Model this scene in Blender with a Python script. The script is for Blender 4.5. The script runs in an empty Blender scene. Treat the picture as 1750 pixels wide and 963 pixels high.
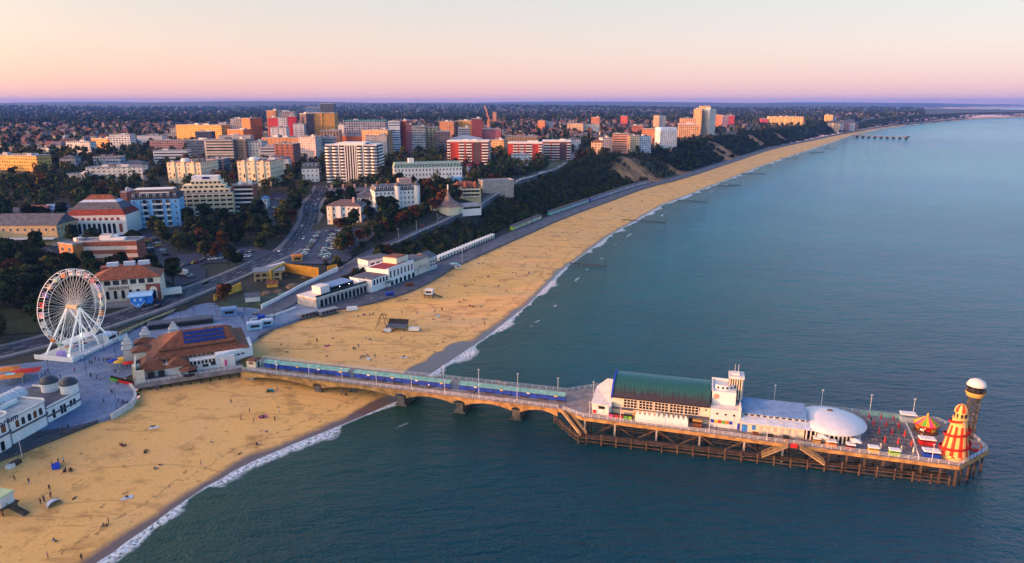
import bpy, math, random
import numpy as np
from mathutils import Vector, Matrix
R = math.radians
rnd = random.Random(7)
nrs = np.random.RandomState(11)
S = bpy.context.scene
COL = S.collection

# ---------------------------------------------------------------- camera
FOC, CAMH = 1182.0, 100.0                     # focal length in photo pixels (1750 wide), metres above the sea
PITCH = math.atan((481.5 - 175) / FOC)
cd = bpy.data.cameras.new('camera'); cam = bpy.data.objects.new('camera', cd); COL.objects.link(cam)
cd.sensor_width = 36.0; cd.lens = 36.0 * FOC / 1750.0
cd.clip_start = 1.0; cd.clip_end = 60000.0
cam.location = (0, 0, CAMH); cam.rotation_euler = (math.pi / 2 - PITCH, 0, 0)
S.camera = cam

# ---------------------------------------------------------------- light
SUN_EL = 7.0
SUN_AZ = Vector((-0.955, -0.297, 0)).normalized()
sun_dir = Vector((SUN_AZ.x * math.cos(R(SUN_EL)), SUN_AZ.y * math.cos(R(SUN_EL)), math.sin(R(SUN_EL))))
ld = bpy.data.lights.new('sun', 'SUN'); sun = bpy.data.objects.new('sun', ld); COL.objects.link(sun)
ld.energy = 5.0; ld.angle = R(0.5); ld.color = (1.0, 0.36, 0.11)
sun.rotation_euler = (-sun_dir).to_track_quat('-Z', 'Y').to_euler()

def lin(r, g, b, a=1.0):
    f = lambda c: (c / 255 / 12.92) if c <= 10 else ((c / 255 + 0.055) / 1.055) ** 2.4
    return (f(r), f(g), f(b), a)

W = bpy.data.worlds.new('World'); S.world = W; W.use_nodes = True
nt = W.node_tree; nt.nodes.clear(); N = nt.nodes; Lk = nt.links.new
def wm(op, *args):
    n = N.new('ShaderNodeMath'); n.operation = op
    for i, a in enumerate(args):
        if isinstance(a, (int, float)): n.inputs[i].default_value = a
        else: Lk(a, n.inputs[i])
    return n.outputs[0]
def wramp(fac, stops):
    n = N.new('ShaderNodeValToRGB'); e = n.color_ramp.elements
    while len(e) < len(stops): e.new(0.5)
    for k, (p, c) in enumerate(stops): e[k].position = p; e[k].color = lin(*c)
    Lk(fac, n.inputs[0]); return n.outputs[0]
tc = N.new('ShaderNodeTexCoord'); sx = N.new('ShaderNodeSeparateXYZ'); Lk(tc.outputs['Generated'], sx.inputs[0])
zz = wm('MAXIMUM', sx.outputs[2], 0.0)
warm = wramp(zz, [(0.0, (202, 146, 150)), (0.025, (202, 154, 144)), (0.07, (192, 162, 152)), (0.145, (174, 165, 160)), (0.21, (172, 224, 250)), (0.38, (128, 204, 250)), (0.52, (60, 138, 220)), (0.7, (22, 72, 150)), (1.0, (16, 50, 112))])
cool = wramp(zz, [(0.0, (180, 138, 160)), (0.025, (180, 146, 160)), (0.07, (174, 156, 162)), (0.145, (160, 160, 164)), (0.2, (168, 222, 252)), (0.38, (124, 204, 252)), (0.52, (60, 138, 222)), (0.7, (22, 72, 150)), (1.0, (16, 50, 112))])
dp = N.new('ShaderNodeVectorMath'); dp.operation = 'DOT_PRODUCT'; Lk(tc.outputs['Generated'], dp.inputs[0]); dp.inputs[1].default_value = SUN_AZ
mr = N.new('ShaderNodeMapRange'); Lk(dp.outputs['Value'], mr.inputs[0]); mr.inputs[1].default_value = -0.85; mr.inputs[2].default_value = 0.35
mx = N.new('ShaderNodeMix'); mx.data_type = 'RGBA'; Lk(mr.outputs[0], mx.inputs['Factor']); Lk(cool, mx.inputs['A']); Lk(warm, mx.inputs['B'])
bg1 = N.new('ShaderNodeBackground'); Lk(mx.outputs['Result'], bg1.inputs[0]); bg1.inputs[1].default_value = 0.95
# the sunset glow round the sun, behind the camera's left shoulder
dg = N.new('ShaderNodeVectorMath'); dg.operation = 'DOT_PRODUCT'; Lk(tc.outputs['Generated'], dg.inputs[0]); dg.inputs[1].default_value = sun_dir
gl = wm('MULTIPLY', wm('POWER', wm('MAXIMUM', dg.outputs['Value'], 0.0), 4.0), 4.2)
bg2 = N.new('ShaderNodeBackground'); bg2.inputs[0].default_value = (1.0, 0.62, 0.30, 1); Lk(gl, bg2.inputs[1])
sky = N.new('ShaderNodeTexSky'); sky.sky_type = 'NISHITA'; sky.sun_disc = False
sky.sun_elevation = R(SUN_EL); sky.sun_rotation = math.atan2(SUN_AZ.x, SUN_AZ.y)
bg3 = N.new('ShaderNodeBackground'); Lk(sky.outputs[0], bg3.inputs[0]); bg3.inputs[1].default_value = 0.05
a1 = N.new('ShaderNodeAddShader'); a2 = N.new('ShaderNodeAddShader'); wo = N.new('ShaderNodeOutputWorld')
Lk(bg1.outputs[0], a1.inputs[0]); Lk(bg2.outputs[0], a1.inputs[1]); Lk(a1.outputs[0], a2.inputs[0]); Lk(bg3.outputs[0], a2.inputs[1]); Lk(a2.outputs[0], wo.inputs[0])

S.view_settings.view_transform = 'Standard'; S.view_settings.look = 'None'
S.view_settings.exposure = 0.72; S.view_settings.gamma = 1.0; S.view_settings.use_curve_mapping = False
S.render.engine = 'CYCLES'
S.cycles.max_bounces = 5; S.cycles.diffuse_bounces = 1; S.cycles.glossy_bounces = 3; S.cycles.volume_bounces = 0; S.cycles.transparent_max_bounces = 6
S.cycles.use_denoising = True

# ---------------------------------------------------------------- materials
MATS = {}
def mat(name, col, rough=0.75, metal=0.0, var=0.12, scale=0.6, spec=0.3, emit=0.0):
    """a plain surface with a little uneven wear"""
    if name in MATS: return MATS[name]
    m = bpy.data.materials.new(name); m.use_nodes = True; t = m.node_tree
    b = t.nodes['Principled BSDF']; b.inputs['Roughness'].default_value = rough; b.inputs['Metallic'].default_value = metal
    b.inputs['Specular IOR Level'].default_value = spec
    c = (col[0], col[1], col[2], 1)
    if var > 0:
        g = t.nodes.new('ShaderNodeNewGeometry'); n = t.nodes.new('ShaderNodeTexNoise'); n.inputs['Scale'].default_value = scale; n.inputs['Detail'].default_value = 5
        t.links.new(g.outputs['Position'], n.inputs['Vector'])
        r = t.nodes.new('ShaderNodeMapRange'); t.links.new(n.outputs['Fac'], r.inputs[0])
        r.inputs[1].default_value = 0.3; r.inputs[2].default_value = 0.7; r.inputs[3].default_value = 1 - var * 1.6; r.inputs[4].default_value = 1 + var
        x = t.nodes.new('ShaderNodeVectorMath'); x.operation = 'SCALE'; x.inputs[0].default_value = c[:3]; t.links.new(r.outputs[0], x.inputs['Scale'])
        t.links.new(x.outputs[0], b.inputs['Base Color'])
    else: b.inputs['Base Color'].default_value = c
    if emit: b.inputs['Emission Color'].default_value = c; b.inputs['Emission Strength'].default_value = emit
    MATS[name] = m; return m
def rgb(name, r, g, b, **k): return mat(name, lin(r, g, b)[:3], **k)

def nodes_of(m):
    t = m.node_tree; return t, t.nodes, t.links.new, t.nodes['Principled BSDF']

# ---------------------------------------------------------------- object helpers
def tag(o, label=None, cat=None, group=None, kind=None):
    if label: o['label'] = label
    if cat: o['category'] = cat
    if group: o['group'] = group
    if kind: o['kind'] = kind
    return o
def thing(name, label, cat, loc=(0, 0, 0), rz=0.0, group=None):
    o = bpy.data.objects.new(name, None); COL.objects.link(o); o.empty_display_size = 0.5
    o.location = loc; o.rotation_euler = (0, 0, rz); return tag(o, label, cat, group)
def link(name, me, parent=None, loc=(0, 0, 0), rz=0.0, sc=None):
    o = bpy.data.objects.new(name, me); COL.objects.link(o); o.parent = parent
    o.location = loc; o.rotation_euler = (0, 0, rz)
    if sc: o.scale = sc
    return o
def dup(root, loc, rz=0.0, sc=1.0):
    r = root.copy(); COL.objects.link(r); r.location = loc; r.rotation_euler = (0, 0, rz); r.scale = (sc,) * 3 if isinstance(sc, (int, float)) else sc
    for ch in list(root.children):
        c = ch.copy(); COL.objects.link(c); c.parent = r
        for g in list(ch.children):
            d = g.copy(); COL.objects.link(d); d.parent = c
    return r

class MB:
    """collects shapes for ONE mesh object"""
    def __init__(s): s.v = []; s.f = []; s.m = []; s.cur = 0
    def add(s, vs, fs):
        k = len(s.v); s.v += [tuple(map(float, p)) for p in vs]
        for f in fs: s.f.append([i + k for i in f]); s.m.append(s.cur)
        return s
    def slot(s, i): s.cur = i; return s
    def box(s, x0, x1, y0, y1, z0, z1, top=1.0):
        cx, cy = (x0 + x1) / 2, (y0 + y1) / 2
        v = [(x0, y0, z0), (x1, y0, z0), (x1, y1, z0), (x0, y1, z0)]
        v += [(cx + (x - cx) * top, cy + (y - cy) * top, z1) for x, y, _ in v]
        return s.add(v, [(3, 2, 1, 0), (4, 5, 6, 7), (0, 1, 5, 4), (1, 2, 6, 5), (2, 3, 7, 6), (3, 0, 4, 7)])
    def beam(s, a, b, w, h=None):
        a, b = Vector(a), Vector(b); h = h or w; d = (b - a).normalized()
        up = Vector((0, 0, 1)) if abs(d.z) < 0.95 else Vector((0, 1, 0))
        sd = d.cross(up).normalized() * w / 2; u = sd.cross(d).normalized() * h / 2
        v = [p + q for p in (a, b) for q in (-sd - u, sd - u, sd + u, -sd + u)]
        return s.add(v, [(3, 2, 1, 0), (4, 5, 6, 7), (0, 1, 5, 4), (1, 2, 6, 5), (2, 3, 7, 6), (3, 0, 4, 7)])
    def tube(s, a, b, r0, r1=None, n=8, cap=True):
        a, b = Vector(a), Vector(b); r1 = r0 if r1 is None else r1; d = (b - a).normalized()
        up = Vector((0, 0, 1)) if abs(d.z) < 0.95 else Vector((0, 1, 0))
        x = d.cross(up).normalized(); y = x.cross(d)
        v = []
        for p, r in ((a, r0), (b, r1)):
            for i in range(n): t = 2 * math.pi * i / n; v.append(p + (x * math.cos(t) + y * math.sin(t)) * r)
        f = [(i, (i + 1) % n, n + (i + 1) % n, n + i) for i in range(n)]
        if cap: f += [tuple(range(n - 1, -1, -1)), tuple(range(n, 2 * n))]
        return s.add(v, f)
    def lathe(s, prof, n=24, c=(0, 0, 0), a0=0.0, a1=2 * math.pi, slots=None):
        full = abs(a1 - a0 - 2 * math.pi) < 1e-6; m = n if full else n + 1; v = []
        for r, z in prof:
            for i in range(m): t = a0 + (a1 - a0) * i / n; v.append((c[0] + r * math.cos(t), c[1] + r * math.sin(t), c[2] + z))
        k = len(s.v); s.v += v
        for j in range(len(prof) - 1):
            for i in range(n):
                i2 = (i + 1) % m
                s.f.append([k + j * m + i, k + j * m + i2, k + (j + 1) * m + i2, k + (j + 1) * m + i]); s.m.append(slots(i, j) if slots else s.cur)
        return s
    def prism(s, poly, z0, z1, bottom=True):
        n = len(poly); v = [(x, y, z0) for x, y in poly] + [(x, y, z1) for x, y in poly]
        f = [(i, (i + 1) % n, n + (i + 1) % n, n + i) for i in range(n)] + [tuple(range(n, 2 * n))]
        if bottom: f.append(tuple(range(n - 1, -1, -1)))
        return s.add(v, f)
    def build(s, name, mats, parent=None, loc=(0, 0, 0), rz=0.0, smooth=False):
        me = s.mesh(name, mats, smooth); return link(name, me, parent, loc, rz)
    def mesh(s, name, mats, smooth=False):
        me = bpy.data.meshes.new(name); me.from_pydata(s.v, [], s.f); mats = mats if isinstance(mats, (list, tuple)) else [mats]
        for m in mats: me.materials.append(m)
        if len(mats) > 1: me.polygons.foreach_set('material_index', s.m)
        if smooth: me.polygons.foreach_set('use_smooth', [True] * len(s.f))
        me.update(); return me

def np_mesh(name, V, F, mats, midx=None, smooth=False):
    """mesh from numpy arrays; F is (n, 4) or (n, 3)"""
    me = bpy.data.meshes.new(name); V = np.asarray(V, np.float32); F = np.asarray(F, np.int32); k = F.shape[1]
    me.vertices.add(len(V)); me.vertices.foreach_set('co', V.ravel())
    me.loops.add(F.size); me.loops.foreach_set('vertex_index', F.ravel())
    me.polygons.add(len(F)); me.polygons.foreach_set('loop_start', np.arange(0, F.size, k, dtype=np.int32))
    for m in (mats if isinstance(mats, (list, tuple)) else [mats]): me.materials.append(m)
    if midx is not None: me.polygons.foreach_set('material_index', np.asarray(midx, np.int32))
    if smooth: me.polygons.foreach_set('use_smooth', np.ones(len(F), bool))
    me.update(calc_edges=True); me.validate(); return me
def vattr(me, name, vals):
    a = me.attributes.new(name, 'FLOAT', 'POINT'); a.data.foreach_set('value', np.asarray(vals, np.float32))
# ---------------------------------------------------------------- the lie of the land
cP, sP = math.cos(PITCH), math.sin(PITCH)
def ray(u, v):
    a, b = (u - 875) / FOC, -(v - 481.5) / FOC
    return (a, cP + b * sP, -sP + b * cP)
def P(u, v, z=0.0):
    d = ray(u, v); t = (z - CAMH) / d[2]; return Vector((d[0] * t, d[1] * t, z))
def zat(x, y, v):
    k = (481.5 - v) / FOC; return CAMH + (k * y * cP - y * sP) / (cP + k * sP)
def uv_of(x, y, z):
    d = y * cP - (z - CAMH) * sP; h = y * sP + (z - CAMH) * cP; return 875 + FOC * x / d, 481.5 - FOC * h / d

# where the beach meets the promenade, west to east (metres)
PROM = np.array([(-900, -900), (-420, -250), (-250, -20), (-142, 173), (-127, 202), (-124, 214), (-130, 232), (-112, 262), (-107, 276), (-98, 304), (-68, 330), (-49, 360), (-34, 406), (-14, 454), (14, 518), (46, 590), (100, 696), (158, 806), (225, 910), (350, 1130), (560, 1500), (800, 1860), (1040, 2215), (1450, 2790), (1900, 3330), (2750, 4280), (3480, 4840), (5300, 5900), (5200, 7600), (4650, 7900), (5600, 9500), (8000, 12000), (13000, 17000)], float)
SHORE = np.array([(-820, -960), (-330, -300), (-180, 0), (-118, 95), (-93, 135), (-84, 163), (-75, 180), (-58, 199), (-39, 222), (-31, 246), (-12, 287), (9, 342), (30, 412), (75, 527), (150, 690), (246, 856), (410, 1141), (723, 1650), (1024, 2140), (1434, 2765), (1912, 3350), (2760, 4290), (3475, 4822), (5320, 5880), (5230, 7620), (4690, 7910), (5650, 9480), (8060, 11960), (13060, 16960)], float)
def seg_dist(X, Y, pl):
    best = np.full(X.shape, 1e18)
    for (ax, ay), (bx, by) in zip(pl[:-1], pl[1:]):
        dx, dy = bx - ax, by - ay; t = np.clip(((X - ax) * dx + (Y - ay) * dy) / (dx * dx + dy * dy), 0, 1)
        best = np.minimum(best, (X - ax - t * dx) ** 2 + (Y - ay - t * dy) ** 2)
    return np.sqrt(best)
def inside(X, Y, poly):
    c = np.zeros(X.shape, bool); n = len(poly)
    for i in range(n):
        x0, y0 = poly[i]; x1, y1 = poly[(i + 1) % n]
        if y0 == y1: continue
        c ^= ((y0 > Y) != (y1 > Y)) & (X < (x1 - x0) * (Y - y0) / (y1 - y0) + x0)
    return c
closure = [(13000, 40000), (-40000, 40000), (-40000, -900)]
LANDP = np.vstack([PROM, closure]); LANDS = np.vstack([SHORE, closure])
HC = [(200, 620, 4.4), (120, 605, 4.5), (300, 560, 4.5), (420, 570, 4.4), (20, 640, 4.4), (0, 690, 4.3), (180, 550, 5.0), (350, 490, 7.5), (470, 440, 10), (520, 390, 14), (540, 340, 20), (200, 520, 8), (200, 455, 10), (140, 470, 9), (60, 520, 8), (60, 450, 10), (50, 420, 12), (160, 405, 12), (270, 390, 14), (350, 400, 13), (350, 366, 18), (450, 360, 20), (440, 400, 13), (560, 440, 10.5), (620, 420, 13), (590, 380, 18), (650, 360, 23), (750, 340, 26), (800, 340, 28), (450, 505, 5), (520, 480, 6.5), (560, 460, 9), (560, 300, 31), (610, 308, 32), (420, 312, 28), (320, 308, 27), (200, 330, 25), (80, 330, 26), (200, 280, 34), (40, 285, 36), (500, 250, 36), (700, 250, 37), (700, 300, 33), (830, 280, 34), (920, 272, 33), (980, 270, 31), (1060, 258, 31), (1160, 242, 31), (1220, 225, 30), (1300, 212, 30), (1390, 205, 27), (1440, 216, 9), (1500, 200, 30), (1600, 195, 28), (100, 230, 36), (400, 225, 38), (700, 215, 36), (1000, 210, 34), (400, 200, 30), (800, 198, 30)]
CTRL = np.array([tuple(P(u, v, z)) for u, v, z in HC] + [(-430, -40, 52), (-440, 70, 54), (-470, 180, 54), (-500, 290, 50), (-540, 420, 46), (-480, -140, 50), (-640, 100, 50), (-640, 300, 48), (-300, 380, 12), (-330, 480, 20), (2500, 6000, 24), (-2000, 5000, 28), (500, 5000, 26)])
def sstep(x): x = np.clip(x, 0, 1); return x * x * (3 - 2 * x)
def terr(X, Y):
    X = np.asarray(X, float); Y = np.asarray(Y, float)
    num = np.zeros(X.shape); den = np.zeros(X.shape)
    for cx, cy, cz in CTRL:
        s = 28 + 0.05 * max(cy - 300, 0); w = 1 / ((X - cx) ** 2 + (Y - cy) ** 2 + s * s) ** 2 * s ** 2; num += w * cz; den += w
    hp = num / den
    dp_, ds_ = seg_dist(X, Y, PROM), seg_dist(X, Y, SHORE); inl, land = inside(X, Y, LANDP), inside(X, Y, LANDS)
    k = (dp_ - 16) / 56
    rough = np.sin(X * 0.051 + np.sin(Y * 0.037) * 2) * np.sin(Y * 0.043 + 1.3) * 3.0 + np.sin((X * 0.6 + Y) * 0.11) * 1.2
    z_in = 4.2 + (hp - 4.2) * sstep(k) + rough * np.clip(k, 0, 1) * np.clip(1.6 - k, 0, 1) * np.clip((hp - 15) / 15, 0, 1)
    r = np.hypot(X, Y)
    und = 0.5 + 0.5 * np.sin(X / 1900 + 0.6) * np.sin(r / 2300 + X / 5200) + 0.25 * np.sin(X / 700 + r / 900)
    far = sstep((r - 3600) / 5200) * np.clip(dp_ / 2500, 0, 1)
    z_in = z_in + far * (10 + 46 * und) + sstep((r - 9000) / 3000) * np.clip(dp_ / 4000, 0, 1) * (22 - 10 * sstep((X - 2500) / 3000))
    t = ds_ / (ds_ + dp_ + 1e-6); z_b = 3.3 * t ** 0.8
    z_s = -np.minimum(ds_ * 0.07, 9)
    return np.where(inl, z_in, np.where(land, z_b, z_s))
PLAZA_PX = [(-10, 740), (60, 738), (130, 728), (192, 711), (224, 690), (231, 672), (222, 658), (208, 648), (240, 634), (330, 612), (430, 585), (452, 566), (500, 549), (545, 530), (542, 508), (505, 520), (470, 533), (436, 527), (400, 522), (350, 516), (310, 530), (250, 556), (200, 572), (150, 592), (70, 618), (-10, 628)]
PLAZA = [tuple(P(u, v, 4.4))[:2] for u, v in PLAZA_PX]
_terr0 = terr
def terr(X, Y):
    Z = _terr0(X, Y); X = np.asarray(X, float); Y = np.asarray(Y, float)
    return np.where(inside(X, Y, PLAZA) & (Z > 3.6), 4.2, Z)
def tz(x, y): return float(terr(np.array([x]), np.array([y]))[0])
RT = 90 * (9000 / 90.0) ** (np.linspace(0, 1, 500))
def G(u, v):
    """the point of the ground under a line of sight (design helper: where a thing stands)"""
    d = ray(u, v); h = math.hypot(d[0], d[1]); X = d[0] / h * RT; Y = d[1] / h * RT; Z = CAMH + d[2] / h * RT
    b = np.maximum(terr(X, Y), 0) - Z; i = int(np.argmax(b >= 0)) if (b >= 0).any() else len(RT) - 1
    if i == 0: t = RT[0]
    else: t = RT[i - 1] + (RT[i] - RT[i - 1]) * (-b[i - 1]) / (b[i] - b[i - 1] + 1e-9)
    x, y = d[0] / h * t, d[1] / h * t; return Vector((x, y, max(tz(x, y), 0)))

def spaced(lo, hi, step, g, out_lo, out_hi):
    a = list(np.arange(lo, hi, step)); d = step
    while a[-1] < out_hi: d *= g; a.append(a[-1] + d)
    d = step
    while a[0] > out_lo: d *= g; a.insert(0, a[0] - d)
    return np.array(a)
def grid(xs, ys):
    X, Y = np.meshgrid(xs, ys); nx, ny = len(xs), len(ys)
    i = np.arange(nx * ny).reshape(ny, nx); F = np.stack([i[:-1, :-1].ravel(), i[:-1, 1:].ravel(), i[1:, 1:].ravel(), i[1:, :-1].ravel()], 1)
    return X.ravel(), Y.ravel(), F
def sub_mesh(name, X, Y, Z, F, keep, m, smooth=True, attrs={}):
    F = F[keep]; used = np.unique(F); remap = np.zeros(len(X), np.int32); remap[used] = np.arange(len(used))
    me = np_mesh(name, np.stack([X, Y, Z], 1)[used], remap[F], m, smooth=smooth)
    for k, v in attrs.items(): vattr(me, k, v[used])
    return link(name, me)

# sand: pale dry grains, scuffed with footprints; damp and dark by the water's edge
msand = bpy.data.materials.new('sand'); msand.use_nodes = True; t, n_, l_, b_ = nodes_of(msand)
def nd(kind, **k):
    q = n_.new(kind)
    for a, v in k.items(): setattr(q, a, v)
    return q
def noise(vec, scale, detail=5, rough=0.6):
    q = nd('ShaderNodeTexNoise'); q.inputs['Scale'].default_value = scale; q.inputs['Detail'].default_value = detail; q.inputs['Roughness'].default_value = rough; l_(vec, q.inputs['Vector']); return q.outputs['Fac']
def rng(x, a, b, c=0.0, d=1.0):
    q = nd('ShaderNodeMapRange'); l_(x, q.inputs[0]); q.inputs[1].default_value = a; q.inputs[2].default_value = b; q.inputs[3].default_value = c; q.inputs[4].default_value = d; return q.outputs[0]
def mixc(f, a, b):
    q = nd('ShaderNodeMix', data_type='RGBA')
    if isinstance(f, float): q.inputs['Factor'].default_value = f
    else: l_(f, q.inputs['Factor'])
    for s_, c in (('A', a), ('B', b)):
        if isinstance(c, tuple): q.inputs[s_].default_value = (*c[:3], 1)
        else: l_(c, q.inputs[s_])
    return q.outputs['Result']
def mth(op, a, b=None):
    q = nd('ShaderNodeMath', operation=op)
    for i, c in enumerate((a, b)):
        if c is None: continue
        if isinstance(c, (int, float)): q.inputs[i].default_value = c
        else: l_(c, q.inputs[i])
    return q.outputs[0]
def bump(h, strength, dist):
    q = nd('ShaderNodeBump'); q.inputs['Strength'].default_value = strength; q.inputs['Distance'].default_value = dist; l_(h, q.inputs['Height']); l_(q.outputs[0], b_.inputs['Normal'])
pos = nd('ShaderNodeNewGeometry').outputs['Position']; sz = nd('ShaderNodeSeparateXYZ'); l_(pos, sz.inputs[0])
c = mixc(rng(noise(pos, 0.022, 4), 0.35, 0.68), (0.92, 0.46, 0.11), (0.82, 0.45, 0.165))
c = mixc(rng(noise(pos, 0.11, 6, 0.65), 0.53, 0.70), c, (0.50, 0.235, 0.06))
c = mixc(rng(noise(pos, 1.3, 4, 0.7), 0.50, 0.80), c, (0.60, 0.29, 0.075))
damp = nd('ShaderNodeAttribute', attribute_name='damp').outputs['Fac']
wet = mth('ADD', mth('SUBTRACT', sz.outputs[2], mth('MULTIPLY', damp, 1.9)), mth('MULTIPLY', mth('SUBTRACT', noise(pos, 0.06, 4), 0.5), 0.6))
mpt = nd('ShaderNodeMapping'); l_(pos, mpt.inputs[0]); mpt.inputs['Rotation'].default_value = (0, 0, R(-62)); mpt.inputs['Scale'].default_value = (0.16, 1, 1)
c = mixc(rng(noise(mpt.outputs[0], 0.28, 6, 0.7), 0.58, 0.70, 0, .9), c, (0.40, 0.17, 0.045)); c = mixc(rng(noise(pos, 0.36, 3, 0.5), 0.64, 0.72, 0, .8), c, (0.36, 0.16, 0.05))
mpk = nd('ShaderNodeMapping'); l_(pos, mpk.inputs[0]); mpk.inputs['Rotation'].default_value = (0, 0, R(-58)); mpk.inputs['Scale'].default_value = (0.3, 1, 1)
trk = mth('ABSOLUTE', mth('SUBTRACT', noise(mpk.outputs[0], 0.045, 3, 0.45), 0.5)); c = mixc(rng(trk, 0.011, 0.004, 0, .45), c, (0.46, 0.20, 0.06))
weed = mth('ABSOLUTE', mth('SUBTRACT', wet, mth('ADD', 0.72, mth('MULTIPLY', mth('SUBTRACT', noise(pos, 0.3, 4), 0.5), 0.35)))); c = mixc(mth('MULTIPLY', rng(weed, 0.05, 0.01), rng(noise(pos, 0.9, 4, 0.7), 0.45, 0.6, 0, .7)), c, (0.16, 0.08, 0.04))
c = mixc(rng(wet, 0.36, 0.12), c, (0.17, 0.085, 0.055)); l_(c, b_.inputs['Base Color'])
l_(rng(wet, 0.32, 0.1, 0.95, 0.3), b_.inputs['Roughness']); bump(noise(pos, 2.2, 5, 0.7), 0.5, 0.25)

# inland ground: rough grass and earth, worn sandstone showing where the cliff has slipped
mground = bpy.data.materials.new('inland_ground'); mground.use_nodes = True; t, n_, l_, b_ = nodes_of(mground)
pos = nd('ShaderNodeNewGeometry').outputs['Position']; at = nd('ShaderNodeAttribute', attribute_name='bare'); sub = nd('ShaderNodeAttribute', attribute_name='built')
c = mixc(rng(noise(pos, 0.02, 6), 0.35, 0.65), (0.016, 0.022, 0.010), (0.040, 0.036, 0.020))
c = mixc(rng(noise(pos, 0.006, 3), 0.5, 0.6), c, (0.028, 0.036, 0.018))
c = mixc(sub.outputs['Fac'], c, mixc(rng(noise(pos, 0.03, 6, .7), 0.42, 0.56), (0.05, 0.05, 0.055), (0.025, 0.03, 0.018)))
bare = mth('MULTIPLY', at.outputs['Fac'], rng(noise(pos, 0.09, 5, 0.7), 0.36, 0.5))
c = mixc(bare, c, mixc(rng(noise(pos, 0.3, 4), 0.4, 0.6), (0.46, 0.17, 0.04), (0.55, 0.28, 0.10))); l_(c, b_.inputs['Base Color']); b_.inputs['Roughness'].default_value = 0.95

xs = spaced(-330, 330, 4.0, 1.035, -17500, 17500); ys = spaced(70, 1000, 4.0, 1.02, -1200, 18500)
X, Y, F = grid(xs, ys); Z = terr(X, Y)
inl = inside(X, Y, LANDP); fx, fy = X[F].mean(1), Y[F].mean(1)
land_face = inl[F].all(1); deep = (Z[F] < -5).all(1)
BARE = [(1085, 285, 26), (1100, 300, 26), (1075, 300, 20), (1160, 295, 16), (1150, 290, 15), (1180, 295, 12), (1240, 270, 30), (1235, 255, 30), (1222, 248, 24), (1060, 297, 12), (1130, 256, 20), (1330, 232, 30), (1290, 240, 30), (880, 350, 6)]
bare_v = np.zeros(len(X))
for u, v, r_ in BARE:
    g = G(u, v); bare_v = np.maximum(bare_v, np.exp(-((X - g.x) ** 2 + (Y - g.y) ** 2) / (r_ * r_)))
built_v = np.clip((np.hypot(X, Y) - 900) / 400, 0, 1) * 0.8
Zi = np.where(inl, Z, np.minimum(Z + 0.0, Z)); 
sub_mesh('inland_ground', X, Y, np.where(inl, Z, Z - 0.05), F, land_face & ~deep, mground, attrs={'bare': bare_v, 'built': built_v})['kind'] = 'structure'
damp_v = np.zeros(len(X))
for u, v, r_ in ((745, 632, 8), (766, 612, 6), (790, 594, 5), (730, 642, 7), (645, 710, 5), (672, 696, 6)):
    g = P(u, v, .6); damp_v = np.maximum(damp_v, np.exp(-((X - g.x) ** 2 + (Y - g.y) ** 2) / (r_ * r_)))
sub_mesh('beach', X, Y, np.where(inl, 3.4, Z), F, ((~inl)[F].any(1)) & ~deep, msand, attrs={'damp': damp_v})['kind'] = 'structure'

# the sea
mwat = bpy.data.materials.new('sea_water'); mwat.use_nodes = True; t, n_, l_, b_ = nodes_of(mwat)
pos = nd('ShaderNodeNewGeometry').outputs['Position']; sh = nd('ShaderNodeAttribute', attribute_name='shore').outputs['Fac']
mp = nd('ShaderNodeMapping', vector_type='POINT'); l_(pos, mp.inputs[0]); mp.inputs['Rotation'].default_value = (0, 0, R(-62)); mp.inputs['Scale'].default_value = (0.45, 1, 1)
swell = mp.outputs[0]
mp2 = nd('ShaderNodeMapping', vector_type='POINT'); l_(pos, mp2.inputs[0]); mp2.inputs['Rotation'].default_value = (0, 0, R(-20)); mp2.inputs['Scale'].default_value = (0.4, 1, 1)
patch = noise(pos, 0.004, 4)
c = mixc(rng(sh, 0, 55), (0.012, 0.048, 0.024), (0.0004, 0.034, 0.040))
c = mixc(rng(sh, 40, 260), c, (0.0002, 0.052, 0.100))
sxy = nd('ShaderNodeSeparateXYZ'); l_(pos, sxy.inputs[0]); far_sheen = rng(mth('ADD', sxy.outputs[1], mth('MULTIPLY', mth('SUBTRACT', noise(pos, 0.006, 4), 0.5), 320.0)), 190, 760)  # pale sky reflection on distant water, put into the base colour
c = mixc(mth('MULTIPLY', far_sheen, rng(sh, 0, 60)), c, mixc(rng(noise(pos, 0.0013, 3), 0.42, 0.6), (0.014, 0.25, 0.31), (0.006, 0.18, 0.32)))
n1 = noise(swell, 0.075, 3, 0.5); n2 = noise(mp2.outputs[0], 0.33, 4, 0.6); n3 = noise(pos, 1.1, 3, 0.6)
h = mth('MULTIPLY', mth('ADD', mth('ADD', mth('MULTIPLY', n1, 3.6), mth('MULTIPLY', n2, 2.2)), mth('MULTIPLY', n3, 0.9)), rng(noise(pos, 0.0016, 3), 0.35, 0.65, 0.75, 1.25))
# surf: lace of foam where the swash runs up, broken breakers further out
lace = noise(pos, 0.9, 6, 0.72); big = noise(pos, 0.035, 3, 0.5)
wdt = rng(big, 0.42, 0.64, 0.7, 8.0)
foam1 = mth('MULTIPLY', rng(mth('DIVIDE', sh, wdt), 1.0, 0.55), rng(lace, 0.40, 0.52))
edge = rng(sh, 1.3, 0.3)
br = mth('MULTIPLY', mth('MULTIPLY', rng(mth('ABSOLUTE', mth('SUBTRACT', sh, mth('ADD', 14.0, mth('MULTIPLY', mth('SUBTRACT', noise(pos, 0.02, 3), 0.5), 10.0)))), 1.1, 0.2), rng(noise(pos, 0.05, 2), 0.57, 0.66)), rng(lace, 0.38, 0.55))
foam = mth('MINIMUM', mth('MAXIMUM', mth('MAXIMUM', foam1, mth('MULTIPLY', edge, 0.7)), br), 1.0)
c = mixc(foam, c, (0.74, 0.74, 0.78)); l_(c, b_.inputs['Base Color'])
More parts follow.
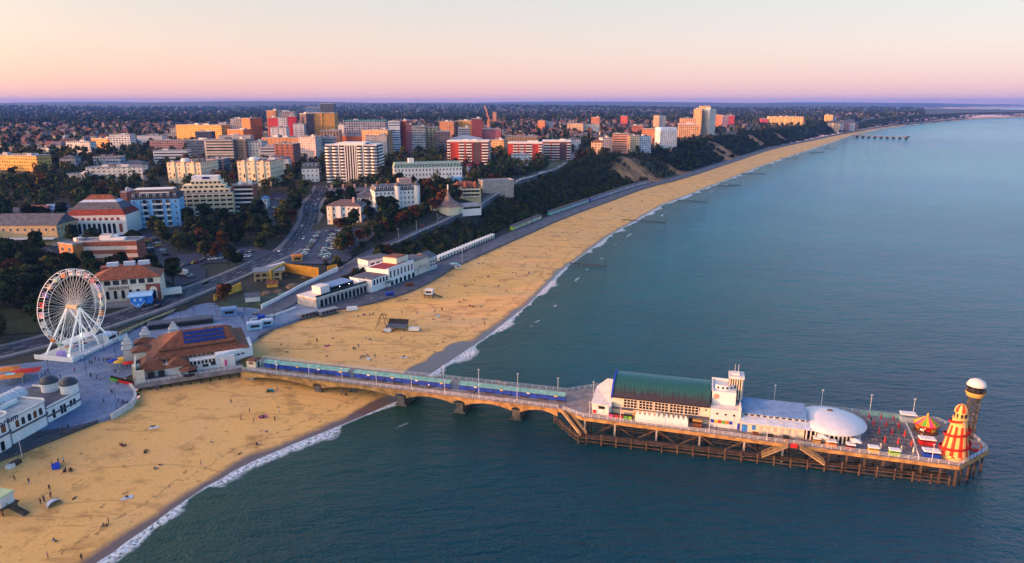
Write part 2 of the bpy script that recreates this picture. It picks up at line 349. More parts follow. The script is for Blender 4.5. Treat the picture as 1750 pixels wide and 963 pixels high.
l_(rng(foam, 0, 1, 0.12, 0.9), b_.inputs['Roughness']); b_.inputs['IOR'].default_value = 1.33
bump(h, 1.0, 0.7)
wx = spaced(-150, 150, 3.0, 1.05, -17800, 17800); wy = spaced(90, 720, 3.0, 1.04, -1200, 18800)
X2, Y2, F2 = grid(wx, wy)
lnd2 = inside(X2, Y2, LANDS); sdist = seg_dist(X2, Y2, SHORE) * np.where(lnd2, -1, 1)
keepw = (sdist[F2] > -12).any(1)
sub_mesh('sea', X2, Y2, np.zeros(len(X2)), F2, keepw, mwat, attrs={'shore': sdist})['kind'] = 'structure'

# the evening air
bm = MB(); bm.box(-19500, 19500, -1500, 19500, -12, 175)
mh = bpy.data.materials.new('evening_haze'); mh.use_nodes = True; mh.node_tree.nodes.clear()
pv = mh.node_tree.nodes.new('ShaderNodeVolumePrincipled'); oo = mh.node_tree.nodes.new('ShaderNodeOutputMaterial'); mh.node_tree.links.new(pv.outputs[0], oo.inputs['Volume'])
pv.inputs['Color'].default_value = (0.11, 0.30, 1.0, 1); pv.inputs['Density'].default_value = 0.000052; pv.inputs['Anisotropy'].default_value = 0.0
bm.build('haze', mh)['kind'] = 'stuff'
# ---------------------------------------------------------------- palette
white = mat('white_paint', (0.74, 0.72, 0.70), var=0.06); cream = mat('cream_render', (0.68, 0.58, 0.44), var=0.08); offw = mat('off_white_render', (0.66, 0.63, 0.60), var=0.08)
railw = mat('white_railing', (0.66, 0.66, 0.66), var=0.05); dark = mat('dark_iron', (0.02, 0.02, 0.022), var=0.1); glass = mat('dark_glass', (0.012, 0.016, 0.022), rough=0.08, var=0, spec=0.5)
timber = mat('weathered_timber', (0.085, 0.058, 0.04), var=0.4, scale=0.8, rough=0.9); deckm = mat('deck_planks', (0.26, 0.22, 0.21), var=0.25, scale=0.35); fascia = mat('ochre_concrete', (0.42, 0.24, 0.085), var=0.35, scale=0.5)
concrete = mat('grey_concrete', (0.34, 0.32, 0.30), var=0.2); slate = mat('grey_slate', (0.10, 0.105, 0.13), var=0.25, scale=0.4); blackm = mat('black_rubber', (0.012, 0.012, 0.013), var=0)
redp = mat('red_paint', (0.52, 0.02, 0.015), var=0.08); bluep = mat('blue_paint', (0.012, 0.055, 0.42), var=0.12); yellowp = mat('yellow_paint', (0.70, 0.40, 0.03), var=0.08); greenp = mat('green_paint', (0.10, 0.36, 0.04), var=0.1); orangep = mat('orange_paint', (0.72, 0.20, 0.02), var=0.08); pinkp = mat('pink_paint', (0.70, 0.06, 0.22), var=0.05)
teal = mat('verdigris_roof', (0.13, 0.33, 0.26), var=0.25, scale=0.5); tealglass = mat('pale_green_glazing', (0.30, 0.48, 0.42), rough=0.3, var=0.15, spec=0.5); paleblue = mat('pale_blue_roofing', (0.48, 0.56, 0.68), var=0.12); greyblue = mat('blue_grey_roofing', (0.16, 0.27, 0.45), var=0.12)
terracotta = mat('terracotta_tiles', (0.22, 0.075, 0.035), var=0.3, scale=0.7); rust = mat('rust_brown_tiles', (0.17, 0.062, 0.028), var=0.3, scale=0.7); brick = mat('red_brick', (0.24, 0.07, 0.045), var=0.2, scale=0.5); skyblue = mat('sky_blue_render', (0.17, 0.42, 0.72), var=0.06)
copper = bpy.data.materials.new('patinated_copper'); copper.use_nodes = True; t, n_, l_, b_ = nodes_of(copper)
oc = nd('ShaderNodeTexCoord').outputs['Object']; so = nd('ShaderNodeSeparateXYZ'); l_(oc, so.inputs[0])
mpp = nd('ShaderNodeMapping'); l_(oc, mpp.inputs[0]); mpp.inputs['Scale'].default_value = (2.2, 0.25, 0.25)
streak = noise(mpp.outputs[0], 1.0, 5, 0.7)
gz = mth('ADD', rng(so.outputs[2], 6.2, 9.4), mth('MULTIPLY', mth('SUBTRACT', streak, 0.5), 1.6))
c = mixc(rng(gz, 0.15, 0.75), (0.028, 0.018, 0.022), (0.020, 0.095, 0.085)); c = mixc(rng(noise(oc, 3.2, 3, .8), 0.66, 0.72), c, (0.35, 0.38, 0.36))
l_(c, b_.inputs['Base Color']); b_.inputs['Roughness'].default_value = 0.38

PA, PANG = (14.883, 202.788), R(-15.6); pe = (math.cos(PANG), math.sin(PANG)); DZ = 6.0
def PL(s, t, z=DZ): return Vector((PA[0] + s * pe[0] - t * pe[1], PA[1] + s * pe[1] + t * pe[0], z))

def rail_mb(pts, h=1.1, post=2.4, bars=3, w=0.07):
    m = MB()
    for a, b in zip(pts[:-1], pts[1:]):
        a, b = Vector(a), Vector(b); L_ = (b - a).length; n = max(1, round(L_ / post))
        for k in range(n + 1):
            q = a.lerp(b, k / n); m.beam(q, q + Vector((0, 0, h)), w * 1.5)
        for j in range(bars):
            z = Vector((0, 0, h * (j + 1) / bars)); m.beam(a + z, b + z, w)
    return m

# ---- the pier itself
pier = thing('pier', 'long seaside pier with concrete arched approach bridge and wide timber pile head', 'pier', PL(0, 0, 0), PANG)
BR = [(-117, 0.5), (0, -0.5), (0, 13.5), (-117, 13.0)]
HEAD = [(0.02, -0.5), (8.6, -4.6), (110.5, -7.1), (121, 4.8), (120, 15), (113, 22), (10.9, 21.5), (0.02, 13.5)]
m = MB().prism(BR, DZ - 0.35, DZ); m.build('bridge_deck', deckm, pier)
m = MB().prism(HEAD, DZ - 0.35, DZ); m.build('head_deck', deckm, pier)
def off(poly, d):
    cx = sum(p[0] for p in poly) / len(poly); cy = sum(p[1] for p in poly) / len(poly)
    return [(x + (d if x > cx else -d), y + (d if y > cy else -d)) for x, y in poly]
m = MB()
for a, b in [((8.6, -4.6), (110.5, -7.1)), ((110.5, -7.1), (121, 4.8)), ((0.1, -0.5), (8.6, -4.6)), ((121, 4.8), (120, 15)), ((113, 22), (10.9, 21.5)), ((120, 15), (113, 22))]: m.beam((*a, DZ - 0.62), (*b, DZ - 0.62), 0.5, 0.95)
m.build('edge_beam', fascia, pier)
# arched side girders of the bridge: shallow segmental arches between pier blocks
PIERS = [-117, -88, -84.5, -56.5, -52.5, -35.5, -31.5, -15.5, -12.5, -0.3]
for tt, nm in ((-0.2, 'arch_girder'), (13.2, 'arch_girder')):
    m = MB()
    for k in range(0, len(PIERS) - 1):
        x0, x1 = PIERS[k], PIERS[k + 1]; n = 12 if x1 - x0 > 8 else 4
        prof = []
        for i in range(n + 1):
            f = i / n; dd = 1.0 + (1.5 if n == 12 else 0.6) * (2 * f - 1) ** 2; prof.append((x0 + (x1 - x0) * f, DZ - 0.352 - dd))
        for (xa, za), (xb, zb) in zip(prof[:-1], prof[1:]):
            ya, yb = tt - 0.35, tt + 0.35; z1 = DZ - 0.352
            m.add([(xa, ya, za), (xb, ya, zb), (xb, ya, z1), (xa, ya, z1), (xa, yb, za), (xb, yb, zb), (xb, yb, z1), (xa, yb, z1)], [(0, 1, 2, 3), (7, 6, 5, 4), (0, 4, 5, 1)])
    m.build(nm, fascia, pier)
for x in (-86.2, -54.5, -33.5, -14.0):
    m = MB().box(x - 1.3, x + 1.3, -0.4, 0.6, 0.5, 3.6).box(x - 1.3, x + 1.3, 12.4, 13.4, 0.5, 3.6).box(x - 2.0, x + 2.0, -0.6, 13.6, -4, 0.5); m.build('bridge_pier', mat('dark_concrete', (.11, .095, .08), var=.4), pier)  # blocks toned darker than the abutment concrete
MB().box(-117, -113, 0.8, 12.6, 1.5, DZ - 0.36).build('abutment', concrete, pier)
rail_mb([(-117, 0.6, DZ), (-0.2, -0.35, DZ)]).build('railing', railw, pier); rail_mb([(8.8, -4.4, DZ), (110.4, -6.9, DZ), (120.8, 4.8, DZ), (119.8, 14.9, DZ), (112.9, 21.8, DZ), (10.9, 21.3, DZ), (0, 13.3, DZ), (-117, 12.8, DZ)]).build('railing', railw, pier)
rail_mb([(1.6, -1.2, DZ), (8.6, -4.4, DZ)]).build('railing', railw, pier)
def pile(x, y, z1=3.1, z0=-4.0, r=0.26, m_=timber): return MB().tube((x, y, z0), (x, y, z1), r, n=7).build('pile', m_, pier)
# landing stage in front of the head: short piles tied by rails
xs_l = [-1.5, 1.8, 5.0, 8.4] + [10.8 + 4.45 * k for k in range(23)]
lt = lambda x: (0.6 - 1.15 * (x + 1.5)) if x < 8.5 else -10.3 + (x - 8.4) * 0.030
for x in xs_l: pile(x, lt(x), 3.3 + 0.3 * math.sin(x * 3))
for zz_ in (0.9, 2.0, 2.7):
    m = MB()
    for a, b in zip(xs_l[:-1], xs_l[1:]): m.beam((a, lt(a), zz_), (b, lt(b), zz_), 0.26 if zz_ < 2.5 else 0.12)
    m.build('waling', timber, pier)
m = MB()
for a, b in zip(xs_l[3:-1], xs_l[4:]): m.add([(a, lt(a) + 0.3, 2.0), (b, lt(b) + 0.3, 2.0), (b, lt(b) + 3.0, 2.0), (a, lt(a) + 3.0, 2.0), (a, lt(a) + 0.3, 1.8), (b, lt(b) + 0.3, 1.8), (b, lt(b) + 3.0, 1.8), (a, lt(a) + 3.0, 1.8)], [(0, 1, 2, 3), (7, 6, 5, 4), (0, 4, 5, 1)])
m.build('landing_deck', timber, pier)
# columns under the deck edge with raking struts, and rows of piles further in
for k, x in enumerate([9.2, 18.5, 31, 43.5, 56, 66.5] + [74 + 4.6 * j for j in range(8)] + [110]):
    y = -4.5 - (x - 8.6) * 0.0245; MB().beam((x, y, -4), (x, y, DZ - 1.1), 0.5, 0.5).build('column', concrete if k < 6 else timber, pier)
for x in (18.5, 31, 43.5, 56):
    y = -4.6 - (x - 8.6) * 0.0245; m = MB().beam((x - 0.3, y, DZ - 1.25), (x - 5.6, y, 1.4), 0.32).beam((x + 0.3, y, DZ - 1.25), (x + 5.6, y, 1.4), 0.32); m.build('raking_strut', timber, pier)
for y in (0.5, 7, 14, 20.5):
    for x in range(4, 117, 14): pile(x, y, DZ - 0.4, -4, 0.3, dark)
for k in range(23): pile(10.8 + 4.45 * k, -2.6 - .02 * k, DZ - 0.9, -4, 0.28, dark)  # further rows, added near-black to darken the space under the deck
for k in range(14): pile(9 + 7.4 * k, 3.4, DZ - 0.4, -4, 0.3, dark)
m = MB()
for y in (-3.2, -1.6): m.beam((9, y, 2.6), (109, y - 1.8, 2.6), 0.14)
for y in (0.5, 7, 14): m.beam((6, y, 3.0), (114, y, 3.0), 0.3)
m.build('under_deck_beam', timber, pier)
for x, y in ((111.8, -5.4), (114.5, -2.3), (117, 0.6), (119.6, 3.6), (120.6, 9), (119.6, 14.6)): pile(x, y, DZ - 0.9, -4, 0.3)
# stair from the root of the head down to the landing stage
st = Vector((2.2, -1.9, DZ)); sb = Vector((9.6, -8.9, 2.1)); dr = (sb - st); n = 22
m = MB()
for k in range(n):
    q = st + dr * (k + 0.5) / n; d2 = Vector((dr.x, dr.y, 0)).normalized(); sd = Vector((-d2.y, d2.x, 0)); m.beam(q - sd * 0.9, q + sd * 0.9, 0.36, 0.1)
m.build('stair_flight', timber, pier)
for s_ in (-1, 1):
    q = sd * 1.05 * s_; m = MB().beam(st + q, sb + q, 0.2, 0.5)
    for k in range(8): p_ = (st + q).lerp(sb + q, k / 7); m.beam(p_, p_ + Vector((0, 0, 1.1)), 0.1)
    for z in (0.55, 1.1): m.beam(st + q + Vector((0, 0, z)), sb + q + Vector((0, 0, z)), 0.12)
    m.build('stair_rail', mat('tan_timber', (.36, .25, .12), var=.2), pier)
# twin stair to the landing stage halfway along, with a red notice on its railing
for sgn in (-1, 1):
    a, b = Vector((69 + sgn * 1.6, -7.3, DZ)), Vector((69 + sgn * 8.2, -8.3, 2.4)); m = MB()
    for k in range(14): q = a.lerp(b, (k + .5) / 14); m.beam(q + Vector((0, -.8, 0)), q + Vector((0, .6, 0)), 0.4, 0.1)
    for y in (-0.9, 0.7):
        o_ = Vector((0, y, 0)); m.beam(a + o_, b + o_, 0.14, 0.4)
        for k in range(5): q = a.lerp(b, k / 4) + o_; m.beam(q, q + Vector((0, 0, 1.1)), 0.1)
        m.beam(a + o_ + Vector((0, 0, 1.1)), b + o_ + Vector((0, 0, 1.1)), 0.12); m.beam(a + o_ + Vector((0, 0, .6)), b + o_ + Vector((0, 0, .6)), 0.1)
    m.build('landing_stair', mat('tan_timber', (.36, .25, .12), var=.2), pier)
MB().box(67.4, 70.6, -8.3, -6.3, DZ - 0.15, DZ + 0.02).build('stair_platform', timber, pier)
tag(MB().box(-0.9, 0.9, -0.06, 0.06, 0, 1.3).build('notice_board', redp, None, PL(69, -8.4, DZ + 0.1), PANG), 'red square notice board over the twin landing stairs of the pier', 'notice board')

# ---- theatre: foyer, barrel-vaulted hall, tower
th = thing('pier_theatre', 'cream pier theatre with green barrel roof and finned tower', 'theatre', PL(16, 0, DZ), PANG)
m = MB().box(0.8, 30, 0.5, 17.5, 0, 5.7); m.build('hall_wall', cream, th)
m = MB(); nA, nS = 14, 30; ch, sg = 8.7, 4.6; rad = (ch * ch + sg * sg) / (2 * sg); th0 = math.asin(ch / rad)
ring = [(9.0 + rad * math.sin(th0 * (2 * i / nA - 1)), 5.55 + sg - rad + rad * math.cos(th0 * (2 * i / nA - 1))) for i in range(nA + 1)]
for k in range(nS):                                       # standing-seam sheets, each seam a raised edge
    x0, x1 = 0.9 + 29 * k / nS, 0.9 + 29 * (k + 1) / nS
    for (y0, z0), (y1, z1) in zip(ring[:-1], ring[1:]):
        m.add([(x0, y0, z0 + .05), (x0 + .07, y0, z0 + .12), (x0 + .14, y0, z0 + .05), (x1, y0, z0 + .05), (x0, y1, z1 + .05), (x0 + .07, y1, z1 + .12), (x0 + .14, y1, z1 + .05), (x1, y1, z1 + .05)], [(0, 1, 5, 4), (1, 2, 6, 5), (2, 3, 7, 6)])
m.build('barrel_roof', copper, th)
m = MB()
for (y0, z0), (y1, z1) in zip(ring[:-1], ring[1:]): m.add([(0.3, y0, z0 - .3), (0.3, y1, z1 - .3), (0.3, y1, z1 + .35), (0.3, y0, z0 + .35), (0.85, y0, z0 - .3), (0.85, y1, z1 - .3), (0.85, y1, z1 + .35), (0.85, y0, z0 + .35)], [(0, 1, 2, 3), (7, 6, 5, 4), (3, 2, 6, 7), (0, 4, 5, 1)])
m.build('gable_trim', bluep, th)
m = MB(); k = [(0.86, y, z) for y, z in ring]; m.add(k, [tuple(range(len(k)))]); m.build('gable_wall', offw, th)
m = MB().box(0.7, 30, 0.25, 0.48, 5.4, 5.75); m.build('eaves', dark, th)
WX = [4.3, 9.0, 13.7, 18.2, 22.6]
for i, x in enumerate(WX):                                # big gridded windows
    m = MB().slot(0).box(x, x + 4.1, 0.42, 0.49, 2.6, 5.3); m.slot(1)
    for j in range(5): m.box(x + 4.1 * j / 4 - .09, x + 4.1 * j / 4 + .09, 0.33, 0.415, 2.6, 5.3)
    for j in range(4): m.box(x, x + 4.1, 0.34, 0.417, 2.6 + 2.7 * j / 3 - .08, 2.6 + 2.7 * j / 3 + .08)
    m.build('window', [glass, cream], th)
m = MB().box(0.8, 30.1, 0.30, 0.49, 2.05, 2.3).box(0.2, 7.4, -1.2, 0.3, 2.3, 2.45).box(23.5, 30.1, -1.2, 0.3, 2.3, 2.45); m.build('canopy', slate, th)
m = MB().box(24, 26.6, 0.44, 0.49, 0, 2.0).box(27.2, 28.0, 0.44, 0.49, 0, 2.0); m.build('door', dark, th)
for x in (26.6, 28.6): MB().box(x, x + 0.5, 0.43, 0.49, 4.3, 4.8).build('vent', dark, th)
m = MB().prism([(-5.2, -1.2), (0, -1.8), (0.78, -1.0), (0.78, 12), (-2.5, 13.5), (-5.2, 9)], 0, 3.3); m.build('foyer_wall', offw, th)
m = MB().add([(-5.5, -1.5, 3.35), (0.78, -2.1, 3.35), (0.78, 13.5, 5.6), (-2.6, 14, 5.6), (-5.5, 9.2, 4.4), (-5.5, -1.5, 3.55), (0.78, -2.1, 3.55), (0.78, 13.5, 5.9), (-2.6, 14, 5.9), (-5.5, 9.2, 4.7)], [(5, 6, 7, 8, 9), (0, 1, 6, 5), (4, 0, 5, 9), (1, 2, 7, 6), (2, 3, 8, 7), (3, 4, 9, 8)]); m.build('foyer_roof', offw, th)
MB().box(-3.2, -1.2, -1.75, -1.45, 2.0, 2.9).build('foyer_window', glass, th); MB().box(-5.27, -5.18, 0.5, 2.6, 0, 2.2).build('entrance_door', dark, th); MB().box(-4.9, -4.0, -1.7, -1.3, 0.4, 1.3).build('poster_panel', redp, th)
m = MB().box(30.1, 38.8, -0.6, 16.5, 0, 5.8); m.build('tower_base', offw, th); MB().box(30.1, 38.8, -0.6, 16.5, 5.8, 5.84).box(38.4, 38.8, -0.6, 16.5, 5.85, 6.8).box(30.1, 38.4, 16.1, 16.5, 5.85, 6.8).build('parapet', offw, th)
for x in (31.8, 34.2, 36.6): MB().box(x, x + .55, -0.66, -0.59, 4.0, 4.6).build('window', glass, th)
m = MB().box(30.4, 37.2, 3, 12.5, 5.84, 9.9); m.build('tower_block', white, th); MB().box(30.2, 37.4, 12.1, 12.7, 9.9, 10.5).box(30.2, 30.6, 2.8, 12.1, 9.9, 10.3).build('tower_parapet', white, th)
MB().lathe([(0, 0.0), (1.0, 0.0), (1.0, 0.05), (0, 0.05)], 20).mesh('x', rust)
m = MB().tube((31.6, 2.97, 8.3), (31.6, 2.93, 8.3), 0.85, n=20); m.build('round_plaque', mat('faded_pink_plaque', (0.55, 0.30, 0.22), var=0.4, scale=3), th)
m = MB().slot(0).lathe([(4.2, 9.9), (4.2, 11.4)], 14, (33.3, 8.5, 0), R(-120), R(0)); m.build('curved_parapet', white, th)
for k in range(6): a = R(-108 + 18 * k); q = Vector((33.3 + 4.24 * math.cos(a), 8.5 + 4.24 * math.sin(a), 10.6)); MB().box(-.3, .3, -.04, .04, -.3, .3).build('porthole', glass, th, q, a + math.pi / 2)
m = MB().box(35.2, 38.9, 6.6, 10.6, 5.85, 13.2); m.build('fin_tower_core', dark, th)
for k in range(6): MB().box(35.2 + .68 * k - .05, 35.2 + .68 * k + .28, 6.2, 6.58, 6.2, 13.2).build('tower_fin', cream, th)
for k in range(5): MB().box(38.92, 39.25, 6.7 + .85 * k, 7.05 + .85 * k, 6.2, 13.2).build('tower_fin', offw, th)
MB().box(34.9, 39.4, 6.0, 10.9, 13.2, 13.9).box(36, 38, 7.5, 9.5, 13.9, 14.5).build('tower_cap', offw, th)
for x in (36.6, 37.6): MB().tube((x, 8.2, 14.5), (x, 8.2, 17.2), 0.05, n=5).build('mast', railw, th)
m = MB(); zc = [bluep, yellowp, redp, greenp, orangep]
for k in range(6): m.slot(k % 5); m.box(30.4 + 1.05 * k, 30.4 + 1.05 * k + .95, -0.66, -0.61, 1.3, 2.35)
m.build('bright_mural_panel', zc, th)
for x, c_ in ((38.0, bluep),): MB().box(x, x + .7, -0.68, -0.6, 0, 2).build('door', c_, th)

rs = thing('pier_restaurant', 'low white pier restaurant ending in a round saucer dome roof', 'restaurant', PL(54.9, 0, DZ), PANG)
DC = (25.4, 6.0)
MB().box(0.02, 17.5, -1.3, 14.8, 0, 2.9).build('wall', cream, rs)
m = MB().add([(0.02, -2.1, 2.95), (20, -2.1, 2.95), (20, 1.0, 3.9), (0.02, 1.0, 3.9), (0.02, -2.1, 3.2), (20, -2.1, 3.2), (20, 1.0, 4.1), (0.02, 1.0, 4.1)], [(0, 1, 5, 4), (1, 2, 6, 5), (3, 0, 4, 7), (4, 5, 6, 7), (3, 2, 1, 0)]); m.box(0.02, 18, 9.5, 15.2, 2.95, 3.6); m.build('lower_roof', paleblue, rs)
MB().box(0.02, 18, 1.0, 9.4, 2.9, 4.75).build('clerestory_wall', offw, rs)
for k in range(10): MB().box(0.8 + 1.75 * k, 1.9 + 1.75 * k, 0.9, 1.02, 4.2, 4.6).build('clerestory_window', glass, rs)
m = MB().add([(-.1, .6, 4.8), (18.3, .6, 4.8), (18.3, 9.8, 5.9), (-.1, 9.8, 5.9), (-.1, .6, 5.0), (18.3, .6, 5.0), (18.3, 9.8, 6.1), (-.1, 9.8, 6.1)], [(0, 1, 5, 4), (1, 2, 6, 5), (2, 3, 7, 6), (3, 0, 4, 7), (4, 5, 6, 7), (3, 2, 1, 0)]); m.build('upper_roof', greyblue, rs)
m = MB().lathe([(9.6, 2.85), (9.75, 3.15), (9.6, 3.45), (7.6, 4.3), (5.2, 4.95), (2.6, 5.3), (0, 5.4)], 40, (DC[0], DC[1], 0)); m.build('dome_roof', mat('white_membrane', (0.60, 0.62, 0.66), var=0.05, rough=0.45), rs, smooth=True)
MB().box(DC[0] - .7, DC[0] + .7, DC[1] + 2, DC[1] + 2.8, 5.1, 5.55).build('roof_hatch', rust, rs)
m = MB().lathe([(7.9, 0), (7.9, 2.9)], 40, (DC[0], DC[1], 0)); m.box(17.5, 20, -1.2, 14, 0, 2.9); m.build('glazing', glass, rs)
for k in range(26):
    a = R(-115 + 200 * k / 25); q = (DC[0] + 8.35 * math.cos(a), DC[1] + 8.35 * math.sin(a), 0); MB().box(-.2, .2, -.12, .12, 0, 2.87).build('pillar', offw, rs, q, a + math.pi / 2)
for k in range(5): MB().box(17.9 + 1.15 * k, 18.2 + 1.15 * k, -1.9, -1.6, 0, 2.9).build('pillar', offw, rs)
for k in range(6): MB().box(5.2 + 1.9 * k, 6.2 + 1.9 * k, -1.37, -1.29, 1.0, 2.2).build('window', mat('net_curtained_glass', (0.45, 0.42, 0.38), rough=0.3, var=0.1), rs)
MB().box(0.3, 1.9, -1.37, -1.29, 0, 2.2).build('door', mat('bright_blue_paint', (0.03, 0.2, 0.6)), rs); MB().box(3.2, 4.2, -1.37, -1.29, 0.8, 2.3).build('shutter', mat('bright_blue_paint', (0.03, 0.2, 0.6)), rs)
for k in range(4): MB().box(3 + 3.9 * k, 3.9 + 3.9 * k, -0.9, -0.3, 3.66, 3.78).build('skylight', offw, rs)

# zig-zag white screen in front of the hall
m = MB()
for k in range(11):
    x = 1.42 * k; m.prism([(0, 0)], 0, 0) if False else m.add([(x, 0, 0), (x + 1.42, 0, 0), (x + 1.42, 0, 2.2), (x + .71, 0, 3.7), (x, 0, 2.2), (x, .12, 0), (x + 1.42, .12, 0), (x + 1.42, .12, 2.2), (x + .71, .12, 3.7), (x, .12, 2.2)], [(0, 1, 2, 3, 4), (9, 8, 7, 6, 5), (2, 7, 8, 3), (3, 8, 9, 4)])
tag(m.build('zigzag_screen', white, None, PL(24.3, -3.3), PANG), 'long white screen with a saw-toothed top beside the theatre hall', 'screen')

# windbreak shelters down the middle of the bridge
sheltroof = mat('sea_green_glazing', (0.20, 0.42, 0.34), var=0.18, rough=0.4); i = 0
for s0, s1, lab in ((-110.5, -76.4, 'blue windbreak shelter with green canopy nearest the beach kiosk'), (-74.3, -38.2, 'middle blue windbreak shelter with green canopy on the pier bridge'), (-35.2, 1.2, 'blue windbreak shelter with green canopy nearest the theatre')):
    sh_ = thing('windbreak_shelter', lab, 'shelter', PL(s0, 4.6), PANG, 'windbreak shelters along the pier bridge'); L_ = s1 - s0; n = 12
    m = MB().add([(0, -1.1, 2.35), (L_, -1.1, 2.35), (L_, 1.3, 2.75), (0, 1.3, 2.75), (0, -1.1, 2.43), (L_, -1.1, 2.43), (L_, 1.3, 2.83), (0, 1.3, 2.83)], [(0, 1, 5, 4), (1, 2, 6, 5), (2, 3, 7, 6), (3, 0, 4, 7), (4, 5, 6, 7), (3, 2, 1, 0)])
    for k in range(n + 1): x = L_ * k / n; m.add([(x - .06, -1.1, 2.44), (x + .06, -1.1, 2.44), (x + .06, 1.3, 2.84), (x - .06, 1.3, 2.84), (x - .06, -1.1, 2.5), (x + .06, -1.1, 2.5), (x + .06, 1.3, 2.9), (x - .06, 1.3, 2.9)], [(0, 1, 5, 4), (4, 5, 6, 7), (1, 2, 6, 5), (3, 0, 4, 7)])
    m.build('canopy', sheltroof, sh_)
    for k in range(n): MB().box(L_ * k / n + .12, L_ * (k + 1) / n - .12, -.06, .06, 0.25, 1.75).build('windbreak_panel', bluep, sh_)
    for k in range(n + 1): MB().beam((L_ * k / n, 0.0, 0), (L_ * k / n, 0.0, 2.55), 0.14).build('post', dark, sh_)
    for k in range(1, n, 2): MB().box(L_ * k / n + .3, L_ * (k + 1) / n - .3, -.75, -.2, 0.3, 0.48).build('bench', timber, sh_)
    for k in range(2, n, 3): MB().box(L_ * k / n - .5, L_ * k / n + .5, -1.16, -1.1, 1.95, 2.35).build('hanging_sign', yellowp if k % 2 else offw, sh_)

def lamp_post(loc, label, h=4.6, name='lamp_post', rz=0, group='white lamp posts along the pier', arm=True, m_=None):
    o = thing(name, label, 'lamp post', loc, rz, group); m_ = m_ or railw
    MB().tube((0, 0, 0), (0, 0, h), 0.085, 0.055, n=6).build('post', m_, o)
    if arm: MB().box(-.35, .35, -.12, .12, h, h + .14).build('lamp_head', m_, o)
    else: MB().lathe([(0, h), (.2, h + .12), (.22, h + .3), (0, h + .45)], 8).build('lamp_head', m_, o)
    return o
# ---------------------------------------------------------------- things standing on the pier
nth = ['first', 'second', 'third', 'fourth', 'fifth', 'sixth', 'seventh', 'eighth', 'ninth', 'tenth', 'eleventh', 'twelfth', 'thirteenth', 'fourteenth', 'fifteenth', 'sixteenth', 'seventeenth', 'eighteenth', 'nineteenth', 'twentieth']
for k, s_ in enumerate([-103, -90, -77, -64, -51, -39, -27, -14]): lamp_post(PL(s_, 0.9), f'{nth[k]} white lamp post from the beach along the near railing of the bridge')
for k, s_ in enumerate([-44, -31, -17, -3, 9]): lamp_post(PL(s_, 12.7), f'{nth[k]} white lamp post from the beach along the far railing of the bridge')
for k, (s_, t_) in enumerate([(10.5, -4.2), (20, -4.6), (31, -4.8), (46, -5.2), (62, -5.6), (78, -6.0), (104, -6.4)]): lamp_post(PL(s_, t_), f'{nth[k]} white lamp post from the stair along the near edge of the pier head', 5.0)
for k, (s_, t_) in enumerate([(66, 21), (80, 21), (94, 21), (106, 21.2), (119.3, 14)]): lamp_post(PL(s_, t_), f'{nth[k]} white lamp post from the theatre along the far edge of the pier head', 6.5)

# kiosk at the beach end of the bridge
o = thing('pier_kiosk', 'small cream ticket kiosk with brown roof at the beach end of the bridge', 'kiosk', PL(-115.5, 5.2), PANG)
MB().box(-1.9, 1.9, -1.7, 1.7, 0, 2.5).build('wall', cream, o); MB().box(-2.3, 2.3, -2.1, 2.1, 2.5, 3.0, 0.55).build('roof', rust, o); MB().box(-.9, .9, -1.76, -1.69, 1.2, 2.0).build('window', rust, o); MB().box(1.89, 1.96, -.5, .5, 0, 2.0).build('door', dark, o)

# helter-skelter
hs = thing('helter_skelter', 'red and cream striped helter skelter with a spiral slide on the pier end', 'helter skelter', PL(110.8, -1.2))
hc = mat('helter_cream', (0.78, 0.45, 0.15), var=0.05); ho = mat('helter_red', (0.66, 0.045, 0.012), var=0.05)
prof = [(4.1, 0.0), (3.55, 2.2), (3.1, 4.6), (2.7, 7.0), (2.25, 9.3), (1.85, 10.9), (1.75, 11.2)]
m = MB(); n = 40; m.lathe([prof[0], (3.8, 1.1)], n, slots=lambda i, j: 0); m.lathe([(3.8, 1.1), prof[1]], n, slots=lambda i, j: 1 if i % 4 < 2 else 0); m.lathe(prof[1:5], n, slots=lambda i, j: 1 if i % 4 < 2 else 0); m.lathe(prof[4:], n, slots=lambda i, j: 0)
for k in range(10):                                       # flame-shaped red scallops round the foot
    a0, a1 = 2 * math.pi * k / 10, 2 * math.pi * (k + 1) / 10; am = (a0 + a1) / 2; q = lambda a, r, z: (r * math.cos(a), r * math.sin(a), z)
    m.slot(1); m.add([q(a0, 4.14, 0), q(a1, 4.14, 0), q(am, 3.86, 1.3)], [(0, 1, 2)])
m.build('tower', [hc, ho], hs); hs.scale = (.9, .9, 1)
MB().lathe([(1.75, 11.2), (2.1, 11.25), (2.1, 11.5), (1.5, 11.5), (1.5, 13.0), (1.85, 13.05), (1.85, 13.25), (1.5, 13.3)], 12).build('cupola', hc, hs)
for k in range(8): a = 2 * math.pi * (k + .5) / 8; MB().box(-.28, .28, -.05, .05, 0, 1.05).build('cupola_window', dark, hs, (1.5 * math.cos(a), 1.5 * math.sin(a), 11.7), a + math.pi / 2)
m = MB().lathe([(1.85, 13.25), (1.65, 14.2), (1.1, 15.0), (0, 15.5)], 12, slots=lambda i, j: i % 2); m.build('cupola_roof', [ho, hc], hs); MB().tube((0, 0, 15.4), (0, 0, 17.6), 0.05, n=5).build('flagpole', dark, hs)
m = MB(); turns, nn = 2.6, 90; pr = []
for k in range(nn + 1):
    f = k / nn; z = 11.0 - 10.1 * f; a = R(250) - 2 * math.pi * turns * f; r0 = np.interp(z, [p_[1] for p_ in prof], [p_[0] for p_ in prof]); pr.append((a, z, r0))
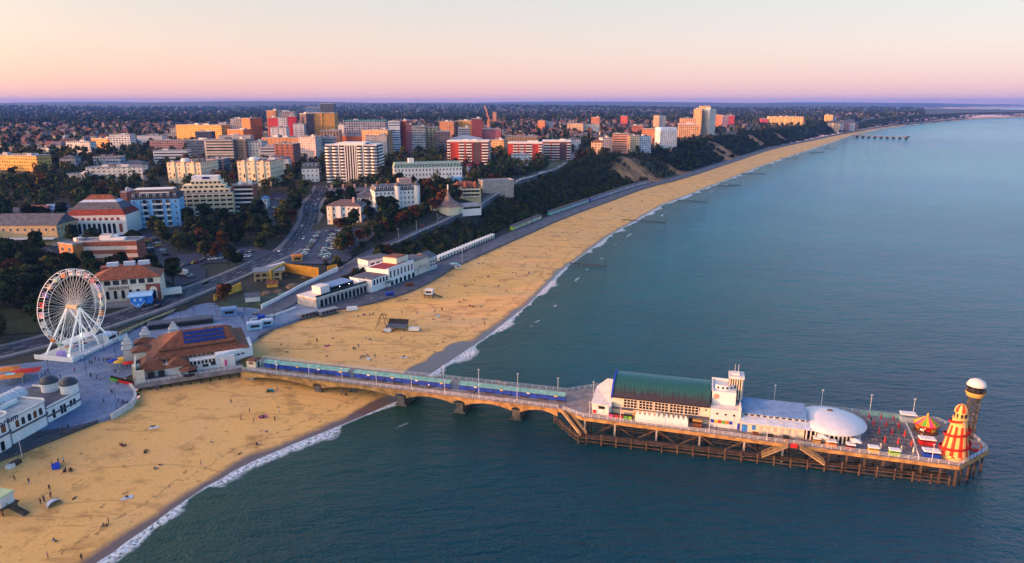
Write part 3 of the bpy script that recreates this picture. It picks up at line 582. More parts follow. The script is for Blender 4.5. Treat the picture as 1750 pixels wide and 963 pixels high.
for (a, z, r0), (b, y, r1) in zip(pr[:-1], pr[1:]):
    f = lambda a, r, z: (r * math.cos(a), r * math.sin(a), z)
    m.add([f(a, r0, z), f(a, r0 + .75, z), f(a, r0 + .8, z + .45), f(a, r0 + .75, z - .25), f(b, r1, y), f(b, r1 + .75, y), f(b, r1 + .8, y + .45), f(b, r1 + .75, y - .25)], [(0, 1, 5, 4), (1, 2, 6, 5), (3, 7, 6, 2), (0, 4, 7, 3)])
m.build('spiral_slide', mat('dark_red_paint', (0.33, 0.015, 0.012), var=0.05), hs)
m = MB()
for k in range(9): m.box(-7.2 + .4 * k, -6.8 + .4 * k, -2.6, -1.2, .12 * k + .05, .12 * k + .22)
for y in (-2.65, -1.15): m.beam((-7.2, y, .9), (-3.6, y, 2.0), .1); m.beam((-7.2, y, .3), (-3.6, y, 1.4), .12)
m.build('entrance_steps', redp, hs, (0, 0, 0), PANG)

# zip-wire tower: lattice shaft, spiral stair, round cabin, white dome
zt = thing('zip_wire_tower', 'tall lattice zip wire tower with round cabin and white dome top', 'tower', PL(118.0, 11.6), PANG)
steel = mat('weathered_steel', (0.10, 0.085, 0.06), var=0.2)
for x in (-1.1, 1.1):
    for y in (-1.1, 1.1): MB().tube((x, y, 0), (x * 1.0, y, 13.2), 0.12, n=6).build('leg', steel, zt)
m = MB()
for k in range(7):
    z0, z1 = 1.9 * k, 1.9 * (k + 1)
    for a, b in (((-1.1, -1.1), (1.1, -1.1)), ((1.1, -1.1), (1.1, 1.1)), ((1.1, 1.1), (-1.1, 1.1)), ((-1.1, 1.1), (-1.1, -1.1))):
        m.beam((*a, z0), (*b, z1), .08); m.beam((*b, z0), (*a, z1), .08); m.beam((*a, z1), (*b, z1), .1)
m.build('lattice_bracing', steel, zt)
m = MB()
for k in range(60): a = .42 * k; m.box(.25, 1.7, -.22, .22, 0, .06) if False else m.add([(.2 * math.cos(a), .2 * math.sin(a), .21 * k), (1.75 * math.cos(a - .2), 1.75 * math.sin(a - .2), .21 * k), (1.75 * math.cos(a + .2), 1.75 * math.sin(a + .2), .21 * k), (.2 * math.cos(a), .2 * math.sin(a), .21 * k - .1), (1.75 * math.cos(a - .2), 1.75 * math.sin(a - .2), .21 * k - .1), (1.75 * math.cos(a + .2), 1.75 * math.sin(a + .2), .21 * k - .1)], [(0, 1, 2), (5, 4, 3), (1, 4, 5, 2)])
m.build('spiral_stair', steel, zt)
MB().lathe([(0, 13.0), (2.1, 13.2), (2.5, 14.2), (2.5, 14.5), (2.2, 14.5)], 24).build('cabin_floor', mat('ochre_steel', (0.55, 0.34, 0.10), var=.1), zt)
MB().lathe([(2.0, 14.5), (2.0, 16.2)], 24).build('cabin_window', glass, zt); rail_mb([(2.35 * math.cos(R(30 * k)), 2.35 * math.sin(R(30 * k)), 14.5) for k in range(13)], 1.0, 2, 2).build('cabin_railing', steel, zt)
MB().lathe([(2.0, 16.2), (2.5, 16.35), (2.35, 16.9), (1.9, 17.7), (0.9, 18.2), (0, 18.35)], 28).build('dome', offw, zt, smooth=True)
m = MB().beam((-1.1, -1.1, 13.2), (-3.5, -2.5, 8.8), .12).beam((1.1, -1.1, 13.2), (-3.5, -2.5, 8.8), .12); m.build('launch_arm', steel, zt)

# carousel
ca = thing('carousel', 'striped pink green and yellow carousel on the end of the pier', 'carousel', PL(107.6, 13.2))
MB().lathe([(0, 0), (3.2, 0), (3.2, .4), (0, .4)], 24).build('platform', rust, ca); MB().tube((0, 0, .4), (0, 0, 3.2), .8, n=12).build('drum', redp, ca)
m = MB().lathe([(3.5, 2.75), (0.15, 5.0)], 20, slots=lambda i, j: (0, 1, 2, 3)[(i // 1) % 4]); m.build('striped_canopy', [greenp, yellowp, pinkp, orangep], ca)
MB().lathe([(3.5, 2.3), (3.55, 2.75)], 20).build('rounding_board', redp, ca); MB().lathe([(0, 4.9), (.3, 5.1), (.2, 5.6), (0, 5.9)], 8).build('finial', yellowp, ca)
for k in range(10):
    a = 2 * math.pi * k / 10; q = (2.5 * math.cos(a), 2.5 * math.sin(a), .4); h_ = MB().tube((0, 0, 0), (0, 0, 2.0), .05, n=5).box(-.5, .5, -.18, .18, .6, 1.05).beam((.4, 0, .9), (.7, 0, 1.45), .2).box(.6, 1.0, -.1, .1, 1.3, 1.5)
    for x in (-.4, .4): h_.beam((x, 0, .65), (x * 1.4, 0, .2), .1)
    h_.build('horse', [yellowp, orangep, offw, redp][k % 4], ca, q, a + math.pi / 2)

def stall(s_, t_, label, body, top, w=2.6, d=1.6, h=1.5, rz=0, cat='stall', name='market_stall'):
    o = thing(name, label, cat, PL(s_, t_), PANG + rz)
    MB().box(-w / 2, w / 2, -d / 2, d / 2, 0, h * .62).build('counter', body, o); MB().box(-w / 2 + .1, w / 2 - .1, d / 2 - .08, d / 2, h * .62, h).build('back', body, o)
    MB().box(-w / 2 - .15, w / 2 + .15, -d / 2 - .15, d / 2 + .15, h, h + .25, .92).build('top', top, o); return o
stall(104.6, -3.4, 'blue and white box stall beside the helter skelter', bluep, white, 4.0, 2.2, 1.8); stall(105.5, 4.2, 'red and white booth between carousel and helter skelter', redp, white, 4.0, 2.2, 1.8)
stall(104.2, 19.2, 'pale cabin with white roof behind the carousel', offw, white, 4.2, 2.4, 2.4, name='cabin', cat='cabin')
stall(79.2, -4.1, 'orange beach bar counter under a white awning', orangep, white); stall(84.2, -4.6, 'maroon snack counter between two white awnings', mat('maroon_paint', (.2, .01, .03)), white, 2.0)
stall(90.0, -4.7, 'yellow bar counter under a square white parasol', yellowp, white); stall(95.2, -4.9, 'lime green bar counter under a square white parasol', mat('lime_paint', (.28, .55, .02)), white)
stall(75.6, -3.2, 'tan drinks hatch with its white canopy beside the colonnade', mat('tan_paint', (.45, .25, .07)), white, 1.8)
stall(63.0, -4.2, 'black trolley stall in front of the restaurant windows', dark, dark, 1.6, 1.0, 1.0); stall(67.3, -4.0, 'dark wooden cart in front of the restaurant colonnade', rust, dark, 1.6, 1.0, 1.0); stall(59.0, -3.4, 'rust brown cart by the blue restaurant door', rust, rust, 1.5, .9, .8)
for k, (s_, c_, w_) in enumerate([(17.6, pinkp, 'pink'), (19.2, redp, 'red'), (20.6, redp, 'crimson'), (22.0, greenp, 'green'), (23.3, mat('lime_paint', (.28, .55, .02)), 'lime green')]):
    o = thing('wheelie_bin', f'{w_} wheeled bin in the row beside the white screen', 'bin', PL(s_ - .6, -2.6), PANG, 'bins in front of the theatre hall'); MB().box(-.5, .5, -.45, .45, .12, 1.25, 1.12).build('body', c_, o); MB().box(-.6, .6, -.55, .55, 1.25, 1.4).build('lid', dark, o)
    for x in (-.4, .4): MB().tube((x, .35, .12), (x + .06, .35, .12), .12, n=8).build('wheel', dark, o)
o = stall(24.6, -1.4, 'orange giant shell stall behind the bins', mat('shell_orange', (.75, .35, .08)), mat('shell_orange', (.75, .35, .08)), 2.0, 1.2, 1.4)
stall(42.6, -2.2, 'brown snack hut with flat roof by the hall door', rust, mat('tan_paint', (.45, .25, .07)), 2.6, 1.2, 2.1, name='snack_hut', cat='hut')
# cafe terrace: folded red parasols, tables and white parasols
def folded(s_, t_, label, c_, h=2.6, g='folded parasols on the terrace'):
    o = thing('folded_parasol', label, 'parasol', PL(s_, t_), 0, g); MB().tube((0, 0, 0), (0, 0, h + .25), .05, n=5).build('pole', railw, o); MB().lathe([(.05, h + .1), (.16, h - .5), (.3, .95), (.22, .8)], 8).build('cover', c_, o); return o
row = 0
for i, s_ in enumerate((92.6, 96.0, 99.4)):
    for j, t_ in enumerate((0.4, 6.2, 11.6, 16.6)):
        folded(s_ + (t_ - 8) * -.06 + .8, t_, f'folded red parasol, {nth[j]} from the near railing in the {("restaurant side", "middle", "carousel side")[i]} row', redp)
for k, s_ in enumerate((92.0, 97.2, 100.2)): folded(s_, -3.4, f'folded cream parasol, {nth[k]} from the dome along the near railing', cream, 2.2, 'folded cream parasols')
def table_set(s_, t_, label):
    o = thing('cafe_table', label, 'table', PL(s_, t_), PANG, 'tables on the pier terrace'); tm_ = mat('grey_timber', (.22, .19, .17), var=.2)
    MB().box(-.8, .8, -.4, .4, .68, .76).build('table_top', tm_, o)
    for y in (-.8, .8): MB().box(-.8, .8, y - .15, y + .15, .4, .46).build('bench', tm_, o)
    for x in (-.55, .55): MB().beam((x, -.8, 0), (x, .2, .7), .08).beam((x, .8, 0), (x, -.2, .7), .08).beam((x, -.8, .4), (x, .8, .4), .08).build('trestle', tm_, o)
for i in range(5):
    for j in range(7): table_set(91.6 + 2.25 * i, -0.6 + 2.5 * j, f'grey picnic table, {nth[j]} from the bar counters in {nth[i]} row from dome')
def parasol(loc, label, c_, r=1.5, h=2.4, sides=8, rz=0, g=None):
    o = thing('parasol', label, 'parasol', loc, rz, g); MB().tube((0, 0, 0), (0, 0, h), .05, n=5).build('pole', railw, o)
    MB().lathe([(r, h - .45), (r, h - .3), (0.02, h + .2)], sides).build('canopy', c_, o); return o
for s_, t_, lab in ((77.0, -3.0, 'square white parasol beside the saucer dome colonnade'), (85.6, -3.3, 'square white parasol at the end of the saucer dome')): parasol(PL(s_, t_), lab, white, 1.9, 2.5, 4, PANG + R(45))
m = rail_mb([(101.0, -6.0, 0), (102.4, 6, 0), (103.4, 20.5, 0)], 1.0, 1.6, 2, .09); tag(m.build('terrace_fence', railw, None, (PA[0], PA[1], DZ), PANG), 'low white fence between the cafe terrace and the carousel', 'fence')
m = MB()
for k in range(7): m.box(91.5 + 1.6 * k, 93.0 + 1.6 * k, 19.6, 19.66, .3, 1.7); m.beam((91.4 + 1.6 * k, 19.6, 0), (91.4 + 1.6 * k, 19.6, 1.9), .12)
tag(m.build('glass_screen', tealglass, None, (PA[0], PA[1], DZ), PANG), 'pale green glass wind screen along the far edge of the terrace', 'screen')
o = thing('kiddie_ride', 'red and white swing boat ride on the end corner of the pier', 'ride', PL(116.6, 2.2), PANG)
for x in (-1.6, 1.6):
    for y in (-1, 1): MB().beam((x + y * .8, y, 0), (x, 0, 2.8), .16).build('leg', white if x < 0 else orangep, o)
MB().beam((-1.6, 0, 2.8), (1.6, 0, 2.8), .14).build('crossbar', redp, o); MB().box(-.9, .9, -.4, .4, .5, 1.1, 1.2).build('gondola', redp, o)
m = MB().box(0, 9.5, -.1, .1, 0, 1.0); tag(m.build('barrier_panel', mat('bright_blue_paint', (0.03, 0.2, 0.6)), None, PL(113.2, -3.4), PANG + R(48)), 'blue barrier boards along the corner railing of the pier end', 'barrier')
# ---------------------------------------------------------------- ground surfaces
asphalt = mat('asphalt', (0.034, 0.036, 0.052), var=0.2, scale=0.25); promm = mat('promenade_tarmac', (0.13, 0.115, 0.13), var=0.25, scale=0.2)
paving = bpy.data.materials.new('blue_grey_paving'); paving.use_nodes = True; t, n_, l_, b_ = nodes_of(paving)
pos = nd('ShaderNodeNewGeometry').outputs['Position']; bt = nd('ShaderNodeTexBrick'); mp_ = nd('ShaderNodeMapping'); l_(pos, mp_.inputs[0]); mp_.inputs['Rotation'].default_value = (0, 0, R(30)); l_(mp_.outputs[0], bt.inputs['Vector'])
bt.inputs['Scale'].default_value = 0.3; bt.inputs['Color1'].default_value = (0.115, 0.175, 0.30, 1); bt.inputs['Color2'].default_value = (0.155, 0.215, 0.345, 1); bt.inputs['Mortar'].default_value = (0.075, 0.11, 0.19, 1)
c = mixc(rng(noise(pos, 0.25, 6, .75), 0.47, 0.66), bt.outputs['Color'], (0.07, 0.10, 0.165)); c = mixc(rng(noise(pos, 0.05, 3), 0.5, 0.66), c, (0.24, 0.27, 0.36)); l_(c, b_.inputs['Base Color']); b_.inputs['Roughness'].default_value = 0.7
def smooth_line(pts, step=4.0):
    pts = [Vector(p[:2]) for p in pts]; out = []
    for i in range(len(pts) - 1):
        p0, p1, p2, p3 = pts[max(i - 1, 0)], pts[i], pts[i + 1], pts[min(i + 2, len(pts) - 1)]; n = max(2, int((p2 - p1).length / step))
        for k in range(n):
            t_ = k / n; out.append(0.5 * ((2 * p1) + (p2 - p0) * t_ + (2 * p0 - 5 * p1 + 4 * p2 - p3) * t_ ** 2 + (3 * p1 - 3 * p2 + p3 - p0) * t_ ** 3))
    out.append(pts[-1]); return out
LINES = []                                                 # (points, half width): where nothing may grow
def strip(name, pts, w0, w1, m_, dz=0.15, skirt=3.0, flat=True, kind='structure', zs=None):
    """a road or path laid over the ground between two offsets from a centre line; a real slab with sides"""
    V, F = [], []; n = len(pts); Z = terr(np.array([p[0] for p in pts]), np.array([p[1] for p in pts])) if zs is None else zs
    Z = np.convolve(np.pad(Z, 3, 'edge'), np.ones(7) / 7, 'valid') if n > 7 and zs is None else Z
    for i, p in enumerate(pts):
        d = (pts[min(i + 1, n - 1)] - pts[max(i - 1, 0)]).normalized(); nrm = Vector((-d.y, d.x)); a, b = p + nrm * w0, p + nrm * w1; z = Z[i] + dz
        V += [(a.x, a.y, z), (b.x, b.y, z), (a.x, a.y, z - skirt), (b.x, b.y, z - skirt)]
    for i in range(n - 1): k = 4 * i; F += [(k, k + 4, k + 5, k + 1), (k + 2, k + 6, k + 4, k), (k + 1, k + 5, k + 7, k + 3)]
    me = bpy.data.meshes.new(name); me.from_pydata(V, [], F); me.materials.append(m_); me.update(); o = link(name, me)
    if kind: o['kind'] = kind
    return o, Z + dz
def drape(name, poly, m_, dz=0.12):
    import bmesh
    bm_ = bmesh.new(); vs = [bm_.verts.new((x, y, 0)) for x, y in poly]; bm_.faces.new(vs); bmesh.ops.triangulate(bm_, faces=bm_.faces[:])
    for _ in range(5):
        L_ = [e for e in bm_.edges if e.calc_length() > 7]
        if L_: bmesh.ops.subdivide_edges(bm_, edges=L_, cuts=1); bmesh.ops.triangulate(bm_, faces=bm_.faces[:])
    co = np.array([v.co[:] for v in bm_.verts]); Z = terr(co[:, 0], co[:, 1]) + dz
    for v, z in zip(bm_.verts, Z): v.co.z = z
    bmesh.ops.recalc_face_normals(bm_, faces=bm_.faces[:])
    if sum(f.normal.z for f in bm_.faces) < 0: bmesh.ops.reverse_faces(bm_, faces=bm_.faces[:])
    me = bpy.data.meshes.new(name); bm_.to_mesh(me); me.materials.append(m_); o = link(name, me); o['kind'] = 'structure'; AREAS.append(np.array(poly)); return o
AREAS = []                                                 # polygons where nothing may grow
def gl_(px): return [tuple(G(u, v))[:2] for u, v in px]
m = MB().prism(PLAZA[::-1], 2.6, 4.47); o = m.build('pier_approach_square', paving); o['kind'] = 'structure'; AREAS.append(np.array(PLAZA))
prom_pts = smooth_line([tuple(p) for p in PROM[8:26]], 5); o, _z = strip('promenade', prom_pts, 0.0, 14.0, promm, zs=np.full(len(prom_pts), 4.36), dz=0); LINES.append((prom_pts, 17))
prom_w = smooth_line([tuple(p) for p in PROM[1:5]] + [(-126, 206)], 4); strip('promenade', prom_w, 0.0, 11.0, mat('dark_tarmac', (0.075, 0.07, 0.08), var=0.2), zs=np.full(len(prom_w), 4.32), dz=0); LINES.append((prom_w, 45))
road_main = smooth_line(gl_([(-60, 615), (0, 603), (90, 580), (180, 552), (260, 525), (350, 490), (420, 462), (470, 440), (497, 425), (517, 400), (530, 375), (533, 350), (545, 335), (553, 318)]), 4)
_, zmain = strip('road', road_main, -6.5, 6.5, asphalt, dz=0.35); LINES.append((road_main, 9))
for a, b in ((6.55, 9.0), (-9.0, -6.55)): strip('pavement', road_main, a, b, mat('pavement_slabs', (0.20, 0.19, 0.20), var=0.15), dz=0, zs=zmain + 0.12)
V_ = []
m = MB()
for i in range(0, len(road_main) - 2, 3):
    a, b = road_main[i], road_main[i + 1]; d = (b - a).normalized(); q = Vector((-d.y, d.x)) * 0.12; za, zb = zmain[i] + .006, zmain[i + 1] + .006
    m.add([(a.x - q.x, a.y - q.y, za), (b.x - q.x, b.y - q.y, zb), (b.x + q.x, b.y + q.y, zb), (a.x + q.x, a.y + q.y, za)], [(0, 1, 2, 3)])
for off_ in (-3.3, 3.3, 6.1, -6.1):
    for i in range(0, len(road_main) - 2, 2 if abs(off_) < 5 else 1):
        a, b = road_main[i], road_main[i + 1]; d = (b - a).normalized(); nn_ = Vector((-d.y, d.x)); q = nn_ * 0.07; s_ = nn_ * off_; za, zb = zmain[i] + .006, zmain[i + 1] + .006
        m.add([(a.x - q.x + s_.x, a.y - q.y + s_.y, za), (b.x - q.x + s_.x, b.y - q.y + s_.y, zb), (b.x + q.x + s_.x, b.y + q.y + s_.y, zb), (a.x + q.x + s_.x, a.y + q.y + s_.y, za)], [(0, 1, 2, 3)])
m.build('road_markings', white)['kind'] = 'structure'
ramp = smooth_line(gl_([(452, 541), (480, 526), (520, 503), (600, 460), (640, 432), (680, 412), (740, 385), (800, 360), (850, 330), (900, 306), (950, 288), (972, 274), (985, 266), (1012, 262), (1060, 261), (1085, 257), (1150, 243), (1200, 231)]), 4)
_, zramp = strip('road', ramp, -4.5, 4.5, mat('hill_road_tarmac', (0.10, 0.10, 0.125), var=0.2, scale=.2), dz=0.8, skirt=5); LINES.append((ramp, 7))
for a, b in ((4.55, 6.3),): strip('pavement', ramp, a, b, mat('pavement_slabs', (0.20, 0.19, 0.20)), dz=0, zs=zramp + 0.1, skirt=5)
grassm = mat('mown_grass', (0.035, 0.05, 0.012), var=0.3, scale=0.3, rough=0.95)
side_road = smooth_line(gl_([(533, 352), (600, 384), (640, 380), (700, 372)]), 4)
CP1 = gl_([(478, 452), (498, 430), (524, 398), (566, 390), (655, 394), (640, 404), (612, 424), (596, 448), (560, 454)])
drape('car_park', CP1, mat('car_park_tarmac', (0.055, 0.06, 0.09), var=0.2, scale=.15), 0.5)
CP2 = gl_([(300, 468), (352, 452), (440, 446), (470, 432), (440, 424), (400, 424), (340, 432), (292, 440)]); drape('car_park', CP2, mat('car_park_tarmac', (0.055, 0.06, 0.09)), 0.5)
CP3 = gl_([(238, 450), (300, 492), (352, 478), (352, 462), (300, 430), (262, 404), (238, 402)]); drape('forecourt', CP3, asphalt, 0.45)
CP4 = gl_([(62, 425), (100, 418), (150, 440), (148, 470), (108, 462), (66, 445)]); drape('forecourt', CP4, asphalt, 0.45)
CP5 = gl_([(446, 380), (484, 388), (492, 360), (498, 336), (474, 330), (446, 340)]); drape('car_park', CP5, asphalt, 0.5)
AREAS.append(np.array(gl_([(100, 424), (110, 406), (228, 398), (262, 396), (262, 412), (140, 426)])))
LAWN = gl_([(-5, 520), (66, 548), (66, 570), (-5, 574)]); drape('lawn', LAWN, grassm, 0.3)
VERGE = gl_([(935, 292), (952, 286), (965, 274), (955, 272), (938, 280)]); drape('verge', VERGE, mat('bright_grass', (0.075, 0.085, 0.018), var=.2), 0.9)
CLIFFTOP = gl_([(1188, 240), (1215, 238), (1260, 234), (1258, 230), (1200, 231)]); drape('clifftop_grass', CLIFFTOP, mat('dry_grass', (0.16, 0.12, 0.04), var=.2), 0.9)

# ---------------------------------------------------------------- lettering
def words(text, size, loc, rz, m_, parent=None, name='lettering', depth=0.08):
    cu = bpy.data.curves.new('lettering_curve', 'FONT'); cu.body = text; cu.size = size; cu.extrude = depth; o_ = bpy.data.objects.new('tmp', cu); COL.objects.link(o_)
    bpy.context.view_layer.update(); me = bpy.data.meshes.new_from_object(o_.evaluated_get(bpy.context.evaluated_depsgraph_get())); bpy.data.objects.remove(o_); bpy.data.curves.remove(cu)
    me.transform(Matrix.Rotation(math.pi / 2, 4, 'X')); me.materials.clear(); me.materials.append(m_); return link(name, me, parent, loc, rz)

# ---------------------------------------------------------------- the big wheel
ww = mat('lit_white_steel', (0.78, 0.76, 0.72), var=0, emit=0.16); wl = mat('warm_lamp', (1.0, 0.85, 0.62), var=0, emit=9.0)
wc = P(137, 596, 4.5); WA = R(78)
wh = thing('ferris_wheel', 'white lit observation wheel with coloured gondolas on the pier approach square', 'ferris wheel', (wc.x, wc.y, 4.47), WA)
HZ, WR = 17.4, 15.0; HB = 0.9
for y in (-1.3, 1.3):
    for r_, w_ in ((WR, .16), (WR - 2.4, .09)):
        m = MB(); n = 72
        for k in range(n): a, b = 2 * math.pi * k / n, 2 * math.pi * (k + 1) / n; m.beam((r_ * math.cos(a), y, HZ + r_ * math.sin(a)), (r_ * math.cos(b), y, HZ + r_ * math.sin(b)), w_)
        m.build('rim', ww, wh)
m = MB()
for k in range(24):
    a = 2 * math.pi * k / 24
    for y in (-1.3, 1.3):
        for da in (-.06, .06): m.beam((.8 * math.cos(a), y * 1.6, HZ + .8 * math.sin(a)), (WR * math.cos(a + da), y, HZ + WR * math.sin(a + da)), .048)
        b = a + math.pi / 24; m.beam(((WR - 2.4) * math.cos(b), y, HZ + (WR - 2.4) * math.sin(b)), (WR * math.cos(b), y, HZ + WR * math.sin(b)), .08)
    m.beam((WR * math.cos(a), -1.3, HZ + WR * math.sin(a)), (WR * math.cos(a), 1.3, HZ + WR * math.sin(a)), .12)
m.build('spokes', ww, wh)
MB().tube((0, -2.6, HZ), (0, 2.6, HZ), 1.0, n=20).build('hub', mat('gold_hub', (.55, .42, .2)), wh); MB().tube((0, -2.75, HZ), (0, -2.6, HZ), .45, n=16).build('hub_cap', dark, wh)
for y, yy in ((-3.4, -5.0), (3.4, 5.0)):
    for x in (-11, -5.2, 11): MB().beam((x, yy, 0.9), (0, y * .8, HZ), .5 if x != -5.2 else .26).build('support_leg', ww, wh)
for x in (-4, 4): MB().beam((x, -5.4, .9), (0, -2.9, HZ), .3).build('support_leg', ww, wh)
gc = [mat('peach_paint', (.62, .36, .22)), offw, redp, mat('pale_green_paint', (.34, .48, .36)), offw, mat('lilac_paint', (.35, .25, .6)), orangep, mat('pale_pink_paint', (.62, .36, .40))]
for k in range(24):
    a = 2 * math.pi * (k + .5) / 24; x, z = (WR - .6) * math.cos(a), HZ + (WR - .6) * math.sin(a) - 1.0
    g = MB().box(-.62, .62, -.8, .8, -.75, .1).build('gondola', gc[(k * 5) % 8], wh, (x, 0, z)); MB().lathe([(1.0, .75), (.6, 1.05), (0, 1.15)], 8).build('gondola_roof', gc[(k * 5) % 8], g)
    mm = MB()
    for p_ in (-.55, .55):
        for q_ in (-.7, .7): mm.beam((p_, q_, .1), (p_, q_, .8), .07)
    mm.build('gondola_frame', ww, g)
MB().prism([(-13.5, -9.5), (13, -8.2), (13, 7.5), (-13.5, 7.5)], 0.02, .9).build('platform', offw, wh)
m = MB().box(-13.7, -13.5, -9.7, 7.7, 0.02, 1.9).box(-13.5, -8.5, -9.9, -9.7, .02, 1.9); m.build('hoarding', white, wh); MB().box(10.5, 15.5, -8.9, -8.7, .02, 2.0).build('hoarding', white, wh)
m = rail_mb([(-8, -8.9, .9), (12, -8.3, .9)], 1.1, 1.6, 2, .07); m.build('railing', ww, wh)
MB().box(-6.5, 6, -1.8, 2.5, .9, 1.5).build('boarding_deck', white, wh); MB().box(-7, 6.5, -2.4, 3.4, 4.1, 4.4).build('boarding_roof', white, wh); MB().box(6.5, 11.5, -7.6, -3, .9, 3.6).build('ticket_office', white, wh); MB().box(6.2, 11.8, -8, -2.7, 3.6, 3.85).build('ticket_office_roof', paleblue, wh)
MB().box(7.2, 10.8, -7.68, -7.58, 1.8, 3.0).build('ticket_window', glass, wh)
for x in (-6.5, -2.5, 2.0, 6.0):
    for y in (-2.1, 3.1): MB().beam((x, y, .9), (x, y, 4.1), .16).build('roof_post', white, wh)
MB().box(-12.6, -10.6, -4, -1.5, .9, 3.2).build('control_cabin', mat('lilac_paint', (.35, .25, .6)), wh)
for x, y, z in ((-11.6, -6.2, 1.8), (10.8, 5.2, 1.8), (11.6, -6, 1.8), (2.0, 0.5, 5.2)): MB().lathe([(0, -.3), (.24, -.15), (.24, .15), (0, .3)], 10).build('flood_lamp', wl, wh, (x, y, z))

# ---------------------------------------------------------------- pier approach building: brown tiled roofs over white walls
pb = thing('pier_approach_building', 'white seafront building with stacked rust brown roofs and solar panels', 'building', (-129.0, 224.0, 4.47), R(27))
MB().prism([(-2, -2.5), (33, -2.5), (33.2, 12), (38, 12), (38, 34), (3, 34), (3, 6), (-2, 6)], 0.0, 1.5).build('deck_base', deckm, pb)
W_ = MB().prism([(1, 3.5), (12, 1.5), (12, -0.2), (15, -0.2), (15, 2), (26, 2), (27, 1.2), (31, 1.2), (31, 5), (36, 9), (36.5, 31), (4, 31), (1, 14)], 1.5, 5.6); W_.build('wall', offw, pb)
MB().prism([(24.5, 1.4), (37.9, 6.6), (38.2, 18), (25, 12)], 2.6, 6.5).build('terrace_wall', white, pb)
def frus(m_, x0, x1, y0, y1, z0, ins, z1, insx=None):
    ix = ins if insx is None else insx
    v = [(x0, y0, z0), (x1, y0, z0), (x1, y1, z0), (x0, y1, z0), (x0 + ix, y0 + ins, z1), (x1 - ix, y0 + ins, z1), (x1 - ix, y1 - ins, z1), (x0 + ix, y1 - ins, z1)]
    vv = [(x, y, z - .25) for x, y, z in v[:4]]; m_.add(v + vv, [(0, 1, 5, 4), (1, 2, 6, 5), (2, 3, 7, 6), (3, 0, 4, 7), (4, 5, 6, 7), (8, 9, 1, 0), (9, 10, 2, 1), (10, 11, 3, 2), (11, 8, 0, 3), (11, 10, 9, 8)]); return m_
frus(MB(), 2.2, 36.8, 5.2, 31.5, 6.6, 4.6, 8.3).build('lower_roof', rust, pb)
MB().box(3.4, 35.8, 6.3, 30.5, 5.6, 6.4).build('clerestory', glass, pb)
for k in range(22): MB().box(4 + 1.45 * k, 4.5 + 1.45 * k, 6.05, 6.28, 5.6, 6.5).build('clerestory_post', cream, pb)
MB().box(7.0, 32.2, 10.0, 26.8, 8.3, 8.9).build('upper_wall', cream, pb)
m = MB(); x0, x1, y0, y1, z0, z1 = 6.2, 33.0, 9.2, 27.6, 8.9, 12.6
v = [(x0, y0, z0), (x1, y0, z0), (x1, y1, z0), (x0, y1, z0), (x0 + 8, 18.4, z1), (x1 - 3, 18.4, z1), (x0, y0, z0 - .25), (x1, y0, z0 - .25), (x1, y1, z0 - .25), (x0, y1, z0 - .25)]
m.add(v, [(0, 1, 5, 4), (1, 2, 5), (2, 3, 4, 5), (3, 0, 4), (6, 7, 1, 0), (7, 8, 2, 1), (8, 9, 3, 2), (9, 6, 0, 3), (9, 8, 7, 6)]); m.build('upper_roof', rust, pb)
solar = mat('solar_cells', (0.012, 0.03, 0.16), rough=0.25, var=0.1, spec=.5)
sl = (z1 - z0) / (18.4 - y0)
for j in range(3):
    for k in range(6):
        xa, ya = 15.0 + 2.35 * k, 10.6 + 2.3 * j; q = [(xa, ya), (xa + 2.25, ya), (xa + 2.25, ya + 1.75), (xa, ya + 1.75)]
        if xa > 29: continue
        m = MB().add([(x, y, z0 + (y - y0) * sl + .10) for x, y in q] + [(x, y, z0 + (y - y0) * sl + .18) for x, y in q], [(0, 3, 2, 1), (4, 5, 6, 7), (0, 1, 5, 4), (1, 2, 6, 5), (2, 3, 7, 6), (3, 0, 4, 7)]); m.build('solar_panel', solar, pb)
for x0, x1, y0, y1, z0, zt_ in ((-1.2, 9.5, 1.2, 14, 4.6, 7.2), (8.5, 16.2, -1.0, 6.5, 5.4, 7.6)): frus(MB(), x0, x1, y0, y1, z0, 3.2, zt_).build('wing_roof', rust, pb)
MB().box(-1.6, -1.1, 0.5, 14, 0.0, 6.6).build('gable_wall', cream, pb); MB().box(-1.1, 1.5, -1.5, -1.0, .0, 6.0).build('gable_pillar', cream, pb)
for x, y in ((1.0, 20), (1.5, 29.5)):
    MB().box(x - 3, x + 3.2, y - 2.5, y + 2.5, 0.2, 6.8).build('turret_wall', cream, pb); frus(MB(), x - 3.6, x + 3.8, y - 3.1, y + 3.1, 6.8, 3.0, 8.4).build('turret_roof', rust, pb)
for x, y in ((-4, 26), (2, 35), (12, 37)):
    m = MB()
    for z0, z1_, r_ in ((.2, 6.2, 1.9), (6.2, 6.5, 2.2), (6.5, 8.2, 1.7), (8.2, 8.5, 1.9), (8.5, 9.8, 1.3), (9.8, 10.8, .6)): m.box(x - r_, x + r_, y - r_, y + r_, z0, z1_, .82)
    tag(m.build('stepped_pylon', mat('pale_stone', (.52, .50, .48)), None, pb.matrix_basis @ Vector((0, 0, 0)), R(27)), {-4: 'pale stepped stone pylon nearest the wheel behind the brown roofed building', 2: 'middle pale stepped stone pylon behind the brown roofed building', 12: 'pale stepped stone pylon farthest from the wheel, behind the solar panels'}[x], 'pylon', 'stepped pylons behind the brown roofs')
for k in range(9): MB().box(13.5 + 1.25 * k, 14.3 + 1.25 * k, 1.9, 1.99, 3.9, 5.2).build('window', glass, pb)
for x0, x1 in ((2.2, 4.4), (5.6, 7.6), (16, 18)): MB().box(x0, x1, 1.2, 1.3, 1.5, 4.0).build('doorway', dark, pb) if x0 < 6 else MB().box(x0, x1, 1.92, 1.99, 1.5, 3.6).build('doorway', dark, pb)
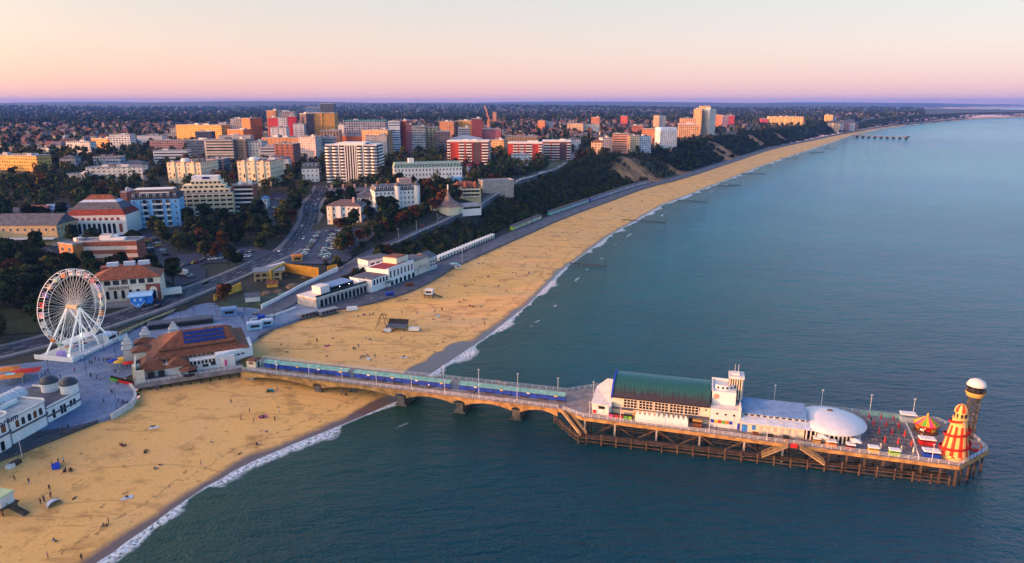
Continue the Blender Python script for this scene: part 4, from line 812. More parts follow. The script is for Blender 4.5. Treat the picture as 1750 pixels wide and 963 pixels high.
MB().box(27.4, 28.2, 1.1, 1.19, 2.0, 4.4).build('pink_poster', pinkp, pb); MB().box(20, 22, 1.92, 1.99, 2.6, 3.6).build('window', glass, pb); MB().box(22.8, 25, 1.92, 1.99, 2.8, 4.2).build('window', glass, pb)
for k in range(3): MB().box(30.4 + 1.6 * k, 31.5 + 1.6 * k, 3.6 + .62 * k, 3.9 + .62 * k, 4.3, 4.8).build('slot_window', dark, pb)
o = thing('octagonal_kiosk', 'small octagonal bar kiosk with brown roof in front of the brown roofed building', 'kiosk', pb.matrix_basis @ Vector((15.2, -.6, 1.5)), R(27))
MB().lathe([(2.6, 0), (2.6, 1.1)], 8).build('counter', dark, o); MB().lathe([(3.2, 2.3), (3.2, 2.55), (1.2, 3.4), (0, 3.6)], 8).build('roof', rust, o)
for k in range(8): a = R(45 * k); MB().beam((2.5 * math.cos(a), 2.5 * math.sin(a), 1.1), (2.5 * math.cos(a), 2.5 * math.sin(a), 2.4), .12).build('post', dark, o)
M27 = pb.matrix_basis.copy()
tag(rail_mb([(-1.5, -2.4, 1.5), (33, -2.4, 1.5)], 1.1, 2.0, 3, .09).build('deck_railing', railw, None, M27 @ Vector((0, 0, 0)), R(27)), 'white railing along the beach side of the brown roofed building deck', 'railing')
m = MB()
for k in range(11): m.tube((-.5 + 3.2 * k, -2.2, -3), (-.5 + 3.2 * k, -2.2, 0), .22, n=6)
for k in range(11): MB().tube((-.5 + 3.2 * k, -2.2, -3), (-.5 + 3.2 * k, -2.2, -.02), .22, n=6).build('deck_pile', dark, pb)
tag(MB().box(-1.3, 1.3, -1.3, 1.3, 0, 6.8, .9).build('cream_pillar', cream, None, P(236, 655, 3.6), R(27)), 'square cream pillar at the beach corner of the brown roofed building', 'pillar')

# ---------------------------------------------------------------- aquarium building by the lower left edge
oc0 = Vector((-143.9, 178.0, 4.3)); OA = R(80)
oc = thing('aquarium_building', 'long white art deco aquarium with stepped roofs and two dark domed turrets', 'aquarium', oc0, OA)
def bow(x0, x1, y0, y1, z0, z1, r_=2.0):
    pts = [(x0, y0)] + [(x1 - r_ + r_ * math.sin(R(15 * k)), y0 + r_ - r_ * math.cos(R(15 * k))) for k in range(7)] + [(x1, y1), (x0, y1)]
    return pts
for x0, x1, y0, y1, h_ in ((-22, 3.5, 0, 26, 9.6), (3.6, 17.0, .8, 26, 7.6), (17.1, 31, 1.6, 20, 4.8)):
    MB().prism(bow(x0, x1, y0, y1, 0, h_), -1, h_).build('wall', white, oc); MB().prism(bow(x0 - .02, x1 + .5, y0 - .6, y1, 0, 0, 2.4), h_ * .46, h_ * .46 + .3).build('ledge', slate, oc)
    MB().prism(bow(x0 - .02, x1 + .3, y0 - .3, y1, 0, 0, 2.2), h_, h_ + .25).build('parapet', slate if h_ < 5 else mat('pale_green_grey_roof', (.36, .40, .40), var=.2), oc); m = MB(); pts = bow(x0, x1 + .15, y0 - .15, y1, 0, 0, 2.1)
    for a, b in zip(pts[:-2], pts[1:-1]): m.beam((*a, h_ + .5), (*b, h_ + .5), .25, .55)
    m.build('parapet_rail', white, oc)
def archwin(m_, x, y, z, w, h_):
    pts = [(x - w / 2, z), (x + w / 2, z)] + [(x + w / 2 * math.cos(R(a)), z + h_ - w / 2 + w / 2 * math.sin(R(a))) for a in range(0, 181, 20)]
    m_.add([(p[0], y, p[1]) for p in pts] + [(p[0], y + .06, p[1]) for p in pts], [tuple(range(len(pts)))] + [(i, i + len(pts), (i + 1) % len(pts) + len(pts), (i + 1) % len(pts)) for i in range(len(pts))]); return m_
for x, y in ((-19, -.05), (-15.6, -.05), (-12.2, -.05), (-8.8, -.05), (-5, -.05), (-2, -.05), (0.8, -.05)): archwin(MB(), x, y, 5.2, 1.5, 2.4).build('poster_window', [rust, dark, glass][int(x) % 3], oc)
for x in (6, 8.0, 10.2, 12.2, 14.2): archwin(MB(), x, .75, 4.3, 1.2, 2.2).build('poster_window', [rust, glass, dark][int(x) % 3], oc)
for x in (19, 22, 23.2, 25.8, 27.2): MB().box(x, x + .9, 1.5, 1.59, .8 if x in (19, 22, 23.2) else 1.6, 3.6).build('window', glass, oc)
for x in (-18, -13, -8, -4.5, -1): MB().box(x, x + 1.2, -.07, -.01, .2, 3.0).build('door', glass, oc)
words('Oceanarium', 2.6, (-7.0, -.06, 7.2), 0, mat('navy_lettering', (.01, .02, .12), var=0), oc)
for k, (u, v) in enumerate(((88, 676), (121, 679))):
    q = P(u, v, 7.5); q = oc.matrix_basis.inverted() @ q; m = MB().lathe([(2.5, 0), (2.5, 7.6), (2.75, 7.6), (2.75, 7.9)], 24, (q.x, q.y, 0)); m.build('turret', white, oc); MB().lathe([(2.7, 7.9), (2.6, 8.6), (2.1, 9.4), (1.2, 9.9), (0, 10.1)], 24, (q.x, q.y, 0)).build('turret_dome', mat('dark_grey_lead', (.05, .055, .07), rough=.5), oc, smooth=True)
for x0, x1, y in ((-22, 2, 12.5), (4, 20, 13)):
    m = MB(); n = 8
    for k in range(n): a, b = math.pi * k / n, math.pi * (k + 1) / n; m.add([(x0, y - 2.6 * math.cos(a), 7.8 + 2.4 * math.sin(a)), (x1, y - 2.6 * math.cos(a), 7.8 + 2.4 * math.sin(a)), (x1, y - 2.6 * math.cos(b), 7.8 + 2.4 * math.sin(b)), (x0, y - 2.6 * math.cos(b), 7.8 + 2.4 * math.sin(b))], [(0, 1, 2, 3)])
    for x in (x0, x1): m.add([(x, y - 2.6 * math.cos(math.pi * k / n), 7.8 + 2.4 * math.sin(math.pi * k / n)) for k in range(n + 1)], [tuple(range(n + 1))])
    m.build('barrel_skylight', tealglass if x0 < 0 else mat('pale_glazing', (.5, .55, .58), rough=.3), oc, (0, 0, 2.0 if x0 < 0 else -.2))
    for j in range(12):
        mm = MB(); x = x0 + (x1 - x0) * j / 11
        for k in range(n): a, b = math.pi * k / n, math.pi * (k + 1) / n; mm.beam((x, y - 2.65 * math.cos(a), 7.8 + 2.45 * math.sin(a)), (x, y - 2.65 * math.cos(b), 7.8 + 2.45 * math.sin(b)), .16)
        mm.build('skylight_rib', white, oc, (0, 0, 2.0 if x0 < 0 else -.2))
MB().box(-6, 1, 3, 6, 9.86, 10.8).build('roof_plant', slate, oc); MB().box(4.5, 14, 8, 8.4, 7.86, 9.2).build('roof_wall', white, oc)
FOOT = [(oc, -24, 34, -4, 30), (pb, -6, 40, -4, 40)]
# low terraces and canopies beside the aquarium
for u, v, c_, lab, w_ in ((14, 630, orangep, 'square orange and white canopy nearest the left edge of the square', 7), (44, 633, redp, 'long red canopy beside the square behind the aquarium', 9), (18, 642, orangep, 'orange canopy with a green centre in front of the red canopy', 8)):
    q = P(u, v, 7.2); o = thing('terrace_canopy', lab, 'canopy', (q.x, q.y, 4.47), R(20), 'terrace canopies behind the aquarium')
    MB().add([(-w_ / 2, -2.6, 2.5), (w_ / 2, -2.6, 2.5), (w_ / 2, 2.6, 2.5), (-w_ / 2, 2.6, 2.5), (-w_ / 6, -.8, 3.2), (w_ / 6, -.8, 3.2), (w_ / 6, .8, 3.2), (-w_ / 6, .8, 3.2)], [(0, 1, 5, 4), (1, 2, 6, 5), (2, 3, 7, 6), (3, 0, 4, 7), (4, 5, 6, 7)]).build('canopy', c_, o)
    for x in (-w_ / 2, w_ / 2):
        for y in (-2.6, 2.6): MB().beam((x, y, 0), (x, y, 2.5), .1).build('post', railw, o)
    if v == 642: MB().box(-1.4, 1.4, -.9, .9, 3.21, 3.26).build('canopy_centre', tealglass, o)

# ---------------------------------------------------------------- crazy golf behind yellow walls
yel = mat('ochre_yellow_wall', (0.66, 0.34, 0.035), var=0.15, scale=.4)
cg = thing('adventure_golf', 'sunken golf garden enclosed by tall ochre yellow walls and a white parapet', 'adventure golf', (0, 0, 0))
def wall_line(name, pts, h_, w_, m_, parent, z=None, hb=3.0):
    m = MB()
    for a, b in zip(pts[:-1], pts[1:]):
        a, b = Vector(a), Vector(b); d = (b - a); d.z = 0; nn_ = Vector((-d.y, d.x, 0)).normalized() * w_ / 2
        m.add([a - nn_ - Vector((0, 0, hb)), b - nn_ - Vector((0, 0, hb)), b + nn_ - Vector((0, 0, hb)), a + nn_ - Vector((0, 0, hb)), a - nn_ + Vector((0, 0, h_)), b - nn_ + Vector((0, 0, h_)), b + nn_ + Vector((0, 0, h_)), a + nn_ + Vector((0, 0, h_))], [(3, 2, 1, 0), (4, 5, 6, 7), (0, 1, 5, 4), (1, 2, 6, 5), (2, 3, 7, 6), (3, 0, 4, 7)])
    return m.build(name, m_, parent)
gpt = lambda u, v, z: P(u, v, z)
wall_line('yellow_wall', [gpt(366, 515, 5), gpt(388, 505, 6), gpt(412, 492, 7.5)], 3.0, .5, yel, cg); wall_line('yellow_wall', [gpt(462, 478, 8), gpt(487, 464, 8.5)], 5.0, .5, yel, cg); wall_line('yellow_wall', [gpt(487, 464, 8.5), gpt(545, 472, 8.2)], 4.6, .5, mat('orange_wall', (0.70, 0.27, 0.02), var=.15), cg); wall_line('yellow_wall', [gpt(560, 462, 9), gpt(576, 458, 9.2)], 2.2, .5, mat('orange_wall', (0.70, 0.27, 0.02)), cg)
wall_line('white_parapet', [gpt(447, 527, 5), gpt(480, 511, 5.2), gpt(515, 491, 6), gpt(545, 477, 7), gpt(577, 461, 8.8)], 1.7, .6, white, cg); wall_line('white_parapet', [gpt(449, 463, 10.3), gpt(486, 452, 10.8)], 1.5, 2.0, offw, cg, hb=6)
MB().prism([tuple(gpt(u, v, 5))[:2] for u, v in ((372, 522), (446, 524), (480, 508), (515, 489), (545, 474), (487, 466), (420, 488))][::1], 3.5, 5.3).build('garden_floor', mat('mossy_green', (.045, .07, .03), var=.4, scale=.2), cg)
for u, v, s_, c_, nm in ((432, 514, 3.4, offw, 'white_cottage'), (466, 492, 2.8, yel, 'yellow_hut')):
    q = P(u, v, 5.3); r_ = R(20); MB().box(-s_, s_, -s_ * .7, s_ * .7, 0, 2.6).build('wall_of_' + nm, c_, cg, q, r_); MB().add([(-s_ - .3, -s_ * .9, 2.5), (s_ + .3, -s_ * .9, 2.5), (s_ + .3, s_ * .9, 2.5), (-s_ - .3, s_ * .9, 2.5), (-s_ - .3, 0, 4.2), (s_ + .3, 0, 4.2)], [(0, 1, 5, 4), (2, 3, 4, 5), (0, 4, 3), (1, 2, 5)]).build('roof_of_' + nm, slate if c_ is offw else terracotta, cg, q, r_)
q = P(435, 485, 6); MB().box(0, 14, 0, 10, -2, 6).build('gallery_building', mat('tan_render', (.42, .29, .13), var=.2), cg, q, R(18)); MB().box(-.5, 16, -.5, 11, 6, 6.4).build('gallery_roof', mat('grey_felt', (.22, .22, .24)), cg, q, R(18))
for k in range(4):
    for z in (.6, 3.4): MB().box(1 + 3.2 * k, 3.2 + 3.2 * k, -.08, -.01, z, z + 1.6).build('opening', dark, cg, q, R(18))
for u, v, sx_, h_ in ((455, 503, 3, 1.6), (500, 492, 4, 2.2), (520, 480, 3, 2.5), (475, 500, 3, 1.2), (512, 490, 2, 1.4), (487, 478, 3.2, 3)): MB().lathe([(sx_, -.5), (sx_ * .9, h_ * .4), (sx_ * .5, h_ * .9), (0, h_)], 7).build('rockwork', mat('brown_rock', (.20, .12, .07), var=.4), cg, P(u, v, 5.3))
MB().lathe([(4.2, 0), (4.1, .08), (0, .08)], 20).build('pond', mat('turquoise_pond', (.10, .28, .20), rough=.15, var=.1), cg, P(490, 502, 5.32))
tag(wall_line('garden_wall', [gpt(428, 549, 4.6), gpt(470, 540, 4.6), gpt(505, 528, 4.6)], .9, .7, offw, None), 'low white planter wall in front of the dark shrubs by the golf garden', 'wall')
AREAS.append(np.array(gl_([(360, 520), (440, 535), (470, 525), (585, 462), (560, 455), (487, 448), (440, 466), (410, 480)])))

# ---------------------------------------------------------------- row of buildings along the promenade
def seafront(name, label, u0, v0, u1, v1, vt, depth, m_, cat='building'):
    a, b = P(u0, v0, 4.4), P(u1, v1, 4.4); L_ = (b - a).length; o = thing(name, label, cat, a, math.atan2(b.y - a.y, b.x - a.x)); h_ = zat(a.x, a.y, vt) - 4.4; FOOT.append((o, -2, L_ + 2, -6, depth + 4)); return o, L_, h_
o, L_, h_ = seafront('arcade_building', 'long single storey building with arched openings and roof terrace', 541, 527, 640, 495, 512, 13, cream)
MB().box(0, L_, 0, 13, -1, h_).build('wall', mat('stained_stone_render', (.42, .38, .36), var=.25), o); MB().box(-.2, L_, -.25, 13, h_, h_ + .5).build('parapet', offw, o)
na = 13
for k in range(na): archwin(MB(), 3.5 + (L_ - 5) * k / na, -.05, 0, (L_ - 5) / na * .66, h_ * .8).build('arch', glass, o)
MB().box(6, 12, 3, 9, h_ + .5, h_ + 4.2).build('terrace_room', offw, o); MB().box(13, L_ - 12, 3, 11, h_ + .5, h_ + 2.7).build('glass_pavilion', glass, o); MB().box(12.6, L_ - 11.5, 2.6, 11.4, h_ + 2.7, h_ + 2.95).build('pavilion_roof', greyblue, o)
for k in range(8): MB().lathe([(0, -.16), (.18, 0), (0, .16)], 8).build('globe_lamp', wl, o, (14 + 3.2 * k, 1.4 if k % 2 else 10, h_ + 2.3))
MB().box(.5, L_, .4, .8, h_ + .5, h_ + 1.4).build('planted_hedge', mat('planter_green', (.02, .03, .012), var=.4), o)
o, L_, h_ = seafront('white_seafront_block', 'two storey white promenade block with a red terrace roof', 636, 500, 706, 473, 471, 14, white)
MB().box(0, L_ * .36, 0, 14, -1, h_ * .72).build('wall', white, o); MB().box(L_ * .36 + .01, L_, -.8, 14, -1, h_).build('taller_wall', white, o)
MB().box(0, L_ * .36, 0.4, 14, h_ * .72, h_ * .72 + .2).build('dark_roof', slate, o); MB().box(L_ * .36, L_ - 3, 2, 12, h_, h_ + .2).build('red_terrace', mat('red_terrace_felt', (.28, .03, .03)), o); MB().box(L_ * .36 + .01, L_, -.85, -.5, h_, h_ + .9).build('parapet', white, o)
for k in range(5): MB().box(1.5 + 2.7 * k, 2.8 + 2.7 * k, -.08, -.01, h_ * .38, h_ * .66).build('window', glass, o)
for k in range(7): MB().box(L_ * .36 + 1.5 + 3.3 * k, L_ * .36 + 2.7 + 3.3 * k, -.88, -.81, h_ * .5, h_ * .88).build('window', glass, o)
for k in range(6): archwin(MB(), L_ * .36 + 3 + 4.0 * k, -.86, 0, 2.4, 2.8).build('arch', glass, o)
MB().box(L_ * .7, L_, 3, 12, h_ + .2, h_ + 3.2).build('roof_pavilion', cream, o); MB().box(L_ * .72, L_ - 1.5, 3.5, 11.5, h_ + 3.2, h_ + 3.7).build('roof_pavilion_top', terracotta, o); MB().box(L_ * .36 - 3, L_ * .36 + 2, -3.2, -.85, 2.8, 3.1).build('awning', mat('green_awning', (.12, .2, .16)), o)
o, L_, h_ = seafront('white_pavilion_building', 'white flat roofed building above and behind the red terrace', 630, 473, 668, 464, 446, 9, white); MB().box(0, L_, 0, 9, -3, h_).build('wall', white, o); MB().box(-.3, L_ + .3, -.3, 9.3, h_, h_ + .4).build('roof', slate, o)
for k in range(3): MB().box(2 + 4 * k, 4.6 + 4 * k, -.08, -.01, h_ * .5, h_ * .8).build('window', glass, o)
o, L_, h_ = seafront('cream_mural_building', 'cream promenade building with a sketchy dark mural on its front', 707, 473, 733, 463, 448, 12, cream); MB().box(0, L_, 0, 12, -1, h_).build('wall', mat('pale_cream_render', (.60, .55, .44), var=.1), o); MB().box(-.2, L_, -.2, 12, h_, h_ + .35).build('roof', slate, o)
m = MB(); rr = random.Random(3); q0 = Vector((1, -.04, 2))
for k in range(26): q1 = Vector((1 + (L_ - 2) * (k + 1) / 27, -.04, h_ * .45 + rr.uniform(-1.8, 1.8))); m.beam(q0, q1, .16, .03); q0 = q1
m.build('mural', rust, o)
for k in range(4): MB().box(1.2 + 3 * k, 2.6 + 3 * k, -.09, -.01, .2, 2.2).build('door', offw, o)
o, L_, h_ = seafront('grey_promenade_building', 'pale grey promenade building at the end of the row by the beach huts', 734, 463, 747, 458, 441, 12, offw); MB().box(0, L_, 0, 12, -1, h_).build('wall', mat('pale_grey_render', (.45, .47, .50), var=.1), o); MB().add([(-.3, -.3, h_), (L_ + .3, -.3, h_), (L_ + .3, 12.3, h_), (-.3, 12.3, h_), (-.3, 6, h_ + 2.4), (L_ + .3, 6, h_ + 2.4)], [(0, 1, 5, 4), (2, 3, 4, 5), (0, 4, 3), (1, 2, 5)]).build('roof', slate, o)
for k in range(3):
    for z in (.3, .55): MB().box(1 + 2.8 * k, 2.4 + 2.8 * k, -.09, -.01, h_ * z, h_ * (z + .16)).build('window', glass, o)
# ---------------------------------------------------------------- the town
def fac(name, wall, bay=3.2, fl=3.1, wf=0.5, hf=0.5, gcol=(0.02, 0.025, 0.035), band=None):
    """far facades: wall with a regular grid of glazed openings, in metres along the wall (UV)"""
    if name in MATS: return MATS[name]
    m = bpy.data.materials.new(name); m.use_nodes = True; t = m.node_tree; n_ = t.nodes; l_ = t.links.new; b_ = n_['Principled BSDF']; b_.inputs['Roughness'].default_value = .7
    uv = n_.new('ShaderNodeUVMap'); s = n_.new('ShaderNodeSeparateXYZ'); l_(uv.outputs[0], s.inputs[0])
    def M(op, a, b=None):
        q = n_.new('ShaderNodeMath'); q.operation = op
        for i, c in enumerate((a, b)):
            if c is None: continue
            if isinstance(c, (int, float)): q.inputs[i].default_value = c
            else: l_(c, q.inputs[i])
        return q.outputs[0]
    fx = M('ABSOLUTE', M('SUBTRACT', M('FRACT', M('DIVIDE', s.outputs[0], bay)), .5)); fy = M('ABSOLUTE', M('SUBTRACT', M('FRACT', M('DIVIDE', s.outputs[1], fl)), .5))
    g = M('MULTIPLY', M('LESS_THAN', fx, wf / 2), M('LESS_THAN', fy, hf / 2))
    mx_ = n_.new('ShaderNodeMix'); mx_.data_type = 'RGBA'; l_(g, mx_.inputs['Factor']); mx_.inputs['A'].default_value = (*wall, 1); out = mx_.outputs['Result']
    cv = n_.new('ShaderNodeCombineXYZ'); l_(M('FLOOR', M('DIVIDE', s.outputs[0], bay)), cv.inputs[0]); l_(M('FLOOR', M('DIVIDE', s.outputs[1], fl)), cv.inputs[1]); wn = n_.new('ShaderNodeTexWhiteNoise'); wn.noise_dimensions = '2D'; l_(cv.outputs[0], wn.inputs['Vector'])
    mg = n_.new('ShaderNodeMix'); mg.data_type = 'RGBA'; l_(M('MULTIPLY', M('POWER', wn.outputs['Value'], 3.0), .7), mg.inputs['Factor']); mg.inputs['A'].default_value = (*gcol, 1); mg.inputs['B'].default_value = (*[min(.6, c * .8 + .08) for c in wall], 1); l_(mg.outputs['Result'], mx_.inputs['B'])
    ge = n_.new('ShaderNodeNewGeometry'); nz = n_.new('ShaderNodeTexNoise'); nz.inputs['Scale'].default_value = .12; nz.inputs['Detail'].default_value = 5; l_(ge.outputs['Position'], nz.inputs['Vector']); vs = n_.new('ShaderNodeVectorMath'); vs.operation = 'SCALE'; vs.inputs[0].default_value = wall; mr_ = n_.new('ShaderNodeMapRange'); l_(nz.outputs['Fac'], mr_.inputs[0]); mr_.inputs[1].default_value = .3; mr_.inputs[2].default_value = .7; mr_.inputs[3].default_value = .75; mr_.inputs[4].default_value = 1.1; l_(mr_.outputs[0], vs.inputs['Scale']); l_(vs.outputs[0], mx_.inputs['A']); l_(M('SUBTRACT', .75, M('MULTIPLY', g, .55)), b_.inputs['Roughness'])
    l_(out, b_.inputs['Base Color']); MATS[name] = m; return m
def wall_mesh(W_, D, h_, m_, below=5.0):
    v = [(0, 0), (W_, 0), (W_, D), (0, D)]; V = [(x, y, z) for z in (-below, h_) for x, y in v]; F = [(0, 1, 5, 4), (1, 2, 6, 5), (2, 3, 7, 6), (3, 0, 4, 7), (4, 5, 6, 7)]
    me = bpy.data.meshes.new('wall'); me.from_pydata(V, [], F); me.materials.append(m_); uv = me.uv_layers.new(name='UVMap'); k = 0
    for (L_, _) in ((W_, 0), (D, 0), (W_, 0), (D, 0)):
        for q in ((0, -below), (L_, -below), (L_, h_), (0, h_)): uv.data[k].uv = q; k += 1
    for q in range(4): uv.data[k].uv = (0.01, 0.01); k += 1
    me.update(); return me
def winmesh(name, frame, gm):
    m = MB().slot(0).box(-.5, .5, -.07, .03, -.5, .5); m.slot(1).box(-.42, .42, -.075, -.06, -.44, .44); m.slot(0).box(-.56, .56, -.14, -.01, -.56, -.5).box(-.03, .03, -.085, -.07, -.44, .44); return m.mesh(name, [frame, gm])
wframe = mat('window_frame', (.5, .5, .5), var=0); WIN = winmesh('window', wframe, glass); WIND = winmesh('window', mat('dark_window_frame', (.05, .05, .06), var=0), glass)
def windows(o, W_, D, h_, fl, bays, ww_=1.2, wh_=1.7, sides='flr', z0=0.0, win=None, skip=None, cap=98):
    fh = (h_ - z0) / fl; cnt = 0; win = win or WIN
    for f in range(fl - 1, -1, -1):
        z = z0 + fh * (f + .52)
        if 'f' in sides:
            for k in range(bays):
                if skip and skip(k, f): continue
                if cnt >= cap: return
                link('window', win, o, (W_ * (k + .5) / bays, -.01, z), 0, (ww_, 1, wh_)); cnt += 1
        sb = max(1, round(D / 3.6))
        for s_, nm in ((0, 'l'), (1, 'r')):
            if nm in sides:
                for k in range(sb):
                    if cnt >= cap: return
                    link('window', win, o, ((-.01 if s_ == 0 else W_ + .01), D * (k + .5) / sb, z), -math.pi / 2 if s_ == 0 else math.pi / 2, (ww_, 1, wh_)); cnt += 1
def hip(W_, D, z, rh, ov=.5, ridge='x'):
    m = MB(); i = min(W_, D) / 2 if rh > 0 else 0
    if W_ >= D: a, b = (D / 2 + ov, D / 2), (W_ - D / 2 - ov, D / 2)
    else: a, b = (W_ / 2, W_ / 2 + ov), (W_ / 2, D - W_ / 2 - ov)
    v = [(-ov, -ov, z), (W_ + ov, -ov, z), (W_ + ov, D + ov, z), (-ov, D + ov, z), (*a, z + rh), (*b, z + rh), (-ov, -ov, z - .3), (W_ + ov, -ov, z - .3), (W_ + ov, D + ov, z - .3), (-ov, D + ov, z - .3)]
    f = [(0, 1, 5, 4), (1, 2, 5), (2, 3, 4, 5), (3, 0, 4)] if W_ >= D else [(0, 1, 4), (1, 2, 5, 4), (2, 3, 5), (3, 0, 4, 5)]
    m.add(v, f + [(6, 7, 1, 0), (7, 8, 2, 1), (8, 9, 3, 2), (9, 6, 0, 3), (9, 8, 7, 6)]); return m
def mansard(W_, D, z, rh, ins=1.2, ov=.2):
    m = MB(); v = [(-ov, -ov, z), (W_ + ov, -ov, z), (W_ + ov, D + ov, z), (-ov, D + ov, z), (ins, ins, z + rh), (W_ - ins, ins, z + rh), (W_ - ins, D - ins, z + rh), (ins, D - ins, z + rh)]
    return m.add(v, [(0, 1, 5, 4), (1, 2, 6, 5), (2, 3, 7, 6), (3, 0, 4, 7), (4, 5, 6, 7), (3, 2, 1, 0)])
felt = mat('grey_roof_felt', (.17, .17, .19), var=.3, scale=.3); palefelt = mat('pale_roof_felt', (.36, .36, .39), var=.2, scale=.3)
BLD = []
def B(name, label, u0, v0, u1, vt, ang=8, depth=14, fl=5, bays=8, wall=None, roof='flat', roofm=None, rh=3.0, win=True, sides='flr', ww_=1.2, wh_=1.7, cat='building', wm_=None, front=14, plant=2, group=None):
    g = G(u0, v0); a = R(ang); d = Vector((math.cos(a), math.sin(a)))
    # run along the facade direction until the sight line of the far end
    k = (u1 - 875) / FOC; dep0 = g.y * cP - (g.z - CAMH) * sP; W_ = (k * dep0 - g.x) / (d.x - k * d.y * cP)
    h_ = max(3.0, zat(g.x, g.y, vt) - g.z); o = thing(name, label, cat, g, a, group)
    o['w'], o['d'], o['h'] = W_, depth, h_
    link('wall', wall_mesh(W_, depth, h_, wall), o)
    if win: windows(o, W_, depth, h_, fl, bays, ww_, wh_, sides, win=wm_)
    rm = roofm or felt
    if roof == 'flat':
        m = MB().box(-.15, W_ + .15, -.15, depth + .15, h_ + .004, h_ + .25); m.build('roof', rm, o); m = MB()
        for x0, x1, y0, y1 in ((-.2, W_ + .2, -.2, .1), (-.2, W_ + .2, depth - .1, depth + .2), (-.2, .1, .1, depth - .1), (W_ - .1, W_ + .2, .1, depth - .1)): m.box(x0, x1, y0, y1, h_ + .26, h_ + .9)
        m.build('parapet', palefelt if not roofm else roofm, o); rr = random.Random(int(u0 * 7 + v0))
        for _ in range(plant):
            x, y = rr.uniform(.15, .75) * W_, rr.uniform(.25, .6) * depth; MB().box(x, x + min(6, W_ * .2), y, y + min(4, depth * .3), h_ + .25, h_ + rr.uniform(1.6, 3.2)).build('roof_plant', rr.choice([palefelt, offw, felt]), o)
    elif roof == 'hip': hip(W_, depth, h_, rh).build('roof', rm, o)
    elif roof == 'mansard':
        mansard(W_, depth, h_, rh).build('roof', rm, o)
        for k in range(bays):
            x = W_ * (k + .5) / bays; dm = MB().box(x - .7, x + .7, .15, 1.6, h_ + .4, h_ + rh * .85).build('dormer', rm if name == 'x' else offw, o); MB().box(x - .45, x + .45, .08, .145, h_ + .7, h_ + rh * .75).build('dormer_window', glass, dm)
    elif roof == 'gable':
        m = MB().add([(-.4, -.5, h_), (W_ + .4, -.5, h_), (W_ + .4, depth + .5, h_), (-.4, depth + .5, h_), (-.4, depth / 2, h_ + rh), (W_ + .4, depth / 2, h_ + rh)], [(0, 1, 5, 4), (2, 3, 4, 5), (0, 4, 3), (1, 2, 5), (3, 2, 1, 0)]); m.build('roof', rm, o)
    FOOT.append((o, -2.5, W_ + 2.5, -front, depth + 2.5)); BLD.append(o); return o
def balconies(o, spans, fl, z0=0.0, m_=None, dep=1.5, y=0.0, h_=None, face='f'):
    W_, D, H_ = o['w'], o['d'], h_ or o['h']; fh = (H_ - z0) / fl
    for x0, x1 in spans:
        L_ = W_ if face == 'f' else D
        for f in range(fl):
            z = z0 + fh * f; a, b = x0 * L_, x1 * L_
            q = MB().box(a, b, -dep, 0, z + .05, z + .25).box(a, b, -dep, -dep + .12, z + .26, z + 1.15).box(a, a + .12, -dep + .13, 0, z + .26, z + 1.15).box(b - .12, b, -dep + .13, 0, z + .26, z + 1.15)
            loc, rz = ((0, y, 0), 0) if face == 'f' else ((W_, 0, 0), math.pi / 2) if face == 'r' else ((0, D, 0), -math.pi / 2)
            q.build('balcony', m_ or white, o, loc, rz); MB().box(a + .3, b - .3, -.06, -.012, z + .3, z + fh - .5).build('balcony_door', glass, o, loc, rz)
C = lambda *a: lin(*a)[:3]
creamw = mat('cream_stucco', (.72, .60, .40), var=.08); whitew = mat('white_stucco', (.72, .70, .68), var=.08); redb = mat('bright_red_brick', (.42, .045, .03), var=.15, scale=.4); brownb = mat('brown_brick', (.26, .13, .07), var=.15); darkb = mat('dark_brick', (.08, .05, .06), var=.2); greyr = mat('blue_grey_panel', (.20, .26, .36), var=.1); goldb = mat('golden_brick', (.50, .26, .07), var=.15)

# -- theatre below the gardens: striped stage tower, front wing with the lettering
o = B('stage_tower', 'red brick theatre stage tower with broad pale stone bands', 142, 468, 240, 415, 6, 11, 1, 1, brick, win=False, plant=3, front=4)
for k in range(3): MB().box(-.02, o['w'] + .02, -.09, -.012, o['h'] - 4.4 - 4.3 * k, o['h'] - 2.3 - 4.3 * k).build('stone_band', mat('pale_stone_band', (.55, .47, .42), var=.1), o)
MB().box(o['w'] * .35, o['w'] * .75, 3, 7, o['h'] + .26, o['h'] + 1.6).build('roof_light', white, o)
o = B('side_wing', 'sunlit orange brick wing with a square window left of the striped stage tower', 108, 468, 132, 417, -24, 14, 3, 2, mat('sunlit_brick', (.45, .17, .06), var=.15), sides='f', front=4, ww_=2.4, wh_=2.4)  # orange evening sun on this side is put into the brick colour
o = B('pavilion_theatre', 'cream theatre front with red hipped roof and large lettering', 160, 522, 278, 481, 20, 16, 1, 1, cream, 'hip', terracotta, 4.2, win=False, front=10)
W_, H_ = o['w'], o['h']
for k in range(7): MB().box(2 + (W_ - 4) * k / 7, 2 + (W_ - 4) * (k + .72) / 7, -.09, -.012, H_ * .76, H_ * .95).build('upper_window', glass, o)
for k in range(6): MB().box(2.5 + (W_ - 10) * k / 6, 3.9 + (W_ - 10) * k / 6, -.09, -.012, H_ * .18, H_ * .52).build('window', glass, o)
MB().box(W_ - 6.5, W_ - .3, -.5, -.012, -1, H_ * .7).build('brick_bay', brick, o); archwin(MB(), W_ - 3.4, -.6, 1.2, 3.2, H_ * .5).build('arched_doorway', cream, o); archwin(MB(), W_ - 3.4, -.66, 1.2, 2.0, H_ * .36).build('arched_window', glass, o)
words('PAVILION', 2.0, (W_ * .24, -.12, H_ * .56), 0, mat('maroon_lettering', (.18, .01, .02), var=0), o); MB().box(-.3, W_ + .3, -.35, -.012, H_ * .71, H_ * .745).build('string_course', offw, o); MB().box(W_ * .05, W_ * .8, 17, 22, 0, H_ + 2.5).build('rear_block', brick, o)
